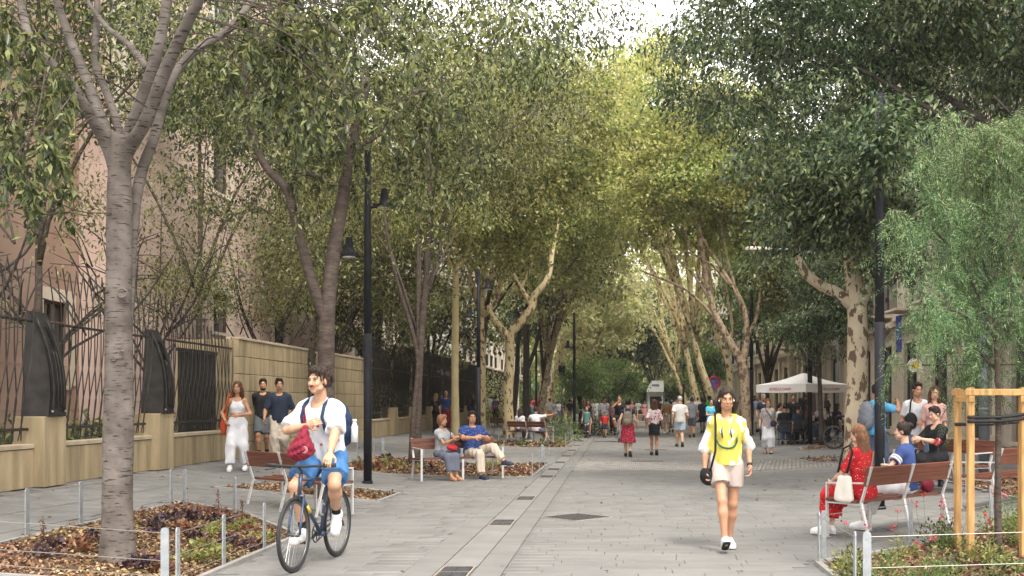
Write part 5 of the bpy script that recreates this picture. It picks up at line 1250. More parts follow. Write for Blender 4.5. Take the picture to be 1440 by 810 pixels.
def headsdf(s, v):
    S = Sdf(); k = s.hk; R = s.HR; f = .96 if s.fem else 1.04
    def E(c, r, kk, sub=False): S.ell(s.HT(*c), V3(*r) * k, kk * k, R, sub)
    E((0, .014, .03), (.073, .09, .088), .02); E((0, -.024, -.035), (.056, .062, .083), .03); E((0, -.060, -.097), (.024 * f, .022, .02), .028)
    for q in (-1, 1):
        E((q * .045, -.03, -.072), (.02 * f, .035, .02), .03)
        E((q * .036, -.066, -.028), (.02, .02, .022), .02)
        E((q * .076, .012, -.012), (.008, .019, .031), .008)
        E((q * .031, -.1, .004), (.017, .018, .0125), .012, True)
    S.cap(s.HT(-.03, -.078, .022), s.HT(.03, -.078, .022), .013 * k, .013 * k, .016 * k)
    S.cap(s.HT(0, -.086, .008), s.HT(0, -.108, -.03), .0075 * k, .0125 * k, .012 * k)
    E((0, -.098, -.036), (.017, .012, .008), .008); E((0, -.084, -.066), (.024, .012, .013), .012)
    S.cap(s.HT(0, .028, -.05), s.nb - (s.hc - s.nb) * .15, .052 * k * f, .056 * k * f, .02)
    return S.mesh(v, .01)
def eyes_etc(s, B, root, hair, lips=(.35, .13, .1), closed=False, fine=True):
    ew = mat('eye_white', (.62, .58, .54), .25, spec=.6); ei = mat('eye_iris', (.03, .018, .012), .15, spec=.7); em = mat('eyebrow_' + hair, HAIRC[hair][0], .7); lm = mat('lips_%d' % int(lips[0] * 100), lips, .45, sss=.1)
    R = Matrix(s.HR.tolist()); k = s.hk
    for q in (-1, 1):
        c = s.HT(q * .031, -.0745, .003); S = Sdf().ell(c, V3(.0155, .013, .0065) * k, 0, s.HR)
        o = link('eye', npmesh('eye', *S.mesh(.0025 if fine else .004, .006)), ew, B, True)
        c = s.HT(q * .031, -.0855, .0025); S = Sdf().ell(c, V3(.0062, .004, .006) * k, 0, s.HR)
        link('iris', npmesh('iris', *S.mesh(.0018 if fine else .003, .005)), ei, o, True)
        if fine:
            S = Sdf().cap(s.HT(q * .047, -.0775, .009), s.HT(q * .031, -.0885, .0115), .0022 * k, .003 * k, .001).cap(s.HT(q * .031, -.0885, .0115), s.HT(q * .016, -.0845, .006), .003 * k, .002 * k, .001)
            link('eyelid', npmesh('eyelid', *S.mesh(.0022, .005)), em, B, True)
        S = Sdf().cap(s.HT(q * .05, -.077, .024), s.HT(q * .032, -.0925, .0285), .003 * k, .0042 * k, .002).cap(s.HT(q * .032, -.0925, .0285), s.HT(q * .014, -.0925, .022), .0042 * k, .0038 * k, .002)
        link('eyebrow', npmesh('eyebrow', *S.mesh(.0025 if fine else .004, .006)), em, B, True)
    S = Sdf().ell(s.HT(0, -.0935, -.0625), V3(.024, .006, .0045) * k, .002, s.HR).ell(s.HT(0, -.0935, -.0705), V3(.02, .007, .0055) * k, .001, s.HR)
    link('lips', npmesh('lips', *S.mesh(.0025 if fine else .004, .006)), lm, B, True)
def hair(s, style, v, seed=0):
    S = Sdf(); k = s.hk; R = s.HR
    def E(c, r, kk=.015, sub=False): S.ell(s.HT(*c), V3(*r) * k, kk * k, R, sub)
    amp, wl = .004, .03
    E((0, .02, .04), (.083, .098, .093))
    if style == 'short': E((0, .03, -.0), (.082, .08, .07)); E((0, -.035, .105), (.055, .045, .025), .03)
    elif style == 'quiff': E((0, .03, -.0), (.081, .078, .065)); E((.01, -.05, .112), (.055, .04, .03), .02); E((-.02, 0, .115), (.05, .06, .03), .02); amp = .006
    elif style == 'curly':
        E((0, .04, .0), (.09, .085, .085)); r = np.random.default_rng(seed + 5)
        for i in range(46):
            a = r.normal(size=3); a[2] = abs(a[2]) * .8; a[1] += .35; a = nrm(a); p = V3(.078, .095, .088) * a + V3(0, .025, .04); E(p, (.025, .022, .022), .012)
        E((.0, -.06, .10), (.05, .03, .026), .02); E((.05, .06, .03), (.05, .05, .06), .02); E((.055, .075, -.02), (.04, .045, .05), .02); amp = .007; wl = .022
    elif style in ('long', 'wavy', 'longback'):
        E((0, .045, -.06), (.088, .06, .13), .03)
        L = .30 if style != 'longback' else .46
        for q in (-1, 0, 1):
            a = s.HT(q * .055, .06, -.05); b = s.T(q * .085, .085 + .02 * (q == 0), .49 - L * .62); S.cap(a, b, .042 * k, .03 * k, .04 * k)
        if style == 'wavy': [S.cap(s.HT(q * .078, .0, .0), s.T(q * .12, -.02, .36), .024 * k, .026 * k, .03) for q in (-1, 1)]
        amp, wl = (.008, .05) if style == 'wavy' else (.003, .04)
    elif style == 'bob': E((0, .03, -.02), (.094, .088, .105), .03); E((.02, -.04, .1), (.06, .04, .03), .02); amp = .006
    elif style == 'puffy': E((0, .03, .03), (.096, .1, .098), .03); E((0, -.03, .1), (.07, .05, .03), .03); amp = .007; wl = .025
    elif style == 'bun': E((0, .03, 0), (.08, .08, .07)); E((0, .1, .075), (.042, .042, .04), .015)
    elif style == 'ponytail':
        E((0, .03, 0), (.081, .08, .075)); S.cap(s.HT(0, .1, .05), s.HT(0, .14, -.06), .026 * k, .03 * k, .02); S.cap(s.HT(0, .14, -.06), s.HT(0, .12, -.2), .03 * k, .014 * k, .02)
    elif style == 'sides':   # hair gathered behind, loose bunches showing at both sides of the face
        E((0, .035, -.02), (.083, .08, .09), .02)
        for q, z in ((-1, -.15), (1, -.19)):
            S.cap(s.HT(q * .05, .06, .02), s.HT(q * .105, .04, -.04), .034 * k, .032 * k, .02); S.cap(s.HT(q * .105, .04, -.04), s.HT(q * .092, .05, z), .033 * k, .018 * k, .02)
        amp = .004
    elif style == 'cropped': E((0, .03, 0), (.078, .076, .062)); amp = .002
    # cut the face and the ears free
    E((0, -.088, -.032), (.064, .072, .108), .012, True)
    if style not in ('long', 'wavy', 'longback', 'bob'):
        for q in (-1, 1): E((q * .085, -.008, -.03), (.022, .032, .05), .01, True)
        if style not in ('sides', 'ponytail', 'bun'): S.cap(s.HT(0, -.03, -.12), s.HT(0, .1, -.135), .07 * k, .07 * k, .02, sub=True)
    S.fn(folds(amp, wl, seed, .3))
    return S.mesh(v, .015)

def strands(root, style, hc, seed):
    o = [c for c in COL.objects if c.parent is root and c.name.startswith('hair')][0]; me = o.data; n = len(me.vertices)
    co = np.empty(n * 3, np.float32); me.vertices.foreach_get('co', co); co = co.reshape(-1, 3); no = np.empty(n * 3, np.float32); me.vertex_normals.foreach_get('vector', no); no = no.reshape(-1, 3)
    r = np.random.default_rng(seed + 77); long = style in ('long', 'wavy', 'longback'); N = 320 if long else 240; st = 7 if long else 4; step = .03 if long else .013; mb = MB()
    for i in r.integers(0, n, N):
        p = co[i].astype(float); nn = no[i].astype(float); P = [p - nn * .002]; wob = r.normal(size=3) * (.35 if not long else .12)
        if style == 'curly': wob = r.normal(size=3) * 1.1
        for k in range(st):
            d = V3(0, .25, -1.) + wob; d = d - nn * (d @ nn); d = nrm(d) + nn * (.25 if k > st - 3 else .05) + (r.normal(size=3) * .5 if style == 'curly' else r.normal(size=3) * .12)
            p = p + nrm(d) * step; j = np.argmin(((co - p) ** 2).sum(1)); nn = no[j].astype(float); q = co[j].astype(float)
            if not (style == 'curly' or k > st - 2): p = q + nn * .002 + (p - q) * .3
            P.append(p.copy())
        mb.tube(P, list(np.linspace(.0022, .0009, len(P))), 3, False)
    h = mb.build('strands', hairmat(hc), o, True); h['kind'] = 'stuff'

def person(label, loc, rz, fig, tone='olive', hairc='brown', hairs='short', top=None, bottom=None, shoes=None, v=.018, face=True, lips=(.35, .13, .1),
           seed=1, group=None, sandals=False, socks=None, beard=None, cap=None, fine=False, hv=None, barefoot=False):
    s = fig; root = empty('person', loc, rz, label, 'person', group); sk = skinmat(tone)
    S = Sdf(); s.torso(S, 0)
    for q in (-1, 1):
        s.arm(S, q); s.leg(S, q); s.foot(S, q)
    parts = [S.mesh(v), headsdf(s, min(v * .55, .009) if v < .02 else v * .6)]
    hvv = hv or (min(v * .4, .0065) if v < .02 else .0085)
    parts += [handsdf(s, q, hvv) for q in (-1, 1)]
    B = link('body', npmesh('body', *joinm(parts)), sk, root, True)
    if face: eyes_etc(s, B, root, 'dark' if hairc in ('blonde', 'ginger', 'grey', 'strawberry') else hairc, lips, fine=fine)
    if hairs: link('hair', npmesh('hair', *hair(s, hairs, v * .6 if v < .02 else v * .7, seed)), hairmat(hairc), root, True)
    if hairs and v < .017 and hairs != 'cropped': strands(root, hairs, hairc, seed)
    if beard:
        S = Sdf()
        if beard == 'moustache': S.cap(s.HT(-.026, -.087, -.058), s.HT(0, -.099, -.05), .0045 * s.hk, .0075 * s.hk, .004).cap(s.HT(.026, -.087, -.058), s.HT(0, -.099, -.05), .0045 * s.hk, .0075 * s.hk, .004); vv = .003
        else:
            S.ell(s.HT(0, -.04, -.085), V3(.058, .055, .05) * s.hk, .01, s.HR).ell(s.HT(0, -.11, -.056), V3(.028, .03, .012) * s.hk, .006, s.HR, True).cap(s.HT(0, 0, -.02), s.HT(0, -.05, -.02), .075, .075, .01, sub=True); vv = .006
        link('beard' if beard != 'moustache' else 'moustache', npmesh('beard', *S.mesh(vv, .008)), hairmat(hairc), root, True)
    if cap:
        S = Sdf().ell(s.HT(0, .012, .055), V3(.088, .102, .085) * s.hk, .01, s.HR).cap(s.HT(0, .05, -.055), s.HT(0, -.05, -.055), .1 * s.hk, .1 * s.hk, .01, sub=True).cap(s.HT(0, -.08, .05), s.HT(0, -.13, .04), .035 * s.hk, .03 * s.hk, .01)
        link('cap', npmesh('cap', *S.mesh(.008)), cap, root, True)
    if top:
        e = top.get('e', .016); S = Sdf(); s.torso(S, e, .06, low=top.get('hem', -.05) < .05)
        w = s.w; hem = top.get('hem', -.05); boxy = top.get('boxy', 0)
        if boxy: S.cap(s.T(0, 0, .33), s.T(0, .0, hem - .05), (.15 + boxy * .02) * w, (.15 + boxy * .035) * w, .05, sy=.78, yc=s.T(0, 0, .2)[1])
        if hem < -.06 and not boxy: S.cap(s.T(0, 0, .05), s.T(0, 0, hem - .05), .155 * w + e, .165 * w + e, .05, sy=.8, yc=s.T(0, 0, 0)[1])
        P0 = s.T(0, 0, hem); N0 = s.R[:, 2].copy()
        slv = top.get('sleeve', .7)
        if slv > 0:
            for (a, b, c) in ((s.sl, s.le, s.lh), (s.sr, s.re, s.rh)):
                r0 = .050 * w + e; r1 = (top.get('r', .05)) * w * .82 + e
                if slv <= 1: S.cap(a, a + (b - a) * slv, r0, r1 + .004, .025, cut=True)
                else: S.cap(a, b, r0, r1, .02); S.cap(b, b + (c - b) * (slv - 1), r1, (r1 * 1.08 if slv < 1.3 else max(.036 * w + e, r1 * .85)), .02, cut=True)
        S.fn(folds(top.get('fold', .004), .11, seed, .5))
        def cutf(D, X, Y, Z, P0=P0, N0=N0):
            return np.maximum(D, -((X - P0[0]) * N0[0] + (Y - P0[1]) * N0[1] + (Z - P0[2]) * N0[2]))
        S.fn(cutf)
        nr = top.get('neck', .075); nc = s.T(0, -.035, .505)
        def neckf(D, X, Y, Z):
            return np.maximum(D, nr * w - np.sqrt((X - nc[0]) ** 2 + (Y - nc[1]) ** 2 + ((Z - nc[2]) * .9) ** 2))
        S.fn(neckf)
        if top.get('tank'):
            for q in (-1, 1):
                a = s.T(q * (.19 if not s.fem else .17), 0, .42)
                S.fn(lambda D, X, Y, Z, a=a: np.maximum(D, .085 * w - np.sqrt((X - a[0]) ** 2 + ((Y - a[1]) * .55) ** 2 + ((Z - a[2]) * .8) ** 2)))
        t = link(top.get('name', 'shirt'), npmesh('top', *S.mesh(v)), top['m'], root, True)
        s.topobj = t
    if bottom:
        e = bottom.get('e', .014); S = Sdf(); kind = bottom['kind']; w = s.w; h = s.k
        wz = bottom.get('waist', .09)
        S.ell(s.T(0, .005, -.01), [(.168 if s.fem else .16) * w + e, .118 * w + e, .12 * h + e], .04, s.R); S.ell(s.T(0, 0, .1), [.135 * w + e, .1 * w + e, .12 * h + e], .04, s.R)
        if kind in ('shorts', 'trousers'):
            tk = bottom.get('len', .6 if kind == 'shorts' else 1.9); fl = bottom.get('flare', .02)
            for (a, b, c) in ((s.hl, s.lk, s.la), (s.hr, s.rk, s.ra)):
                if tk <= 1: S.cap(a, a + (b - a) * tk, .092 * w + e, (.092 - .03 * tk) * w + e + fl, .014, cut=True)
                else:
                    S.cap(a, b, .092 * w + e, .062 * w + e + fl * .7, .03); S.cap(b, b + (c - b) * (tk - 1), .062 * w + e + fl * .7, .042 * w + e + fl, .025, cut=True)
        elif kind == 'skirt':
            L = bottom.get('len', .5) * h; fl = bottom.get('flare', .05)
            if abs(s.lk[1] - s.pel[1]) > .25:
                for (a, b, c) in ((s.hl, s.lk, s.la), (s.hr, s.rk, s.ra)):
                    S.cap(a, b, .1 * w + e, .085 * w + e, .14)
                    if bottom.get('len', .5) > .6: S.cap(b, b + (c - b) * (bottom['len'] - .55) * 2, .08 * w + e, .09 * w + e, .12, cut=True)
            else:
                m = (s.la + s.ra) / 2; a = s.T(0, 0, .0); b = a + nrm(V3(m[0] * .4, m[1] * .4, 0) + V3(0, 0, -1)) * L; S.cap(a, b, .165 * w + e, .165 * w + e + fl, .05, cut=True, sy=.8, yc=a[1])
        S.fn(folds(bottom.get('fold', .005), .12, seed + 3, .25))
        P0 = s.T(0, 0, wz); N0 = s.R[:, 2]
        S.fn(lambda D, X, Y, Z: np.maximum(D, ((X - P0[0]) * N0[0] + (Y - P0[1]) * N0[1] + (Z - P0[2]) * N0[2])))
        link(bottom.get('name', kind), npmesh('bottom', *S.mesh(v)), bottom['m'], root, True)
    for q in (-1, 1):
        A = s.la if q > 0 else s.ra; f, u = s.footdirs(q)
        if u[2] < 0: u = -u
        h = s.k; vs = min(v, .012) if v < .02 else v * .6
        if socks:
            K = s.lk if q > 0 else s.rk; S = Sdf().cap(A, A + (K - A) * .22, .041 * s.w, .043 * s.w, .01, cut=True)
            link('sock', npmesh('sock', *S.mesh(vs)), socks, root, True)
        if shoes:
            S = Sdf(); r = np.cross(f, u)
            if sandals:
                S.cap(A + f * .1 * h - u * .06 * h + r * .04, A + f * .1 * h - u * .06 * h - r * .04, .02, .02, .01).cap(A, A + u * .02, .038, .038, .01, cut=True)
            else: s.foot(S, q, .009, .03)
            P0 = A - u * .083 * h
            S.fn(lambda D, X, Y, Z, P0=P0, u=u: np.maximum(D, -((X - P0[0]) * u[0] + (Y - P0[1]) * u[1] + (Z - P0[2]) * u[2])))
            sh = link('sandal' if sandals else 'shoe', npmesh('shoe', *S.mesh(vs * .8)), shoes[0], root, True)
            S = Sdf(); S.cap(A - f * .035 * h - u * .07 * h, A + f * .17 * h - u * .07 * h, .041 * h, .043 * h, .0)
            P1 = A - u * .074 * h; P2 = A - u * .092 * h
            S.fn(lambda D, X, Y, Z: np.maximum(np.maximum(D, ((X - P1[0]) * u[0] + (Y - P1[1]) * u[1] + (Z - P1[2]) * u[2])), -((X - P2[0]) * u[0] + (Y - P2[1]) * u[1] + (Z - P2[2]) * u[2])))
            link('sole', npmesh('sole', *S.mesh(min(vs * .7, .007))), shoes[1], sh, False)
    return root
def walkpose(ph=1, k=1., stride=.3, arm=.2, lift=.1):
    """ph +1: left leg forward"""
    s = stride * k; fr = (.07 * k, -s, .085 * k); bk = (-.07 * k, s * .95, .085 * k + lift * k); lh_ = (.27 * k, arm * k, .88 * k); rh_ = (-.27 * k, -arm * 1.2 * k, .9 * k)
    if ph > 0: return dict(la=fr, ra=bk, lh=lh_, rh=rh_, ltoe=(.1, -.15), rtoe=(-.1, .5), pel=(0, 0, .935 * k))
    return dict(ra=(-fr[0], fr[1], fr[2]), la=(-bk[0], bk[1], bk[2]), rh=(-lh_[0], lh_[1], lh_[2]), lh=(-rh_[0], rh_[1], rh_[2]), rtoe=(-.1, -.15), ltoe=(.1, .5), pel=(0, 0, .935 * k))
def sitpose(k=1., seat=.45, fy=-.42, spread=.1, feet=0):
    return dict(pel=(0, 0, seat + .11 * k), la=(spread, fy, .085 * k), ra=(-spread, fy - .05, .085 * k))
def backpack(label, parent_loc, rz, fig, m, size=(.15, .085, .22), m2=None, v=.012, group=None, strapm=None, bottle=None):
    s = fig; root = empty('backpack', parent_loc, rz, label, 'backpack', group); S = Sdf()
    off = .115 * s.w + size[1] * .9 + .02
    S.ell(s.T(0, off / s.w, .24), [size[0], size[1], size[2]], .02, s.R); S.ell(s.T(0, off / s.w, .15), [size[0] * .98, size[1] * .95, size[2] * .7], .03, s.R)
    S.ell(s.T(0, off / s.w, .34), [size[0] * .85, size[1] * .8, size[2] * .55], .03, s.R); S.fn(folds(.003, .1, 4, .6))
    link('bag', npmesh('bag', *S.mesh(v)), m, root, True)
    S = Sdf(); S.ell(s.T(0, (off + size[1] * .8) / s.w, .15), [size[0] * .75, size[1] * .45, size[2] * .45], .02, s.R)
    link('front_pocket', npmesh('pocket', *S.mesh(v)), m2 or m, root, True)
    for q in (-1, 1):
        x = .105 * s.w; mb = MB(); e = .135
        pts = [s.T(q * .1, .13, .36), s.T(q * .105, .1, .475), s.T(q * .105, .02, .525), s.T(q * .11, -.08, .49), s.T(q * .115, -.14, .39), s.T(q * .125, -.13, .27), s.T(q * .165, -.02, .14), s.T(q * .13, .1, .08)]
        P = []; 
        for i in range(len(pts) - 1): P += [pts[i], (pts[i] + pts[i + 1]) / 2]
        mb.tube(P + [pts[-1]], .017, 6); mb.build('strap', strapm or m, root, True)
    return root
# ================================================================== benches
M_bwood = mat('bench_wood', (.085, .026, .014), .5, col2=(.15, .05, .028), scale=4, stretch=(.5, 8, 8), bump=.12, bscale=18, rnd=.08, spec=.4)
M_alu = mat('bench_frame', (.55, .55, .54), .4, metal=.5, col2=(.66, .66, .65), scale=8)
def make_bench():
    rt = empty('park_bench', (0, 0, 0)); W = 1.8
    for y, z, w in ((-.20, .445, .13), (-.055, .435, .13), (.09, .43, .13)):
        MB().cbox((0, y, z), (W, w, .032), .006, R=Matrix.Rotation(.04 if y > -.1 else 0, 3, 'X')).build('seat_plank', M_bwood, rt)
    R = Matrix.Rotation(-.24, 3, 'X')
    for z, y in ((.665, .262), (.775, .289)):
        MB().cbox((0, y, z), (W, .028, .105), .006, R=R).build('back_plank', M_bwood, rt)
    MB().box((-.83, .318, .79), (.05, .003, .016), R=R).build('badge', mat('badge', (.5, .47, .4), .4), rt)
    for x in (-.86, 0, .86):
        e = x != 0; f = MB()
        def bar(p, q, w=.045, t=.018):
            p, q = Vector(p), Vector(q); d = q - p; f.box((p + q) / 2, (w if not e else .04, t, d.length), R=d.to_track_quat('Z', 'X').to_matrix() @ Matrix.Rotation(0 if abs(d.normalized().z) > .3 else pi / 2, 3, 'Z') if False else _lk(d))
        bar((x, .30, 0), (x, .19, .42)); bar((x, .19, .42), (x, .325, .83)); bar((x, -.26, .405), (x, .19, .405))
        bar((x, -.27, 0), (x, -.27, .405 if not e else .62))
        if e: bar((x, -.28, .625), (x, .25, .645))
        f.build('frame', M_alu, rt)
        g_ = MB(); [g_.box((x, y_, .006), (.06, .07, .012)) for y_ in (.3, -.27)]; g_.build('foot_plate', M_galv, rt)
    return rt
def _lk(d):
    z = d.normalized(); x = Vector((1, 0, 0)); y = z.cross(x).normalized(); return Matrix((x, y, z)).transposed()
bench0 = make_bench()
kids = {}
for q in COL.objects:
    if q.parent is not None: kids.setdefault(q.parent.name, []).append(q)
BENCH = [((-4.45, 14.85), 139.5, 'empty reddish wooden bench with grey frame behind the bicycle'),
         ((3.2, 12.6), -137, 'reddish wooden bench seen from behind with the red dressed woman on it'),
         ((-3.24, 21.5), 30, 'reddish wooden bench carrying the seated couple in the middle'),
         ((-3.35, 40.3), 152, 'distant wooden bench seen from behind with the couple in white tops'),
         ((-4.6, 45.5), 170, 'distant empty wooden bench behind the far couple'),
         ((5.3, 17.5), -65, 'wooden bench half hidden by the weeping foliage, under the person in black'),
         ((5.42, 14.75), -137, 'wooden bench cut off by the right edge behind the timber stakes')]
BO = []
for i, ((x, y), rz, lab) in enumerate(BENCH):
    o = bench0 if i == 0 else copy_tree(bench0, None, kids); o.location = (x, y, g(x)); o.rotation_euler = (0, 0, radians(rz)); tag(o, lab, 'bench', 'wooden benches with metal frames'); BO.append(o)
def bpt(i, lx, ly, z=0):
    (x, y), rz, _ = BENCH[i]; a = radians(rz); return Vector((x + lx * cos(a) - ly * sin(a), y + lx * sin(a) + ly * cos(a), g(x) + z)), a

# ================================================================== lamp posts, signs
M_lamp = mat('lamp_black', (.012, .012, .015), .6, metal=.1, col2=(.02, .02, .024), scale=3, spec=.15)
def lamp(label, px, py, arms, H=6.6, r0=.075, name='street_lamp'):
    p = gp(px, py); rt = empty(name, p, 0, label, 'lamp post', 'black lamp posts'); mb = MB()
    mb.tube([(0, 0, 0), (0, 0, H * .45)], r0, 14); mb.tube([(0, 0, H * .45), (0, 0, H)], [r0 * .93, r0 * .8], 14); mb.build('pole', M_lamp, rt, True)
    mb = MB(); mb.tube([(0, 0, 0), (0, 0, .05)], r0 * 1.25, 14); mb.build('base_collar', M_lamp, rt, True)
    for (dx, z) in arms:
        mb = MB(); mb.tube([(0, 0, z), (dx * .45, 0, z)], .022, 6); mb.build('arm', M_lamp, rt)
        mb = MB(); mb.box((dx * .62, 0, z + .02), (.36, .3, .05)); mb.tube([(dx * .62, 0, z + .04), (dx * .62, 0, z + .14), (dx * .62, 0, z + .34)], [.12, .08, .06], 12); l = mb.build('lamp_head', M_lamp, rt)
        mb = MB(); mb.tube([(dx * .62, 0, z - .012), (dx * .62, 0, z - .03)], .12, 14); mb.build('lens', mat('lamp_lens', (.6, .6, .58), .25), l)
    return rt
lamp('black lamp post rising left of the middle bench, nearest on the left', 517, 680, [(-.55, 4.2), (.5, 5.1)], 6.15)
lamp('black lamp post behind the man in the blue shirt', 673, 629, [(.5, 5.25), (-.5, 4.3)], 5.9)
lamp('black lamp post beside the litter bin on the left of the promenade', 807.5, 610, [(-.5, 4.2)], 5.9)
lamp('thin dark lamp post among the trunks left of the rectangular sign', 754, 598, [(.5, 4.6)], 6.2)
lamp('black lamp post standing beside the red dressed woman, nearest on the right', 1237, 716, [], 5.9, .072)
lamp('black lamp post in front of the cafe umbrella', 1139, 625, [], 5.4, .08)
lamp('dark lamp post right of the fan shaped plane tree', 1057, 612, [(.5, 4.6)], 6.2, .08)
lamp('grey distant lamp post in the middle of the far promenade', 961, 592, [(-.6, 4.4)], 7.5)
lamp('dark distant lamp post left of the man in white with the child', 851, 590, [(.6, 4.6)], 6.4)
lamp('pale distant lamp post above the far cyclist', 875, 587, [], 7, .07)
# overhead street light with a long arm, among the leaves at the right
rt = empty('street_light', (8.2, 40, g(8.2)), 0, 'pale street light head on a curved arm in the foliage right of centre', 'street light')
MB().tube([(0, 0, 0), (0, 0, 6.2), (-.5, 0, 6.8), (-1.6, 0, 7.0), (-2.6, 0, 7.05)], [.08, .06, .045, .035, .03], 8).build('pole', M_galv, rt, True)
MB().cbox((-3.0, 0, 7.05), (.9, .3, .12), .04).build('lamp_head', mat('lamp_head_pale', (.55, .5, .42), .4), rt)
M_gpole = mat('grey_pole', (.16, .18, .2), .5, metal=.4, col2=(.24, .26, .28), scale=3)
p = gp(790, 597); rt = empty('sign_post', p, 0, 'grey post with a dark blank rectangular sign back', 'sign'); MB().tube([(0, 0, 0), (0, 0, 4.1)], .05, 8).build('pole', M_gpole, rt, True)
z = CH + (CY - 521) * p.y / F; mb = MB(); mb.cbox((0, -.08, z), (.46, .05, .68), .01); mb.box((0, -.11, z), (.02, .02, .6)); mb.build('sign_board', M_lamp, rt)
p = gp(814, 596); rt = empty('sign_post', p, 0, 'round grey sign back on a thin pole beside the bin', 'sign'); MB().tube([(0, 0, 0), (0, 0, 3.1)], .035, 8).build('pole', M_galv, rt, True)
z = CH + (CY - 546) * p.y / F; MB().disc((0, -.05, z), .3, .03, 'Y', 28).build('sign_disc', mat('sign_back', (.42, .44, .46), .5, metal=.3), rt); MB().box((0, -.05, z - .42), (.36, .02, .16)).build('sign_plate', M_galv, rt)
p = gp(1004, 592); rt = empty('no_parking_sign', p, 0, 'round blue and red no parking sign on the right of the promenade', 'sign'); MB().tube([(0, 0, 0), (0, 0, 3.4)], .04, 8).build('pole', M_gpole, rt, True)
z = CH + (CY - 542) * p.y / F; k = p.y / F
MB().disc((0, -.05, z), 8.6 * k, .03, 'Y', 28).build('sign_disc', mat('sign_blue', (.03, .16, .5), .4), rt); mb = MB(); mb.torus((0, -.07, z), 7.8 * k, 1.5 * k, 'Y', 28, 6); mb.build('sign_ring', mat('sign_red', (.6, .03, .05), .4), rt)
MB().box((0, -.075, z), (1.6 * k, .012, 14 * k), R=Matrix.Rotation(radians(-45), 3, 'Y')).build('sign_bar', MATS['sign_red'], rt); MB().box((0, -.05, z - 12 * k), (9 * k, .02, 6 * k)).build('sign_plate', M_galv, rt)
# projecting yellow and white round shop sign
Ys = 24.0; c = at(1286, 513.5, Ys); rt = empty('shop_sign', c, 0, 'round white sign with a yellow centre hanging from the facade at right', 'sign')
k = Ys / F; MB().disc((0, 0, 0), 9.6 * k, .06, 'Y', 32).build('sign_disc', mat('sign_white', (.75, .75, .73), .4), rt); MB().disc((0, -.035, 0), 6 * k, .014, 'Y', 28).build('sign_centre', mat('sign_yellow', (.8, .5, .02), .4), rt)
mb = MB(); rr = random.Random(8)
for i in range(22): a = i * 6.283 / 22; mb.box((cos(a) * 7.9 * k, -.034, sin(a) * 7.9 * k), (1.2 * k, .008, .5 * k), R=Matrix.Rotation(-a + pi / 2, 3, 'Y'))
for (u, w, s1, s2) in ((-2.2, 1.6, 1.6, 2.2), (-3.4, -.6, 1.4, 1.2), (-.6, -2.2, 1.8, .8), (1.0, 2.4, .8, 1.6), (-1.6, -.4, .8, 2.6)): mb.box((u * k, -.045, w * k), (s1 * k, .01, s2 * k), R=Matrix.Rotation(.5, 3, 'Y'))
mb.build('sign_print', mat('sign_print', (.06, .05, .04), .5), rt); MB().box((10.2 - .2 - c.x - 2.0, .0, .0), (.02, .02, .02)).build('hanger_tip', M_iron, rt); MB().tube([(9.6 * k, 0, 0), (10.3 - c.x, 0, .02)], .018, 6).build('bracket', M_iron, rt)
# blue vertical banner
c = at(1264, 470, 25); rt = empty('banner', c, 0, 'narrow blue vertical banner beside the facade at right', 'banner'); MB().box((0, 0, 0), (.14, .03, .85)).build('cloth', mat('banner_blue', (.04, .05, .25), .7), rt); MB().tube([(0, 0, .43), (10.3 - c.x, 0, .43)], .02, 6).build('bracket', M_iron, rt)
# white poster banner far left
c = at(772.5, 536, 80); rt = empty('poster_banner', (c.x, 80, c.z), 0, 'white vertical poster with a dark figure print hanging among the far trunks', 'banner')
MB().box((0, 0, 0), (.62, .04, 1.55)).build('panel', mat('poster_white', (.72, .7, .7), .6), rt); mb = MB(); mb.box((0, -.03, .28), (.22, .01, .3)); mb.box((.03, -.03, -.1), (.32, .01, .5)); mb.build('print', mat('poster_print', (.18, .14, .14), .6), rt); MB().tube([(-.31, 0, .78), (-1.4, 0, .78), (-1.4, 0, -4.4)], .04, 6).build('pole', M_iron, rt)
# grey drain pipe / pole behind the stakes
p = gp(1384, 668); rt = empty('grey_pole', p, 0, 'thick grey metal pole behind the timber stakes', 'pole'); MB().tube([(0, 0, 0), (0, 0, 4.2)], .1, 14).build('shaft', M_gpole, rt, True); mb = MB(); [mb.tube([(0, 0, z), (0, 0, z + .06)], .112, 14) for z in (.4, 1.2, 2.0)]; mb.build('collar', M_gpole, rt, True)
# menu boards on the facade at right edge
for (yy, lab) in ((17.4, 'framed dark menu board on the wall at the right edge'), (20.0, 'framed menu board left of the other one on the right wall')):
    rt = empty('menu_board', (10.26 - .1, yy, g(10.2) + 1.55), 0, lab, 'board'); MB().box((0, 0, 0), (.05, .55, .8)).build('frame', mat('menu_wood', (.25, .08, .04), .5), rt); MB().box((-.03, 0, 0), (.012, .45, .7)).build('panel', M_dark, rt)
    mb = MB(); rr = random.Random(int(yy)); [mb.box((-.038, -.17 + rr.uniform(0, .02) + rr.uniform(.1, .16), .28 - i * .06), (.004, rr.uniform(.18, .34), .012)) for i in range(10)]; mb.build('writing_lines', MATS['sign_white'], rt)
# litter bin near the lamp
p = gp(822, 607); rt = empty('litter_bin', p, 0, 'dark litter bin next to the lamp post on the left of the promenade', 'bin')
mb = MB(); [mb.box((cos(a) * .3, sin(a) * .3, .52), (.05, .03, .85), a + pi / 2) for a in [i * 6.283 / 22 for i in range(22)]]; mb.build('slats', M_lamp, rt); MB().tube([(0, 0, .08), (0, 0, .9)], .27, 18).build('liner', M_dark, rt); mb = MB(); mb.torus((0, 0, .97), .3, .03, 'Z', 24, 6); mb.build('rim', M_lamp, rt)
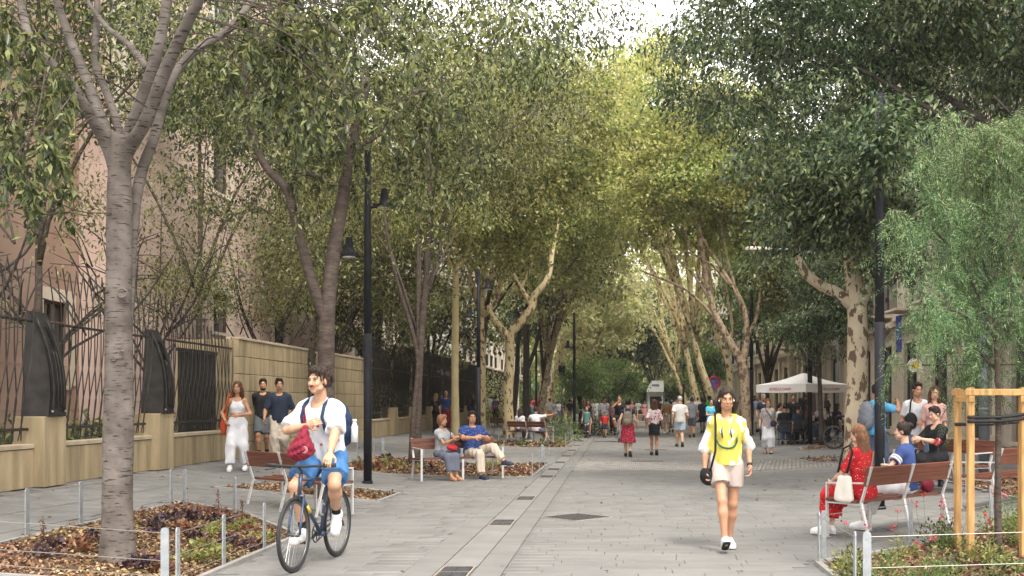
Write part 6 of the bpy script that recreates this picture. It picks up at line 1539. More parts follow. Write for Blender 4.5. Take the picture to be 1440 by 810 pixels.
# orange cloth basket stall near left far, pale wooden terrace barriers
M_beech = mat('beech_frame', (.5, .3, .17), .6, col2=(.6, .4, .24), scale=5)
for i, (px, py) in enumerate(((824, 600), (840, 600), (856, 599), (870, 598), (905, 596), (921, 596), (937, 596), (952, 596))):
    p = gp(px, py); rt = empty('barrier', p, 0, 'pale wooden terrace barrier %s' % ('left of the far cyclist, near the bin' if i < 4 else 'in front of the white kiosk'), 'barrier', 'pale wooden barriers left of the far cyclist' if i < 4 else 'pale wooden barriers in front of the kiosk'); w = .85
    for x in (-w / 2, w / 2): MB().box((x, 0, .55), (.05, .05, 1.1)).build('post', M_beech, rt)
    for z in (.15, .65, 1.05): MB().box((0, 0, z), (w - .05, .04, .05)).build('rail', M_beech, rt)
# white kiosk / van at the far end
Yk = 92; c = at(921, 565, Yk); rt = empty('kiosk', (c.x, Yk, 0), 0, 'white kiosk with a pitched canopy at the far end of the promenade', 'kiosk'); M_wh = mat('kiosk_white', (.72, .72, .72), .5, col2=(.8, .8, .8)); k = Yk / F
MB().prism([(-26 * k / 2, 2.4), (26 * k / 2 - .1, 2.4), (26 * k / 2 - .1, 3.35), (-26 * k / 2 + .5, 3.35)], -1.5, 1.2, 'Y').build('canopy', M_wh, rt); MB().bbox(-.6, .65, -.9, 1.0, .0, 2.38).build('booth', M_wh, rt); MB().bbox(-.45, .5, -.93, -.905, 1.0, 2.0).build('hatch', M_dark, rt); MB().bbox(-.3, .3, -1.53, -1.505, 2.9, 3.05).build('sign_strip', MATS['grey_pole'], rt)
for x in (-.72, .72): MB().tube([(x, -1.4, 0), (x, -1.4, 2.4)], .03, 6).build('post', M_galv, rt)

# ================================================================== cafe
M_canvas = mat('canvas_white', (.74, .72, .68), .8, col2=(.8, .785, .75), scale=2, bump=.1, bscale=10)
Yc = 36.0; kc = Yc / F; cu = at(1130, 526, Yc); gz = g(cu.x)
um = empty('cafe_umbrella', (cu.x, Yc, gz), radians(38), 'large white cafe umbrella with red lettering on its valance', 'umbrella'); hw = 1.12
top = CH + (CY - 524) * kc - gz; edge = CH + (CY - 541) * kc - gz
for i in range(4):
    a = i * pi / 2; c_, s_ = cos(a), sin(a); mb = MB(); N = 8
    pts = []
    for j in range(N + 1):
        t = j / N; w = hw * t; zz = top - (top - edge) * t + .06 * sin(pi * t) * -1
        pts += [(-w, -w, zz), (0, -w, zz - .035 * sin(pi * t)), (w, -w, zz)]
    R = lambda p: (p[0] * c_ - p[1] * s_, p[0] * s_ + p[1] * c_, p[2])
    f = []
    for j in range(N):
        for q in range(2): b = j * 3 + q; f.append((b, b + 1, b + 4, b + 3))
    mb.poly([R(p) for p in pts] + [R((p[0], p[1], p[2] - .012)) for p in pts], f + [tuple(len(pts) + z for z in reversed(q)) for q in f]); mb.build('canopy_panel', M_canvas, um, True)
    v = MB(); v.poly([R(p) for p in [(-hw, -hw - .004, edge), (hw, -hw - .004, edge), (hw, -hw - .004, edge - .26), (0, -hw - .012, edge - .28), (-hw, -hw - .004, edge - .26), (-hw, -hw + .01, edge), (hw, -hw + .01, edge), (hw, -hw + .01, edge - .26), (-hw, -hw + .01, edge - .26)]], [(0, 1, 2, 3, 4), (5, 8, 7, 6)]); val = v.build('valance', M_canvas, um)
    cu_ = bpy.data.curves.new('t', 'FONT'); cu_.body = 'ESTRELLA DAMM'; cu_.size = .13; cu_.align_x = 'CENTER'; cu_.extrude = .002; to = bpy.data.objects.new('t', cu_); COL.objects.link(to); bpy.context.view_layer.update()
    me = bpy.data.meshes.new_from_object(to.evaluated_get(bpy.context.evaluated_depsgraph_get())); bpy.data.objects.remove(to); me.materials.clear(); me.materials.append(mat('lettering_red', (.5, .03, .03), .6))
    tx = link('lettering', me, None, val); tx.rotation_euler = (pi / 2, 0, a); q = R((0, -hw - .02, edge - .2)); tx.location = q
MB().tube([(0, 0, 0), (0, 0, top)], .035, 8).build('pole', M_lamp, um, True)
for i in range(4):
    a = i * pi / 2 + pi / 4; MB().tube([(0, 0, top - .55), (cos(a) * hw * .8, sin(a) * hw * .8, edge + .0)], .012, 5).build('rib', M_iron, um)
MB().box((0, 0, .04), (.7, .7, .08)).build('base', M_conc, um)
M_cfr = mat('cafe_chair_metal', (.025, .026, .03), .5, metal=.3)
def make_chair():
    rt = empty('cafe_chair', (0, 0, 0)); 
    for x, y in ((-.22, -.2), (.22, -.2)): MB().tube([(x, y, 0), (x * .95, y, .44), (x, y, .65)], .013, 5).build('leg', M_cfr, rt)
    for x in (-.2, .2): MB().tube([(x, .26, 0), (x, .2, .44), (x, .28, .86)], .013, 5).build('leg', M_cfr, rt)
    mb = MB(); [mb.box((0, -.19 + i * .068, .45), (.44, .05, .018)) for i in range(7)]; mb.build('seat', M_cfr, rt); mb = MB(); [mb.box((0, .235 + i * .014, .56 + i * .06), (.42, .014, .042)) for i in range(5)]; mb.build('backrest', M_cfr, rt)
    mb = MB(); [mb.tube([(x, -.2, .65), (x, .24, .66)], .014, 5) for x in (-.23, .23)]; mb.build('armrest', M_cfr, rt); return rt
def make_table():
    rt = empty('cafe_table', (0, 0, 0)); MB().cbox((0, 0, .735), (.7, .7, .03), .008).build('table_top', M_cfr, rt); MB().tube([(0, 0, 0), (0, 0, .72)], .03, 8).build('column', M_cfr, rt); mb = MB(); mb.box((0, 0, .015), (.5, .06, .03)); mb.box((0, 0, .018), (.06, .5, .03)); mb.build('foot', M_cfr, rt); return rt
ch0, tb0 = make_chair(), make_table(); kids = {}
for q in COL.objects:
    if q.parent is not None: kids.setdefault(q.parent.name, []).append(q)
def cpt(px, Y): x = (px - CX) * Y / F; return (x, Y, g(x))
TBL = [((1118, 36.6), 'cafe table behind the black lamp post, left one'), ((1141, 35.6), 'cafe table under the middle of the umbrella'), ((1166, 36.4), 'cafe table at the right side under the umbrella'), ((1100, 39.5), 'cafe table behind the elderly woman')]
for i, ((px, Y), lab) in enumerate(TBL):
    o = tb0 if i == 0 else copy_tree(tb0, None, kids); o.location = cpt(px, Y); o.rotation_euler = (0, 0, .2 * i); tag(o, 'dark ' + lab, 'table', 'dark cafe tables')
CHS = [((1104, 35.4), 170, 'dark metal cafe chair seen from behind beside the elderly woman'), ((1122, 35.0), 185, 'dark metal cafe chair seen from behind left of the lamp post'), ((1136, 36.9), 20, 'dark metal cafe chair facing the viewer behind the middle table'), ((1153, 37.2), -30, 'dark metal cafe chair behind the young tree'), ((1178, 35.2), 120, 'dark metal cafe chair at the right end, seen from the side'), ((1170, 37.8), -10, 'dark metal cafe chair at the back right under the umbrella'), ((1096, 38.0), 100, 'dark metal cafe chair farthest left of the terrace'), ((1128, 38.4), 0, 'dark metal cafe chair behind the left table')]
for i, ((px, Y), rz, lab) in enumerate(CHS):
    o = ch0 if i == 0 else copy_tree(ch0, None, kids); o.location = cpt(px, Y); o.rotation_euler = (0, 0, radians(rz)); tag(o, lab, 'chair', 'dark cafe chairs')
for i, (px, Y, lab) in enumerate(((1143, 35.5, 'small white paper menu on the middle cafe table'), (1163, 36.3, 'white napkin holder on the right cafe table'))):
    c = cpt(px, Y); rt = empty('paper_menu' if not i else 'napkin_holder', (c[0], c[1], c[2] + .752), .4, lab, 'menu' if not i else 'napkin holder'); MB().box((0, 0, .09), (.14, .02, .18), R=Matrix.Rotation(.3, 3, 'X')).build('card', MATS['sign_white'], rt)

# ================================================================== bicycles
def bicycle(label, loc, rz, colr='bike_blue', cat='bicycle', frame=(.04, .06, .105), steer=0., near=True, crank=.9):
    rt = empty('bicycle', loc, rz, label, cat); m = mat(colr, frame, .35, metal=.3, col2=tuple(x * 1.1 for x in frame), spec=.6); bk = mat('tyre_rubber', (.02, .02, .021), .7); al = mat('rim_grey', (.12, .12, .125), .35, metal=.7); R_ = .345
    FH, RH, BBk, ST, HT0, HT1 = Vector((0, -.52, R_)), Vector((0, .5, R_)), Vector((0, .09, .285)), Vector((0, .255, .80)), Vector((0, -.37, .86)), Vector((0, -.40, .72))
    def wheel(c, nm='wheel'):
        w = empty('wheel', c); w.parent = rt; w.empty_display_size = .1
        w.name = 'wheel'
        t = MB(); t.torus((0, 0, 0), R_ - .017, .0165, 'X', 56, 8); t.build('tyre', bk, w, True)
        t = MB(); t.torus((0, 0, 0), R_ - .045, .011, 'X', 56, 6, 1.4); t.build('rim', al, w, True)
        t = MB(); r = random.Random(2)
        for i in range(28 if near else 12):
            a = i * 6.283 / (28 if near else 12); b = a + (.5 if i % 2 else -.5); s_ = .028 if i % 4 < 2 else -.028; t.tube([(s_, cos(b) * .022, sin(b) * .022), (0, cos(a) * (R_ - .05), sin(a) * (R_ - .05))], .0013 if near else .003, 3, False)
        t.build('spokes', mat('spoke_steel', (.4, .4, .4), .3, metal=.8), w); MB().tube([(-.05, 0, 0), (.05, 0, 0)], .02, 10).build('hub', al, w, True); return w
    wheel(FH); wheel(RH)
    f = MB(); f.tube([HT1, BBk], .019, 10); f.tube([HT0 + Vector((0, 0, -.02)), ST], .015, 10); f.tube([BBk, ST + Vector((0, .012, .04))], .016, 10); f.tube([HT0 + Vector((0, -.0, .03)), HT1 + Vector((0, -.005, -.02))], .02, 10)
    for s_ in (-1, 1): f.tube([BBk + Vector((s_ * .03, .02, 0)), RH + Vector((s_ * .06, 0, 0))], .010, 8); f.tube([ST + Vector((s_ * .015, .01, 0)), RH + Vector((s_ * .06, 0, 0))], .008, 8)
    f.tube([BBk - Vector((.035, 0, 0)), BBk + Vector((.035, 0, 0))], .024, 10); f.build('frame', m, rt, True)
    f = MB()
    for s_ in (-1, 1): f.tube([HT1 + Vector((s_ * .045, -.01, -.03)), FH + Vector((s_ * .055, .03, .12)), FH + Vector((s_ * .055, 0, 0))], .0125, 8)
    f.tube([HT1 + Vector((-.055, -.01, -.03)), HT1 + Vector((.055, -.01, -.03))], .015, 8); f.build('fork', m, rt, True)
    f = MB(); f.tube([HT0, HT0 + Vector((0, .01, .06)), HT0 + Vector((0, -.05, .10))], .014, 8); f.build('stem', bk, rt, True)
    H = HT0 + Vector((0, -.05, .105)); f = MB(); f.tube([H + Vector((-.33, .06, .01)), H + Vector((-.2, .02, .005)), H + Vector((-.07, 0, 0)), H + Vector((.07, 0, 0)), H + Vector((.2, .02, .005)), H + Vector((.33, .06, .01))], .012, 8); hb = f.build('handlebar', bk, rt, True)
    f = MB(); [f.tube([H + Vector((s_ * .335, .061, .01)), H + Vector((s_ * .225, .03, .006))], .018, 8) for s_ in (-1, 1)]; f.build('grip', bk, hb, True)
    f = MB(); [f.tube([H + Vector((s_ * .2, .01, -.005)), H + Vector((s_ * .22, -.04, -.02)), H + Vector((s_ * .31, -.03, -.03))], .006, 6) for s_ in (-1, 1)]; f.build('brake_lever', bk, hb, True)
    f = MB(); f.tube([ST, ST + Vector((0, .03, .13))], .0135, 8); f.build('seat_post', bk, rt, True)
    S = Sdf().ell(ST + Vector((0, .10, .155)), (.07, .08, .028), .03).cap(ST + Vector((0, .06, .155)), ST + Vector((0, -.10, .16)), .032, .018, .03); link('saddle', npmesh('saddle', *S.mesh(.008)), bk, rt, True)
    f = MB(); f.torus(BBk + Vector((-.05, 0, 0)), .085, .006, 'X', 30, 5); [f.tube([BBk + Vector((-.05, 0, 0)), BBk + Vector((-.05, cos(a) * .08, sin(a) * .08))], .006, 4) for a in [i * 1.257 for i in range(5)]]; f.build('chainring', al, rt)
    f = MB(); pts = []
    for i in range(13): a = -pi / 2 - i * pi / 12; pts.append(BBk + Vector((-.05, cos(a) * .088 , sin(a) * .088)))
    for i in range(9): a = pi / 2 - i * pi / 8; pts.append(RH + Vector((-.05, cos(a) * .036, sin(a) * .036)))
    pts.append(pts[0]); f.tube(pts, .005, 5); f.build('chain', bk, rt)
    ca = crank
    for s_, sg in ((1, 1), (-1, -1)):
        d = Vector((0, cos(ca) * sg, sin(ca) * sg)) * .17; a = BBk + Vector((s_ * .06, 0, 0)); b = a + d; c = MB(); c.tube([a, b], .010, 6); cr = c.build('crank', al, rt, True); c = MB(); c.cbox(b + Vector((s_ * .055, 0, 0)), (.09, .08, .022), .004); c.build('pedal', bk, cr)
    for c_, sg in ((HT1 + Vector((0, -.03, -.04)), 1),):
        f = MB(); [f.tube([c_ + Vector((s_ * .02, -.03, .05)), c_ + Vector((s_ * .035, -.035, -.03))], .008, 5) for s_ in (-1, 1)]; f.build('brake', bk, rt)
    if near:
        mp = (HT1 * .62 + BBk * .38); d = (BBk - HT1).normalized(); MB().tube([mp - d * .055, mp + d * .055], .0196, 10).build('frame_decal', mat('decal_yellow', (.75, .5, .05), .4), rt, True)
        L = MB(); L.torus(BBk * .55 + ST * .45 + Vector((0, -.035, 0)), .055, .011, 'X', 24, 6); L.build('ring_lock', mat('lock_grey', (.45, .45, .45), .5), rt, True)
        f = MB(); f.tube([H + Vector((.05, 0, -.01)), H + Vector((.04, -.07, -.06)), HT1 + Vector((.03, -.06, .0)), HT1 + Vector((.01, -.04, -.05))], .003, 4); f.tube([H + Vector((-.08, 0, -.01)), H + Vector((-.05, -.08, -.05)), HT0 + Vector((-.02, .06, -.03))], .003, 4); f.build('cable', bk, rt)
    return rt
# ================================================================== the people in the photo
def ppx(px, py): p = gp(px, py); return Vector((p.x, p.y, p.z))
WH = cloth('white', (.58, .58, .6), (.66, .66, .68)); NV = cloth('navy', (.022, .03, .05)); BKc = cloth('black', (.014, .014, .016)); GR = cloth('grey', (.3, .31, .32)); DG = cloth('dark_grey', (.09, .1, .11)); BE = cloth('beige', (.48, .41, .33), (.54, .47, .39)); BL = cloth('blue', (.045, .13, .30), (.06, .165, .35)); RD = cloth('red', (.42, .025, .03)); TQ = cloth('turquoise', (.08, .40, .52)); DN = cloth('denim', (.07, .1, .17), (.12, .16, .25)); LD = cloth('light_denim', (.38, .46, .55)); OLV = cloth('olive', (.12, .12, .08)); GRN = cloth('green', (.03, .36, .07)); KH = cloth('khaki', (.3, .26, .18)); PK = cloth('pink', (.6, .25, .3)); MR = cloth('maroon', (.16, .015, .03), (.2, .02, .035)); SL_ = cloth('slate', (.11, .12, .16))
SHW = (mat('shoe_white', (.68, .68, .68), .5, col2=(.75, .75, .75)), mat('sole_white', (.6, .6, .58), .6)); SHB = (mat('shoe_black', (.015, .015, .018), .5), mat('sole_black', (.02, .02, .02), .7)); SHN = (mat('shoe_navy', (.015, .02, .04), .6), mat('sole_pale', (.5, .5, .48), .6)); SND = (mat('sandal_tan', (.25, .09, .05), .6), mat('sole_tan', (.2, .12, .07), .7)); SHWB = (SHW[0], SHB[1])
SKN = cloth('sock_black', (.015, .015, .018)); SKW = cloth('sock_white', (.6, .6, .6))

# ---------- cyclist and bicycle
pf, pr = gp(418, 805), gp(477, 783); hd = atan2(pf.x - pr.x, -(pf.y - pr.y)); ctr = (pf + pr) / 2; ctr.z = 0; ctr = Vector((ctr.x - .02, ctr.y, 0))
BZ = hd
bicycle('slate blue city bicycle ridden by the man in the white shirt', ctr, BZ, crank=.42)
cyc = Fig(H=1.84, pel=(0, .23, 1.055), lean=.24, side=-.03, twist=-.28, head=(-.2, .06, .03), la=(.12, .18, .475), ra=(-.12, -.03, .33), ltoe=(.12, .95), rtoe=(-.1, .12), lh=(.27, -.36, 1.035), rh=(-.05, -.12, 1.33), le=(1, .5, -.2), re=(-1.2, .1, -.55),
          lk=(.35, -1, .2), rk=(-.25, -1, .2), lcurl=.75, rcurl=.75, lhd=(.1, -.85, -.5), lpn=(0, -.5, -.85), rhd=(.75, -.25, .35), rpn=(.1, 1, -.1), neckf=.05)
person('young man with dark wavy hair cycling in a loose white shirt and blue shorts', ctr, BZ, cyc, 'olive', 'dark', 'curly', v=.0105, fine=True, beard='moustache',
       top=dict(m=mat('shirt_white', (.55, .565, .60), .8, col2=(.64, .65, .68), scale=5, bump=.3, bscale=30, bdist=.006), e=.022, hem=-.12, boxy=.9, sleeve=.9, r=.072, neck=.078, fold=.009),
       bottom=dict(kind='shorts', m=BL, len=.74, flare=.03, e=.02, fold=.007), shoes=(SHW[0], mat('sole_gum', (.5, .4, .3), .6)), socks=SKN, seed=3)
# shoe flashes
mb = MB(); A_ = cyc.la; f_, u_ = cyc.footdirs(1)
if u_[2] < 0: u_ = -u_
rr_ = np.cross(f_, u_)
for k_ in (-.0, .035): 
    c_ = A_ + f_ * (.03 + k_) - u_ * .035 + rr_ * 0; mb.tube([c_ + rr_ * .046 - u_ * .02, c_ + rr_ * .04 + u_ * .018], .008, 5); mb.tube([c_ - rr_ * .046 - u_ * .02, c_ - rr_ * .04 + u_ * .018], .008, 5)
cyo = [o for o in COL.objects if o.get('label', '').startswith('young man with dark wavy')][0]
mb.build('shoe_stripe', cloth('stripe_red', (.65, .04, .02)), cyo)
bpk = backpack('dark blue backpack worn by the cyclist', ctr, BZ, cyc, cloth('pack_navy', (.02, .035, .075)), (.165, .09, .22), cloth('pack_navy2', (.03, .05, .1)), .012)
b_ = cyc.T(.19, .2, .16); rt = empty('water_bottle', Vector(ctr) + Matrix.Rotation(BZ, 3, 'Z') @ Vector(b_), BZ, 'white water bottle in the side pocket of the cyclist backpack', 'bottle'); MB().tube([(0, 0, -.1), (0, 0, .05), (0, 0, .085), (0, 0, .1)], [.034, .034, .02, .018], 14).build('flask', mat('bottle_white', (.7, .7, .68), .3), rt, True); MB().tube([(0, 0, .1), (0, 0, .128)], .021, 12).build('bottle_cap', MATS['bottle_white'], rt, True)
# red drawstring bag carried by the cyclist, strap over the shoulder
hnd = cyc.rh; rt = empty('drawstring_bag', ctr, BZ, 'dark red drawstring bag the cyclist holds against his chest', 'bag'); S = Sdf(); c0 = hnd + V3(-.02, -.06, -.20); S.ell(c0 + V3(-.01, 0, -.03), (.125, .06, .09), .02).cap(c0 + V3(0, 0, .02), hnd + V3(.0, -.05, -.02), .085, .03, .06).ell(c0 + V3(-.07, 0, -.05), (.07, .05, .06), .05); S.fn(folds(.007, .06, 6, .8)); link('pouch', npmesh('pouch', *S.mesh(.009)), MR, rt, True)
mb = MB(); [mb.tube([tuple(hnd + V3(.01 + d, -.045, -.02)), tuple(cyc.T(-.06 - d, -.16, .33)), tuple(cyc.T(-.105 - d, -.10, .47)), tuple(cyc.T(-.12 - d, .02, .515)), tuple(cyc.T(-.1 - d, .12, .44))], .007, 5) for d in (0, .022)]; mb.build('cord', MR, rt, True)
mb = MB(); [mb.torus(tuple(c0 + V3(.05, -.068 - .0, -.02)), rr, .003, 'Y', 20, 4) for rr in (.03, .018)]; mb.build('emblem_print', mat('print_pink', (.6, .3, .32), .7), rt)
# embroidered red and ochre flowers, zip and wristwatch
mb = MB(); [mb.ell if False else mb.disc(tuple(cyc.T(*q)), .014, .012, 'Y', 8) for q in ((.085, -.176, .31), (.10, -.178, .14))]; mb.build('embroidery', mat('embroidery', (.5, .12, .03), .8, col2=(.1, .02, .02), scale=60), cyo)
w_ = cyc.lh + nrm(cyc.le - cyc.lh) * .035; mb = MB(); d_ = nrm(cyc.le - cyc.lh); mb.tube([tuple(w_ - d_ * .011), tuple(w_ + d_ * .011)], .034, 14); mb.build('wristwatch', mat('watch_steel', (.5, .42, .35), .3, metal=.7), cyo, True)

# ---------- woman in the yellow top
pw = ppx(1021, 772); wk = Fig(H=1.70, fem=True, pel=(0, 0, .92), lean=.03, head=(.02, .13, .0), ra=(-.045, -.26, .125), la=(.05, .12, .085), rtoe=(-.02, -.42), ltoe=(.05, .0), rh=(-.235, -.08, .83), lh=(.25, -.03, .87), re=(-.5, 1, 0), le=(.5, 1, 0), rcurl=.85, lcurl=.7, lk=(.05, -1, 0), rk=(0, -1, 0), neckf=.035)
def smiley_mat():
    m, n, b = _new('top_yellow_print'); L = n.links.new; b.inputs['Roughness'].default_value = .85
    tcn = n.nodes.new('ShaderNodeTexCoord'); sx = n.nodes.new('ShaderNodeSeparateXYZ'); ns = n.nodes.new('ShaderNodeTexNoise'); ns.inputs['Scale'].default_value = 7; ns.inputs['Detail'].default_value = 3; L(tcn.outputs['Object'], ns.inputs['Vector'])
    ad = n.nodes.new('ShaderNodeVectorMath'); ad.operation = 'MULTIPLY_ADD'; ad.inputs[1].default_value = (.24, .0, .24); L(ns.outputs['Color'], ad.inputs[0]); L(tcn.outputs['Object'], ad.inputs[2]); L(ad.outputs[0], sx.inputs[0])
    def M(op, a, bb=None):
        q = n.nodes.new('ShaderNodeMath'); q.operation = op
        for i, v in enumerate((a, bb)):
            if v is None: continue
            if isinstance(v, (int, float)): q.inputs[i].default_value = v
            else: L(v, q.inputs[i])
        return q.outputs[0]
    X, Z = sx.outputs[0], sx.outputs[2]; X = M('SUBTRACT', X, .12); Z = M('SUBTRACT', Z, .12)
    u = M('DIVIDE', M('ADD', X, .01), .185); w = M('DIVIDE', M('SUBTRACT', Z, 1.20), .30); r2 = M('ADD', M('POWER', M('ABSOLUTE', u), 2.6), M('POWER', M('ABSOLUTE', w), 2.6)); disc = M('LESS_THAN', r2, 1.05)
    mx1 = n.nodes.new('ShaderNodeMix'); mx1.data_type = 'RGBA'; L(disc, mx1.inputs['Factor']); mx1.inputs[6].default_value = (.6, .6, .62, 1); mx1.inputs[7].default_value = (.52, .45, .075, 1)
    n2 = n.nodes.new('ShaderNodeTexNoise'); n2.inputs['Scale'].default_value = 11; n2.inputs['Detail'].default_value = 3; mp = n.nodes.new('ShaderNodeMapping'); mp.inputs['Scale'].default_value = (1, 1, .5); mp.inputs['Rotation'].default_value = (0, .6, 0); L(tcn.outputs['Object'], mp.inputs[0]); L(mp.outputs[0], n2.inputs['Vector'])
    lt = M('GREATER_THAN', n2.outputs['Fac'], .61); mx2 = n.nodes.new('ShaderNodeMix'); mx2.data_type = 'RGBA'; L(lt, mx2.inputs['Factor']); L(mx1.outputs[2], mx2.inputs[6]); mx2.inputs[7].default_value = (.72, .70, .5, 1)
    L(mx2.outputs[2], b.inputs['Base Color']); return m
wo = person('young woman walking forward in a yellow and white printed top and beige shorts', pw, .03, wk, 'tan', 'brown', 'sides', v=.0105, fine=True, lips=(.33, .14, .1),
       top=dict(m=smiley_mat(), e=.016, hem=-.03, boxy=.85, sleeve=1.08, r=.066, neck=.062, fold=.009, name='printed_top'), bottom=dict(kind='shorts', m=cloth('shorts_beige', (.34, .285, .255), (.40, .34, .305)), len=.55, flare=.028, e=.014, waist=.12), shoes=SHWB, seed=5)
# smile and eyes of the print, laid on the cloth by projecting onto the top
def project(o, pts):
    me = o.data; co = np.empty(len(me.vertices) * 3, np.float32); me.vertices.foreach_get('co', co); co = co.reshape(-1, 3); out = []
    for (x, z) in pts:
        d = np.hypot(co[:, 0] - x, co[:, 2] - z); m = d < .014
        if not m.any(): m = d < .03
        out.append((x, co[m][:, 1].min() - .001, z))
    return out
tp = wk.topobj; mg = mat('print_dark_green', (.01, .09, .06), .8); mbk = mat('print_ink', (.02, .02, .06), .8)
smile = [(-.115, 1.165), (-.105, 1.135), (-.085, 1.105), (-.055, 1.085), (-.02, 1.075), (.015, 1.073), (.05, 1.082), (.08, 1.102), (.095, 1.13), (.10, 1.16), (.095, 1.185)]
MB().tube(project(tp, smile), [.005, .007, .008, .009, .010, .010, .010, .009, .009, .008, .006], 6).build('smile_print', mg, tp, True)
for xs_ in (-.06, .035): MB().tube(project(tp, [(xs_ + .004, 1.30), (xs_ - .004, 1.26), (xs_ - .001, 1.22), (xs_ + .006, 1.185)]), [.002, .006, .008, .006], 6).build('eye_print', mbk, tp, True); MB().tube(project(tp, [(xs_ - .014, 1.285), (xs_ - .017, 1.25), (xs_ - .013, 1.215)]), [.003, .007, .004], 6).build('eye_white_print', WH, tp, True)
mb = MB(); w_ = wk.lh + nrm(wk.le - wk.lh) * .03; d_ = nrm(wk.le - wk.lh); mb.tube([tuple(w_ - d_ * .012), tuple(w_ + d_ * .012)], .03, 14); mb.build('wristwatch', SHB[0], wo, True)
S = Sdf(); [S.ell(wk.HT(q * .083, 0, -.02), (.008, .008, .012), .002) for q in (-1, 1)]; link('earbuds', npmesh('e', *S.mesh(.004, .01)), SHW[0], wo, True)
rt = empty('shoulder_bag', pw, .03, 'black shoulder bag with long strap held by the woman in the yellow top', 'bag'); c0 = V3(-.215, -.10, .76); S = Sdf().ell(c0 + V3(0, 0, .02), (.075, .045, .085), .02).ell(c0 + V3(.03, -.0, -.02), (.07, .04, .06), .03).ell(c0 + V3(-.03, -.03, .05), (.045, .03, .06), .02); link('pouch', npmesh('p', *S.mesh(.009)), BKc, rt, True)
q0 = wk.T(-.14, -.125, .36); mb = MB(); mb.tube([tuple(c0 + V3(.03, -.02, .06)), tuple(V3(-.135, -.185, 1.05)), tuple(V3(-.135, -.19, 1.2)), tuple(wk.T(-.145, -.135, .40)), tuple(wk.T(-.14, -.03, .535)), tuple(wk.T(-.14, .1, .46)), tuple(V3(-.18, .1, 1.0)), tuple(c0 + V3(0, .03, .05))], .012, 6); mb.build('strap', BKc, rt, True)

# ---------- three walking on the left
p = ppx(334, 662); f = Fig(H=1.68, fem=True, head=(-.25, .05, 0), **walkpose(1, .96, .16, .0, .03)) if False else Fig(H=1.68, fem=True, pel=(0, 0, .91), head=(-.25, .05, 0), la=(.13, .08, .09), ra=(-.12, -.16, .09), lh=(.05, -.24, 1.06), rh=(-.2, -.12, .93), le=(1, .6, -.3), re=(-.8, .8, 0), lhd=(-.9, -.3, .1))
person('woman with long wavy hair in a white crop top and wide white trousers', p, .25, f, 'tan', 'auburn', 'wavy', v=.014, top=dict(m=WH, e=.012, hem=.185, sleeve=0, neck=.115, tank=True, name='crop_top', fold=.002), bottom=dict(kind='trousers', m=WH, len=1.84, flare=.04, e=.012, waist=.11, fold=.009), shoes=SHW, seed=11)
rt = empty('tote_bag', p, .25, 'orange red bag hanging behind the woman in the white crop top', 'bag'); S = Sdf().ell((-.25, .08, .86), (.06, .10, .20), .02).ell((-.24, .08, 1.05), (.04, .06, .15), .05); S.fn(folds(.005, .1, 3, .6)); OR = cloth('orange', (.5, .07, .02)); link('sack', npmesh('s', *S.mesh(.014)), OR, rt, True); MB().tube([(-.24, .06, 1.15), (-.16, .1, 1.38), (-.13, .0, 1.47), (-.16, -.07, 1.36), (-.24, .02, 1.1)], .014, 6).build('strap', OR, rt, True)
p = ppx(370, 643); f = Fig(H=1.78, head=(.1, .1, 0), **walkpose(-1, 1, .14, .05, .03)); person('bearded man in black t-shirt and dark grey shorts walking behind the man in navy', p, .2, f, 'tan', 'black', 'short', v=.015, beard='full', top=dict(m=BKc, hem=-.05, boxy=.3, sleeve=.75), bottom=dict(kind='shorts', m=DG, len=.9, flare=.025), shoes=SHB, socks=SKN, seed=12)
p = ppx(390, 645); p = p - Vector((0, .7, 0)) * 1; p = Vector(((393 - CX) * p.y / F, p.y, g((393 - CX) * p.y / F))); f = Fig(H=1.80, head=(.2, .02, 0), la=(.1, .22, .2), ra=(-.08, -.2, .09), ltoe=(.1, .5), pel=(0, 0, .955), lh=(.3, .0, .86), rh=(-.29, -.22, .92), le=(.6, 1, 0), re=(-.6, 1, -.2))
person('dark haired man in a navy t-shirt and beige trousers walking with a friend', p, .2, f, 'tan', 'black', 'quiff', v=.014, top=dict(m=NV, e=.018, hem=-.12, boxy=.9, sleeve=.92, r=.06, fold=.006), bottom=dict(kind='trousers', m=BE, len=1.9, flare=.03, fold=.01), shoes=SHW, seed=13)

# ---------- couple on the middle bench
q, a = bpt(2, -.34, .0); f = Fig(H=1.62, fem=True, pel=(0, .02, .55), lean=.06, twist=.5, head=(.85, .12, 0), la=(.16, -.40, .085), ra=(.04, -.42, .085), ltoe=(.3, 0), rtoe=(.2, 0), lh=(.22, -.36, .84), rh=(.10, -.38, .82), le=(1, .4, -.8), re=(-.6, .6, -1), lhd=(.1, -.5, .7), rhd=(.3, -.6, .5), lk=(.1, -1, 1), rk=(0, -1, 1))
person('short haired woman in grey t-shirt and slate trousers, seated left on the middle bench', q, a, f, 'tan', 'strawberry', 'bob', v=.014, top=dict(m=GR, hem=-.02, sleeve=.6, boxy=.5, fold=.004), bottom=dict(kind='trousers', m=SL_, len=1.72, flare=.03), shoes=SND, sandals=True, seed=14)
rt = empty('handbag', q, a, 'small dark red handbag in the lap of the short haired woman', 'bag'); link('pouch', npmesh('p', *Sdf().ell((.1, -.26, .66), (.1, .07, .06), .02).ell((.14, -.3, .64), (.07, .06, .06), .03).mesh(.012)), RD, rt, True); MB().tube([(.1, -.25, .7), (.12, -.15, .95), (.08, -.02, 1.05)], .01, 5).build('strap', MATS['cloth_navy'], rt)
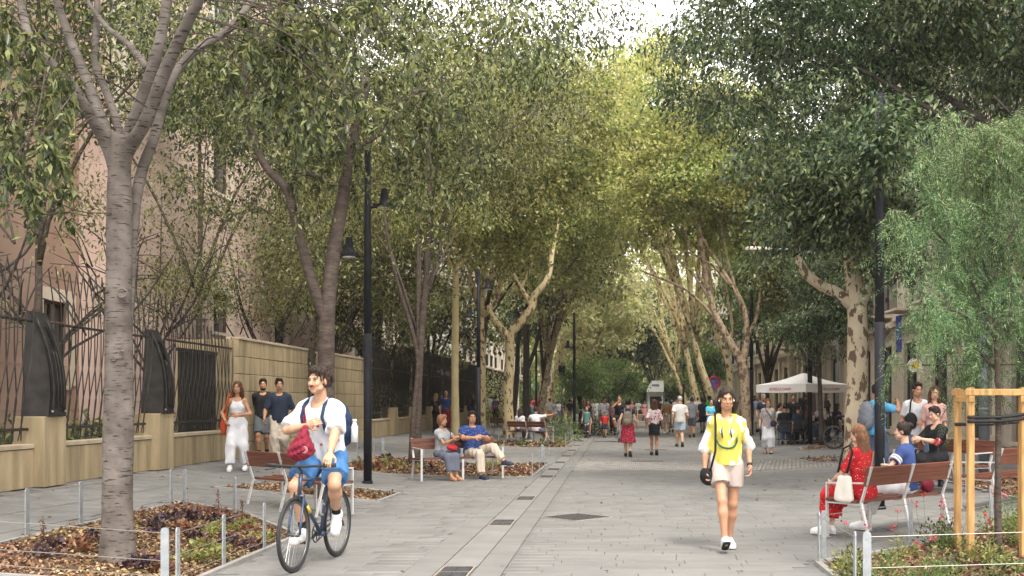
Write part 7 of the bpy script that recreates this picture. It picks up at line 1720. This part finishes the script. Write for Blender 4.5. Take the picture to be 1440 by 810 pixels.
q, a = bpt(2, .36, .02); f = Fig(H=1.76, heavy=.5, pel=(0, .05, .56), lean=-.16, twist=-.1, head=(-.15, .08, 0), ra=(-.02, -.44, .085), la=(.42, -.56, .36), ltoe=(.7, .0), rtoe=(.3, 0), rk=(.1, -1, 1.2), lk=(.2, -.8, 1), lh=(.06, -.28, .86), rh=(-.12, -.30, .84), le=(1, .2, -.7), re=(-1.2, 0, -.8), lhd=(-.9, -.3, .1), rhd=(.9, -.3, .2), lcurl=.8, rcurl=.8)
blp = floral('shirt_blue_print', (.022, .042, .15), [((.08, .13, .34), 26, .36), ((.01, .014, .06), 36, .3)]); person('man in a patterned blue shirt and beige trousers sitting cross legged on the middle bench', q, a, f, 'tan', 'black', 'short', v=.014, top=dict(m=blp, e=.02, hem=-.04, boxy=.6, sleeve=.72, r=.06, fold=.006), bottom=dict(kind='trousers', m=BE, len=1.86, flare=.018, fold=.008), shoes=SHN, seed=15)
q, a = bpt(2, -.02, .05); rt = empty('handbag', q, a, 'dark bag on the bench seat between the couple', 'bag'); link('pouch', npmesh('p', *Sdf().ell((.0, .02, .56), (.1, .07, .1), .02).mesh(.014)), MATS['cloth_navy'], rt, True); MB().tube([(-.06, .02, .6), (0, .02, .72), (.06, .02, .6)], .008, 5).build('handle', BKc, rt)

# ---------- standing near the yellow trunk
def walker(lab, px, py, rz, H, **k):
    p = ppx(px, py); fig = k.pop('fig', None) or Fig(H=H, fem=k.pop('fem', False), child=k.pop('child', False), heavy=k.pop('heavy', 0), head=k.pop('head', (0, 0, 0)), **(k.pop('pose', None) or walkpose(k.pop('ph', 1), H / 1.75, k.pop('st', .2), k.pop('arm', .1), .07)))
    for z in ('ph', 'st', 'arm', 'fem', 'heavy', 'child', 'head'): k.pop(z, None)
    v = k.pop('v', .022); return person(lab, p, rz, fig, v=v, **k), p, fig
STAND = lambda k: dict(la=(.1 * k, 0, .085 * k), ra=(-.1 * k, .02, .085 * k))
walker('bald man in a blue shirt and dark red trousers standing by the yellow trunk', 627, 608.5, .25, 1.76, hairs=None, tone='tan', top=dict(m=cloth('royal', (.02, .05, .16)), sleeve=.7), bottom=dict(kind='trousers', m=MR, len=1.9), shoes=SHB, pose=STAND(1), seed=16)
walker('woman in black with reddish blonde hair standing left of the bald man', 613, 609, 2.9, 1.62, fem=True, hairc='blonde', hairs='long', tone='fair', top=dict(m=BKc, sleeve=.6), bottom=dict(kind='trousers', m=BKc, len=1.9), shoes=SHB, pose=STAND(.93), face=False, seed=17)
walker('person in long black coat standing just left of the second lamp post', 663, 604, 2.6, 1.72, fem=True, hairc='black', hairs='long', top=dict(m=BKc, sleeve=1.8, hem=-.1), bottom=dict(kind='skirt', m=BKc, len=.75, flare=.03), shoes=SHB, pose=STAND(1), face=False, seed=18)
o, p, f = walker('dark haired person with blue and red backpack walking away between yellow trunks', 697, 600, 3.1, 1.66, hairc='black', hairs='bun', fem=True, top=dict(m=MR, sleeve=.5), bottom=dict(kind='trousers', m=BKc, len=1.9), shoes=SHB, face=False, seed=19, pose=STAND(1)); backpack('blue and red backpack on the person between the yellow trunks', p, 3.1, f, cloth('pack_blue', (.07, .12, .28)), (.15, .08, .2), RD, .02)
# seated couple on the far bench
q, a = bpt(3, .45, 0); f = Fig(H=1.64, fem=True, lean=-.02, twist=.4, head=(.9, .1, 0), **sitpose(.94)); person('long haired woman in a white top on the far bench', q, a, f, 'tan', 'dark', 'wavy', v=.022, top=dict(m=WH, sleeve=.7, hem=-.03), bottom=dict(kind='trousers', m=DG, len=1.8), shoes=SHW, seed=20)
q, a = bpt(3, -.25, 0); f = Fig(H=1.74, lean=-.05, twist=.5, head=(.6, 0, 0), pel=(0, 0, .56), la=(-.2, -.5, .085), ra=(-.35, -.42, .085), lh=(-.55, -.42, 1.12), rh=(-.7, -.2, 1.1), le=(0, 0, -1), re=(-1, 0, -1)); person('man in a loose white shirt on the far bench stretching his arms out', q, a, f, 'tan', 'black', 'short', v=.02, top=dict(m=WH, e=.025, sleeve=.9, hem=-.1, boxy=1), bottom=dict(kind='shorts', m=DN, len=.85), shoes=SHW, seed=21)

# ---------- middle distance walkers
o, p, f = walker('short haired woman in a red patterned skirt and navy top walking away', 883, 642.5, pi - .05, 1.64, fem=True, hairc='black', hairs='short', tone='fair', top=dict(m=NV, sleeve=0, hem=-.02, neck=.09), bottom=dict(kind='skirt', m=floral('skirt_red', (.34, .02, .04), [((.6, .16, .2), 26, .32), ((.14, .01, .02), 34, .3)]), len=.50, flare=.07, waist=.06), shoes=SHB, face=False, seed=22, heavy=.3, v=.016, st=.16)
backpack('taupe flap backpack on the woman in the red patterned skirt', p, pi - .05, f, cloth('taupe', (.2, .17, .13)), (.14, .07, .18), cloth('taupe2', (.25, .21, .16)), .014)
walker('young woman in a pink and white floral blouse and black mini skirt walking away', 920, 640.5, pi, 1.63, fem=True, hairc='auburn', hairs='longback', tone='tan', top=dict(m=floral('blouse_floral', (.6, .56, .55), [((.58, .05, .08), 15, .38), ((.62, .2, .25), 26, .25)]), sleeve=.95, r=.07, hem=-.0, boxy=.5), bottom=dict(kind='skirt', m=BKc, len=.30, flare=.02), shoes=SHB, face=False, seed=23, v=.016, st=.12)
rt = empty('shoulder_bag', ppx(920, 640.5), pi, 'small dark bag at the hip of the woman in the floral blouse', 'bag'); link('pouch', npmesh('p', *Sdf().ell((.22, .0, 1.0), (.05, .09, .11), .02).mesh(.016)), DG, rt, True); MB().tube([(.22, 0, 1.1), (.1, .0, 1.42), (.2, -.02, 1.1)], .008, 5).build('strap', DG, rt)
o, p, f = walker('grey haired man in a pale grey t-shirt and light denim shorts walking away', 956, 628.5, pi + .05, 1.76, hairc='grey', hairs='cropped', tone='olive', heavy=.3, top=dict(m=cloth('pale_grey', (.46, .44, .41), (.52, .5, .47)), sleeve=.75, hem=-.1, boxy=.8, r=.06), bottom=dict(kind='shorts', m=LD, len=.75, flare=.03), shoes=SHB, face=False, seed=24, v=.018, cap=None)
walker('man in grey top and grey shorts walking away right of the pale shirted man', 973, 615, pi, 1.74, hairc='dark', hairs='short', tone='tan', top=dict(m=cloth('mid_grey', (.19, .2, .22)), sleeve=.5, hem=-.1, boxy=.5), bottom=dict(kind='shorts', m=DG, len=.9), shoes=SHB, face=False, seed=25)
walker('person in dark navy t-shirt and shorts walking away beside the grey tank top', 988, 609, pi, 1.68, hairc='black', hairs='puffy', tone='brown', top=dict(m=NV, sleeve=.7, hem=-.1, boxy=.5), bottom=dict(kind='shorts', m=NV, len=.8), shoes=SHB, face=False, ph=-1, seed=26)
walker('man in a bright green t-shirt walking away', 998, 604, pi, 1.78, hairc='black', hairs='puffy', tone='deep', top=dict(m=GRN, sleeve=.7, hem=-.08, boxy=.5), bottom=dict(kind='trousers', m=BKc, len=1.9), shoes=SHB, face=False, seed=27)
walker('woman in a turquoise top with folded arms, just behind the woman in yellow', 1000, 622, .15, 1.63, fem=True, heavy=.4, hairc='brown', hairs='bun', tone='fair', top=dict(m=TQ, sleeve=.5, hem=-.1), bottom=dict(kind='trousers', m=DN, len=1.9), shoes=SHB, seed=28, pose=dict(la=(.08, -.1, .085), ra=(-.08, .08, .085), rh=(.0, -.24, 1.05), lh=(.1, -.22, 1.0), re=(-1, .3, -.6), le=(1, .3, -.6)))
o, p, f = walker('elderly woman in a floral blouse and white trousers with a dark shoulder bag', 1080, 638, -.05, 1.58, fem=True, heavy=.45, hairc='lightbrown', hairs='puffy', tone='fair', v=.016, top=dict(m=floral('blouse_grey', (.42, .38, .36), [((.5, .2, .14), 24, .28), ((.2, .2, .26), 30, .3)]), sleeve=.8, hem=-.12, boxy=1.1, r=.055), bottom=dict(kind='trousers', m=cloth('trouser_white', (.6, .6, .62)), len=1.7, flare=.06, fold=.008), shoes=SHB, sandals=True, seed=29, st=.16, arm=.1)
rt = empty('handbag', p, -.05, 'dark blue handbag worn across by the elderly woman', 'bag'); link('pouch', npmesh('p', *Sdf().ell((.14, -.2, .88), (.09, .045, .09), .02).ell((.14, -.2, .83), (.085, .05, .05), .02).mesh(.014)), NV, rt, True); MB().tube([(.12, -.2, .95), (0, -.2, 1.15), (-.1, -.14, 1.33), (-.12, .0, 1.38)], .011, 5).build('strap', NV, rt)
walker('grey haired man in dark shirt walking behind the elderly woman', 1074, 619, 0, 1.72, hairc='grey', hairs='short', tone='tan', top=dict(m=NV, sleeve=.7), bottom=dict(kind='trousers', m=DG, len=1.9), shoes=SHB, seed=30)
# left group in front of the bin
walker('dark haired woman in a black dress walking by the bin', 827, 614, .1, 1.66, fem=True, hairc='dark', hairs='wavy', tone='tan', top=dict(m=BKc, sleeve=0, neck=.1), bottom=dict(kind='skirt', m=BKc, len=.8, flare=.05), shoes=SHB, seed=31)
walker('girl in a teal tunic and dark leggings walking towards the viewer', 825, 616, .05, 1.36, fem=True, child=True, hairc='auburn', hairs='ponytail', tone='fair', top=dict(m=cloth('teal', (.07, .17, .17)), sleeve=0, hem=-.16, boxy=.8), bottom=dict(kind='trousers', m=NV, len=1.9, e=.004, flare=0), shoes=SHB, seed=32)
o, p, f = walker('man in a white shirt with shoulder straps walking hand in hand with a child', 850, 611, .1, 1.80, hairc='black', hairs='short', tone='tan', top=dict(m=WH, sleeve=.8, hem=-.1, boxy=.7), bottom=dict(kind='shorts', m=NV, len=.85), shoes=SHN, head=(.5, .1, 0), seed=33)
MB().tube([tuple(f.T(.1, -.15, .2)), tuple(f.T(.1, -.16, .4)), tuple(f.T(.1, 0, .53))], .014, 5).build('shoulder_strap', NV, o)
walker('small child in a red sports shirt and dark shorts facing the viewer', 850.5, 615.5, .0, 1.12, child=True, hairc='black', hairs='short', tone='tan', top=dict(m=RD, sleeve=.7, hem=-.02, boxy=.4), bottom=dict(kind='shorts', m=NV, len=.8), shoes=SHN, seed=34)
# far cyclist
pc = ppx(869, 622); bicycle('distant pale bicycle ridden by the man in the black shirt', pc + Vector((.05, .3, 0)), -.05, 'bike_silver', frame=(.35, .35, .38), near=False, crank=.8)
f = Fig(H=1.78, pel=(0, .22, 1.02), lean=.3, head=(-.1, .15, 0), la=(.12, .1, .25), ra=(-.12, .0, .5), lh=(.25, -.36, 1.03), rh=(-.05, -.22, 1.55), re=(-1, -.2, -1), lk=(.3, -1, 0), rk=(-.3, -1, 0)); person('distant cyclist in a black t-shirt wiping his face with one hand', pc + Vector((.05, .3, 0)), -.05, f, 'tan', 'black', 'cropped', v=.022, top=dict(m=BKc, sleeve=.8, hem=-.08, boxy=.7), bottom=dict(kind='shorts', m=BKc, len=.85), shoes=SHB, socks=SKN, seed=35)
walker('woman with a pink bag walking beside the far cyclist', 862, 611, .1, 1.6, fem=True, hairc='blonde', hairs='long', tone='fair', top=dict(m=cloth('mauve', (.3, .16, .18)), sleeve=.6), bottom=dict(kind='trousers', m=BKc, len=1.85), shoes=SHB, seed=36)
# behind the walkers, near the kiosk
walker('person in khaki top and pale shorts seen past the shoulder of the floral blouse', 937, 610, pi, 1.74, hairc='brown', hairs='short', top=dict(m=cloth('ochre', (.25, .14, .06)), sleeve=.6), bottom=dict(kind='shorts', m=BE, len=.8), shoes=SHW, face=False, seed=37)
walker('woman in a patterned maroon dress left of the pale shirted man', 944, 608, pi, 1.6, fem=True, hairc='dark', hairs='bun', top=dict(m=MR, sleeve=.6), bottom=dict(kind='skirt', m=cloth('brown_print', (.1, .07, .06)), len=.7, flare=.04), shoes=SHB, face=False, seed=38)
walker('man with a pale backpack far down the promenade', 929, 603, pi, 1.76, hairc='black', hairs='puffy', top=dict(m=BKc, sleeve=.7), bottom=dict(kind='trousers', m=BKc, len=1.9), shoes=SHB, face=False, seed=39)
crowd = [(743, 594, 'orange red top standing behind the dark trunk', RD, DN, 'black', 'short', 'tan', 0, 1), (773, 596, 'white top among the far trees left of the sign', WH, BE, 'dark', 'short', 'tan', 0, 1), (778, 595, 'white top and pale trousers by the far barrier', WH, WH, 'brown', 'long', 'fair', 1, 0), (786, 594, 'pale blouse behind the sign post', WH, DN, 'blonde', 'bun', 'fair', 1, 0), (801, 597, 'black t-shirt walking left near the lamp post', BKc, KH, 'black', 'short', 'tan', 0, 1),
         (720, 594, 'pale top between the forked trunk and the dark one', BE, WH, 'brown', 'short', 'fair', 1, 0), (686, 594, 'white shirt far behind the yellow trunks', WH, DN, 'dark', 'short', 'tan', 0, 0), (889, 594, 'pink top far behind the red skirt', PK, WH, 'blonde', 'bun', 'fair', 1, 0), (897, 593, 'white top far behind the red skirt', WH, DN, 'dark', 'short', 'tan', 0, 1), (906, 592, 'pale pink dress far off by the barriers', PK, PK, 'brown', 'long', 'fair', 1, 0), (949, 592, 'white t-shirt far behind the maroon dress', WH, DG, 'black', 'short', 'tan', 0, 1),
         (981, 594, 'white shirt between the two dark shirted walkers', WH, BE, 'black', 'short', 'tan', 0, 1), (1013, 596, 'black top far right behind the turquoise woman', BKc, BKc, 'dark', 'short', 'brown', 0, 1), (838, 594, 'white top far behind the barriers on the left', WH, LD, 'brown', 'short', 'fair', 0, 0), (832, 592, 'grey top far behind the woman in black', GR, DN, 'grey', 'short', 'fair', 0, 0), (1066, 607, 'pale checked shirt left of the elderly woman', LD, BE, 'grey', 'short', 'fair', 0, 0), (868, 590, 'pale yellow top far down the promenade', BE, WH, 'dark', 'short', 'fair', 1, 0), (912, 590, 'light blue shirt by the kiosk', LD, DN, 'black', 'short', 'tan', 0, 1)]
for i, (px, py, lab, tm, bm_, hc, hs_, tn, fm, aw) in enumerate(crowd):
    walker('distant %s in a %s' % ('woman' if fm else 'man', lab), px, py, (pi if aw else 0) + (i % 5 - 2) * .2, 1.62 if fm else 1.74, fem=bool(fm), hairc=hc, hairs=hs_, tone=tn, top=dict(m=tm, sleeve=.6 + .1 * (i % 3)), bottom=dict(kind='trousers' if i % 2 else 'shorts', m=bm_, len=1.9 if i % 2 else .8), shoes=SHB if i % 2 else SHW, face=False, v=.03, ph=1 if i % 2 else -1, seed=50 + i)
rr = random.Random(31); cl = [('white', WH), ('pale grey', GR), ('black', BKc), ('navy', NV), ('red', RD), ('light blue', LD), ('beige', BE), ('pink', PK), ('olive', OLV), ('teal', TQ)]
used = set()
for i in range(46):
    px = rr.choice([rr.uniform(738, 800), rr.uniform(815, 960), rr.uniform(900, 1062)]); py = rr.uniform(583.5, 593)
    while True:
        a_, b_2, hc = rr.choice(cl), rr.choice(cl), rr.choice(['black', 'brown', 'blonde', 'grey', 'auburn']); fm = rr.random() < .5
        if (a_[0], b_2[0], hc, fm) not in used: used.add((a_[0], b_2[0], hc, fm)); break
    side = 'left of' if px < 812 else ('near' if px < 965 else 'right of')
    walker('far off %s with %s hair, %s top, %s legwear, %s the kiosk' % ('woman' if fm else 'man', hc, a_[0], b_2[0], side), px, py, (0 if rr.random() < .5 else pi) + rr.uniform(-.4, .4), rr.uniform(1.58, 1.82), fem=fm, hairc=hc, hairs='long' if fm else 'short', tone=rr.choice(['tan', 'fair', 'brown']), top=dict(m=a_[1], sleeve=.6), bottom=dict(kind=rr.choice(['trousers', 'shorts']), m=b_2[1]), shoes=SHB, face=False, v=.036, ph=rr.choice([-1, 1]), seed=600 + i, group='people in the far crowd')
# ---------- cafe guests
def sitter(lab, px, Y, rz, tm, bm_, hc, hs_, tn, fem=0, seed=0, v=.026, seat=.45, face=True, **kw):
    x, y, z = cpt(px, Y); k = .94 if fem else 1; pose = sitpose(k); pose.update(kw); f = Fig(H=1.64 if fem else 1.76, fem=bool(fem), **pose); person(lab, (x, y, z), rz, f, tn, hc, hs_, v=v, top=dict(m=tm, sleeve=.7), bottom=dict(kind='trousers', m=bm_, len=1.8), shoes=SHB, face=face, seed=seed)
sitter('bearded man in black seen from behind at the left cafe table', 1104, 35.4, radians(170), BKc, DN, 'black', 'short', 'tan', face=False, seed=71, lh=(.2, -.4, .8), rh=(-.2, -.4, .8))
sitter('person in dark top with back turned left of the black lamp post', 1122, 35.0, radians(185), NV, BKc, 'dark', 'bun', 'tan', 1, face=False, seed=72)
sitter('bare armed guest facing the viewer behind the middle cafe table', 1136, 36.9, radians(20), cloth('rust', (.3, .12, .08)), DN, 'dark', 'short', 'brown', seed=73, lh=(.15, -.4, .82), rh=(-.15, -.4, .82))
sitter('guest in white behind the young tree at the cafe', 1153, 37.2, radians(-30), WH, DG, 'black', 'long', 'tan', 1, seed=74)
sitter('guest in dark jacket at the right end of the cafe terrace', 1177, 35.2, radians(120), BKc, BKc, 'black', 'long', 'tan', 1, face=False, seed=75)
sitter('guest in white at the far left of the terrace behind the elderly woman', 1096, 38.0, radians(100), WH, DN, 'brown', 'short', 'tan', seed=76)
walker('dark haired waitress in black standing under the left side of the umbrella', 1115, 617, .1, 1.66, fem=True, hairc='black', hairs='bun', tone='tan', top=dict(m=BKc, sleeve=.6), bottom=dict(kind='trousers', m=BKc, len=1.9), shoes=SHB, pose=STAND(.95), seed=77)
walker('tall waiter in black standing under the middle of the umbrella', 1132, 617, .2, 1.82, hairc='black', hairs='short', tone='brown', top=dict(m=BKc, sleeve=.7), bottom=dict(kind='trousers', m=BKc, len=1.9), shoes=SHB, pose=STAND(1), seed=78)
walker('long haired person in black standing at the right under the umbrella', 1163, 617, 1.2, 1.68, fem=True, hairc='black', hairs='long', tone='tan', top=dict(m=BKc, sleeve=.8), bottom=dict(kind='trousers', m=BKc, len=1.9), shoes=SHB, pose=STAND(1), seed=79)
for px, Y, rz, lab in ((1197, 31, 1.3, 'dark parked bicycle leaning by the pale plane trunk near the cafe'), (1186, 36.5, 1.5, 'dark parked bicycle beside the facade behind the cafe chairs')):
    c = cpt(px, Y); bicycle(lab, c, rz, 'bike_black', frame=(.02, .02, .022), near=False)

# ---------- right bench and behind it
q, a = bpt(1, .60, -.0); f = Fig(H=1.58, fem=True, pel=(0, .02, .56), lean=.06, head=(.1, .18, .05), la=(.14, -.40, .085), ra=(-.02, -.42, .085), lh=(.14, -.3, .62), rh=(-.2, -.28, .66), le=(1, .5, -.5), re=(-1, .5, -.5))
RDF = floral('dress_red', (.46, .018, .022), [((.68, .5, .48), 30, .15), ((.7, .55, .5), 17, .09)])
rd = person('woman with long straight blonde hair in a red flower dotted dress on the right bench', q, a, f, 'fair', 'strawberry', 'longback', v=.012, face=False, top=dict(m=RDF, e=.016, hem=-.05, sleeve=.85, r=.06, boxy=.3, fold=.005, name='dress_bodice'), bottom=dict(kind='skirt', m=RDF, len=.85, e=.02, waist=.08, name='dress_skirt', fold=.01), shoes=SHW, seed=80)
MB().tube([tuple(f.T(-.16, .12, .46)), tuple(f.T(-.02, .155, .25)), tuple(f.T(.12, .16, .02))], .009, 6).build('brown_strap', mat('strap_tan', (.3, .13, .05), .6), rd, True)
rt = empty('tote_bag', q, a, 'white cotton tote bag hanging from the shoulder of the woman in red', 'bag'); S = Sdf(); [S.cap((.29, y_ - .02, .46), (.28, y_ * .85 - .02, .70), .035, .014, .05) for y_ in (-.09, -.045, 0, .045, .09)]; S.fn(folds(.004, .1, 3, .6)); link('sack', npmesh('s', *S.mesh(.012)), cloth('canvas', (.6, .56, .5)), rt, True); MB().tube([(.29, -.1, .75), (.245, -.06, 1.02), (.2, .0, 1.06), (.24, .06, .98), (.29, .02, .75)], .014, 6).build('strap', BKc, rt, True)
q, a = bpt(1, -.32, -.0); f = Fig(H=1.62, fem=True, pel=(.0, .03, .56), lean=.04, side=.06, twist=.25, head=(.45, .0, 0), la=(.30, -.38, .085), ra=(.16, -.42, .085), lh=(.3, -.2, .66), rh=(-.05, -.3, .66), lk=(.5, -1, .5), rk=(.4, -1, .5), le=(1, .5, -.4), re=(-1, .5, -.5))
wb = person('woman in navy t-shirt with white striped sleeve and white trousers on the right bench', q, a, f, 'fair', 'brown', 'bun', v=.012, top=dict(m=cloth('royal_navy', (.035, .06, .18), (.045, .075, .21)), e=.016, hem=-.08, sleeve=.62, r=.06, boxy=.4, fold=.004), bottom=dict(kind='trousers', m=WH, len=1.7, flare=.02), shoes=SHW, seed=81)
for t_ in (.42, .55):
    c_ = f.sl + (f.le - f.sl) * t_; d_ = nrm(f.le - f.sl); MB().tube([tuple(c_ - d_ * .011), tuple(c_ + d_ * .011)], .0765, 18).build('sleeve_stripe', WH, wb, True)
q, a = bpt(1, -.72, .05); rt = empty('handbag', q, a, 'dark red bag beside the woman in navy on the right bench', 'bag'); link('pouch', npmesh('p', *Sdf().ell((0, .02, .53), (.1, .07, .09), .02).mesh(.012)), MR, rt, True)
q, a = bpt(1, -.02, -.08); rt = empty('drink_cup', q + Vector((0, 0, .52 + .16)), a, 'clear plastic cup of iced coffee held between the two seated women', 'cup'); MB().tube([(0, 0, 0), (0, 0, .12)], [.032, .045], 14).build('cup_body', mat('cup_coffee', (.5, .38, .26), .3), rt, True); MB().tube([(0, 0, .121), (0, 0, .132)], .047, 14).build('lid', MATS['sign_white'], rt, True); MB().tube([(.0, 0, .13), (.02, 0, .2)], .004, 5).build('straw', WH, rt)
# man with grey backpack behind the lamp post
Yb = 19.5; X_ = (1233 - CX) * Yb / F; pm = Vector((X_, Yb, g(X_))); f = Fig(H=1.80, pel=(0, 0, .97), lean=.02, head=(-.5, .1, 0), la=(.1, 0, .085), ra=(-.1, .03, .085), lh=(-.0, -.36, 1.42), rh=(-.12, -.38, 1.46), le=(1, .2, -.8), re=(-1, .1, -.8))
person('man in a light blue t-shirt raising his hands, standing behind the lamp post', pm, radians(112), f, 'tan', 'black', 'short', v=.014, face=False, top=dict(m=cloth('sky_blue', (.10, .36, .6), (.12, .4, .65)), e=.018, hem=-.1, boxy=.7, sleeve=.8, r=.06, fold=.006), bottom=dict(kind='trousers', m=DN, len=1.9, flare=.03), shoes=SHB, seed=82)
backpack('grey backpack worn by the man in the light blue t-shirt', pm, radians(112), f, cloth('pack_grey', (.17, .18, .21)), (.18, .11, .26), cloth('pack_grey2', (.12, .13, .155)), .013)
Yb = 18.6; X_ = (1290 - CX) * Yb / F; pm = Vector((X_, Yb, g(X_))); f = Fig(H=1.78, head=(.3, .15, 0), pel=(0, 0, .96), la=(.1, 0, .085), ra=(-.1, .05, .085), lh=(.1, -.3, 1.1), rh=(-.24, -.05, .95), le=(1, .5, -.4))
o = person('man in a white t-shirt with a black bag standing behind the weeping foliage', pm, -.2, f, 'tan', 'brown', 'short', v=.016, top=dict(m=WH, e=.018, hem=-.1, boxy=.6, sleeve=.7), bottom=dict(kind='trousers', m=DN, len=1.9), shoes=SHB, seed=83)
rt = empty('shoulder_bag', pm, -.2, 'black sling bag across the man in the white t-shirt', 'bag'); link('pouch', npmesh('p', *Sdf().ell((-.12, -.17, 1.12), (.11, .05, .15), .02).mesh(.014)), BKc, rt, True); MB().tube([(-.14, -.17, 1.25), (-.12, -.13, 1.45), (-.08, .0, 1.52)], .015, 5).build('strap', BKc, rt, True)
Yb = 18.2; X_ = (1314 - CX) * Yb / F; pm = Vector((X_, Yb, g(X_))); f = Fig(H=1.70, fem=True, head=(.1, .15, 0), la=(.1, 0, .085), ra=(-.1, .03, .085))
person('woman with long red hair standing behind the weeping foliage', pm, -.2, f, 'fair', 'auburn', 'wavy', v=.016, top=dict(m=cloth('pale_pink', (.5, .3, .27)), sleeve=.8), bottom=dict(kind='trousers', m=DN, len=1.9), shoes=SHB, seed=84)
q, a = bpt(5, -.1, 0); f = Fig(H=1.74, lean=.12, head=(.1, .25, 0), pel=(0, .02, .56), la=(.1, -.4, .085), ra=(-.12, -.45, .085), lh=(.08, -.42, .84), rh=(-.1, -.42, .82), le=(1, .4, -.8), re=(-1, .4, -.8)); person('person in black t-shirt and trousers sitting on the bench behind the weeping tree', q, a, f, 'fair', 'brown', 'short', v=.015, top=dict(m=BKc, sleeve=.75), bottom=dict(kind='trousers', m=BKc, len=1.9), shoes=SHB, seed=85)
for (px, py, yy, lab) in ((1318, 621, 17.2, 'red carnation flower held up near the person in black'),):
    c_ = at(px - 0, py, yy); rt = empty('red_flower', c_, 0, 'small red flower near the hands of the person in black', 'flower'); r = np.random.default_rng(3); B = r.normal(size=(60, 3)) * .02; T = B / np.linalg.norm(B, axis=1)[:, None]; V, Fc = leaves(B, T, .035, .03, r); link('petals', npmesh('p', V, Fc), MATS['petal_red'], rt); MB().tube([(0, 0, 0), (.02, 0, -.16)], .004, 4).build('stem', MATS['plant_stem'], rt)
print('LEAFTRIS', LEAFCOUNT[0], 'PEOPLE', sum(1 for o in COL.objects if o.name.startswith('person')))

# ================================================================== thin haze volume added to lift the shadows and soften contrast
hz = MB().bbox(-60, 60, -12, 235, -1.2, 32).build('haze', None); hz['kind'] = 'stuff'
hm = bpy.data.materials.new('haze'); hm.use_nodes = True; n = hm.node_tree; n.nodes.clear(); vo = n.nodes.new('ShaderNodeVolumePrincipled'); ou = n.nodes.new('ShaderNodeOutputMaterial')
vo.inputs['Density'].default_value = .00045; vo.inputs['Color'].default_value = (.95, .95, .93, 1); vo.inputs['Anisotropy'].default_value = .3; n.links.new(vo.outputs[0], ou.inputs['Volume']); hz.data.materials.append(hm)
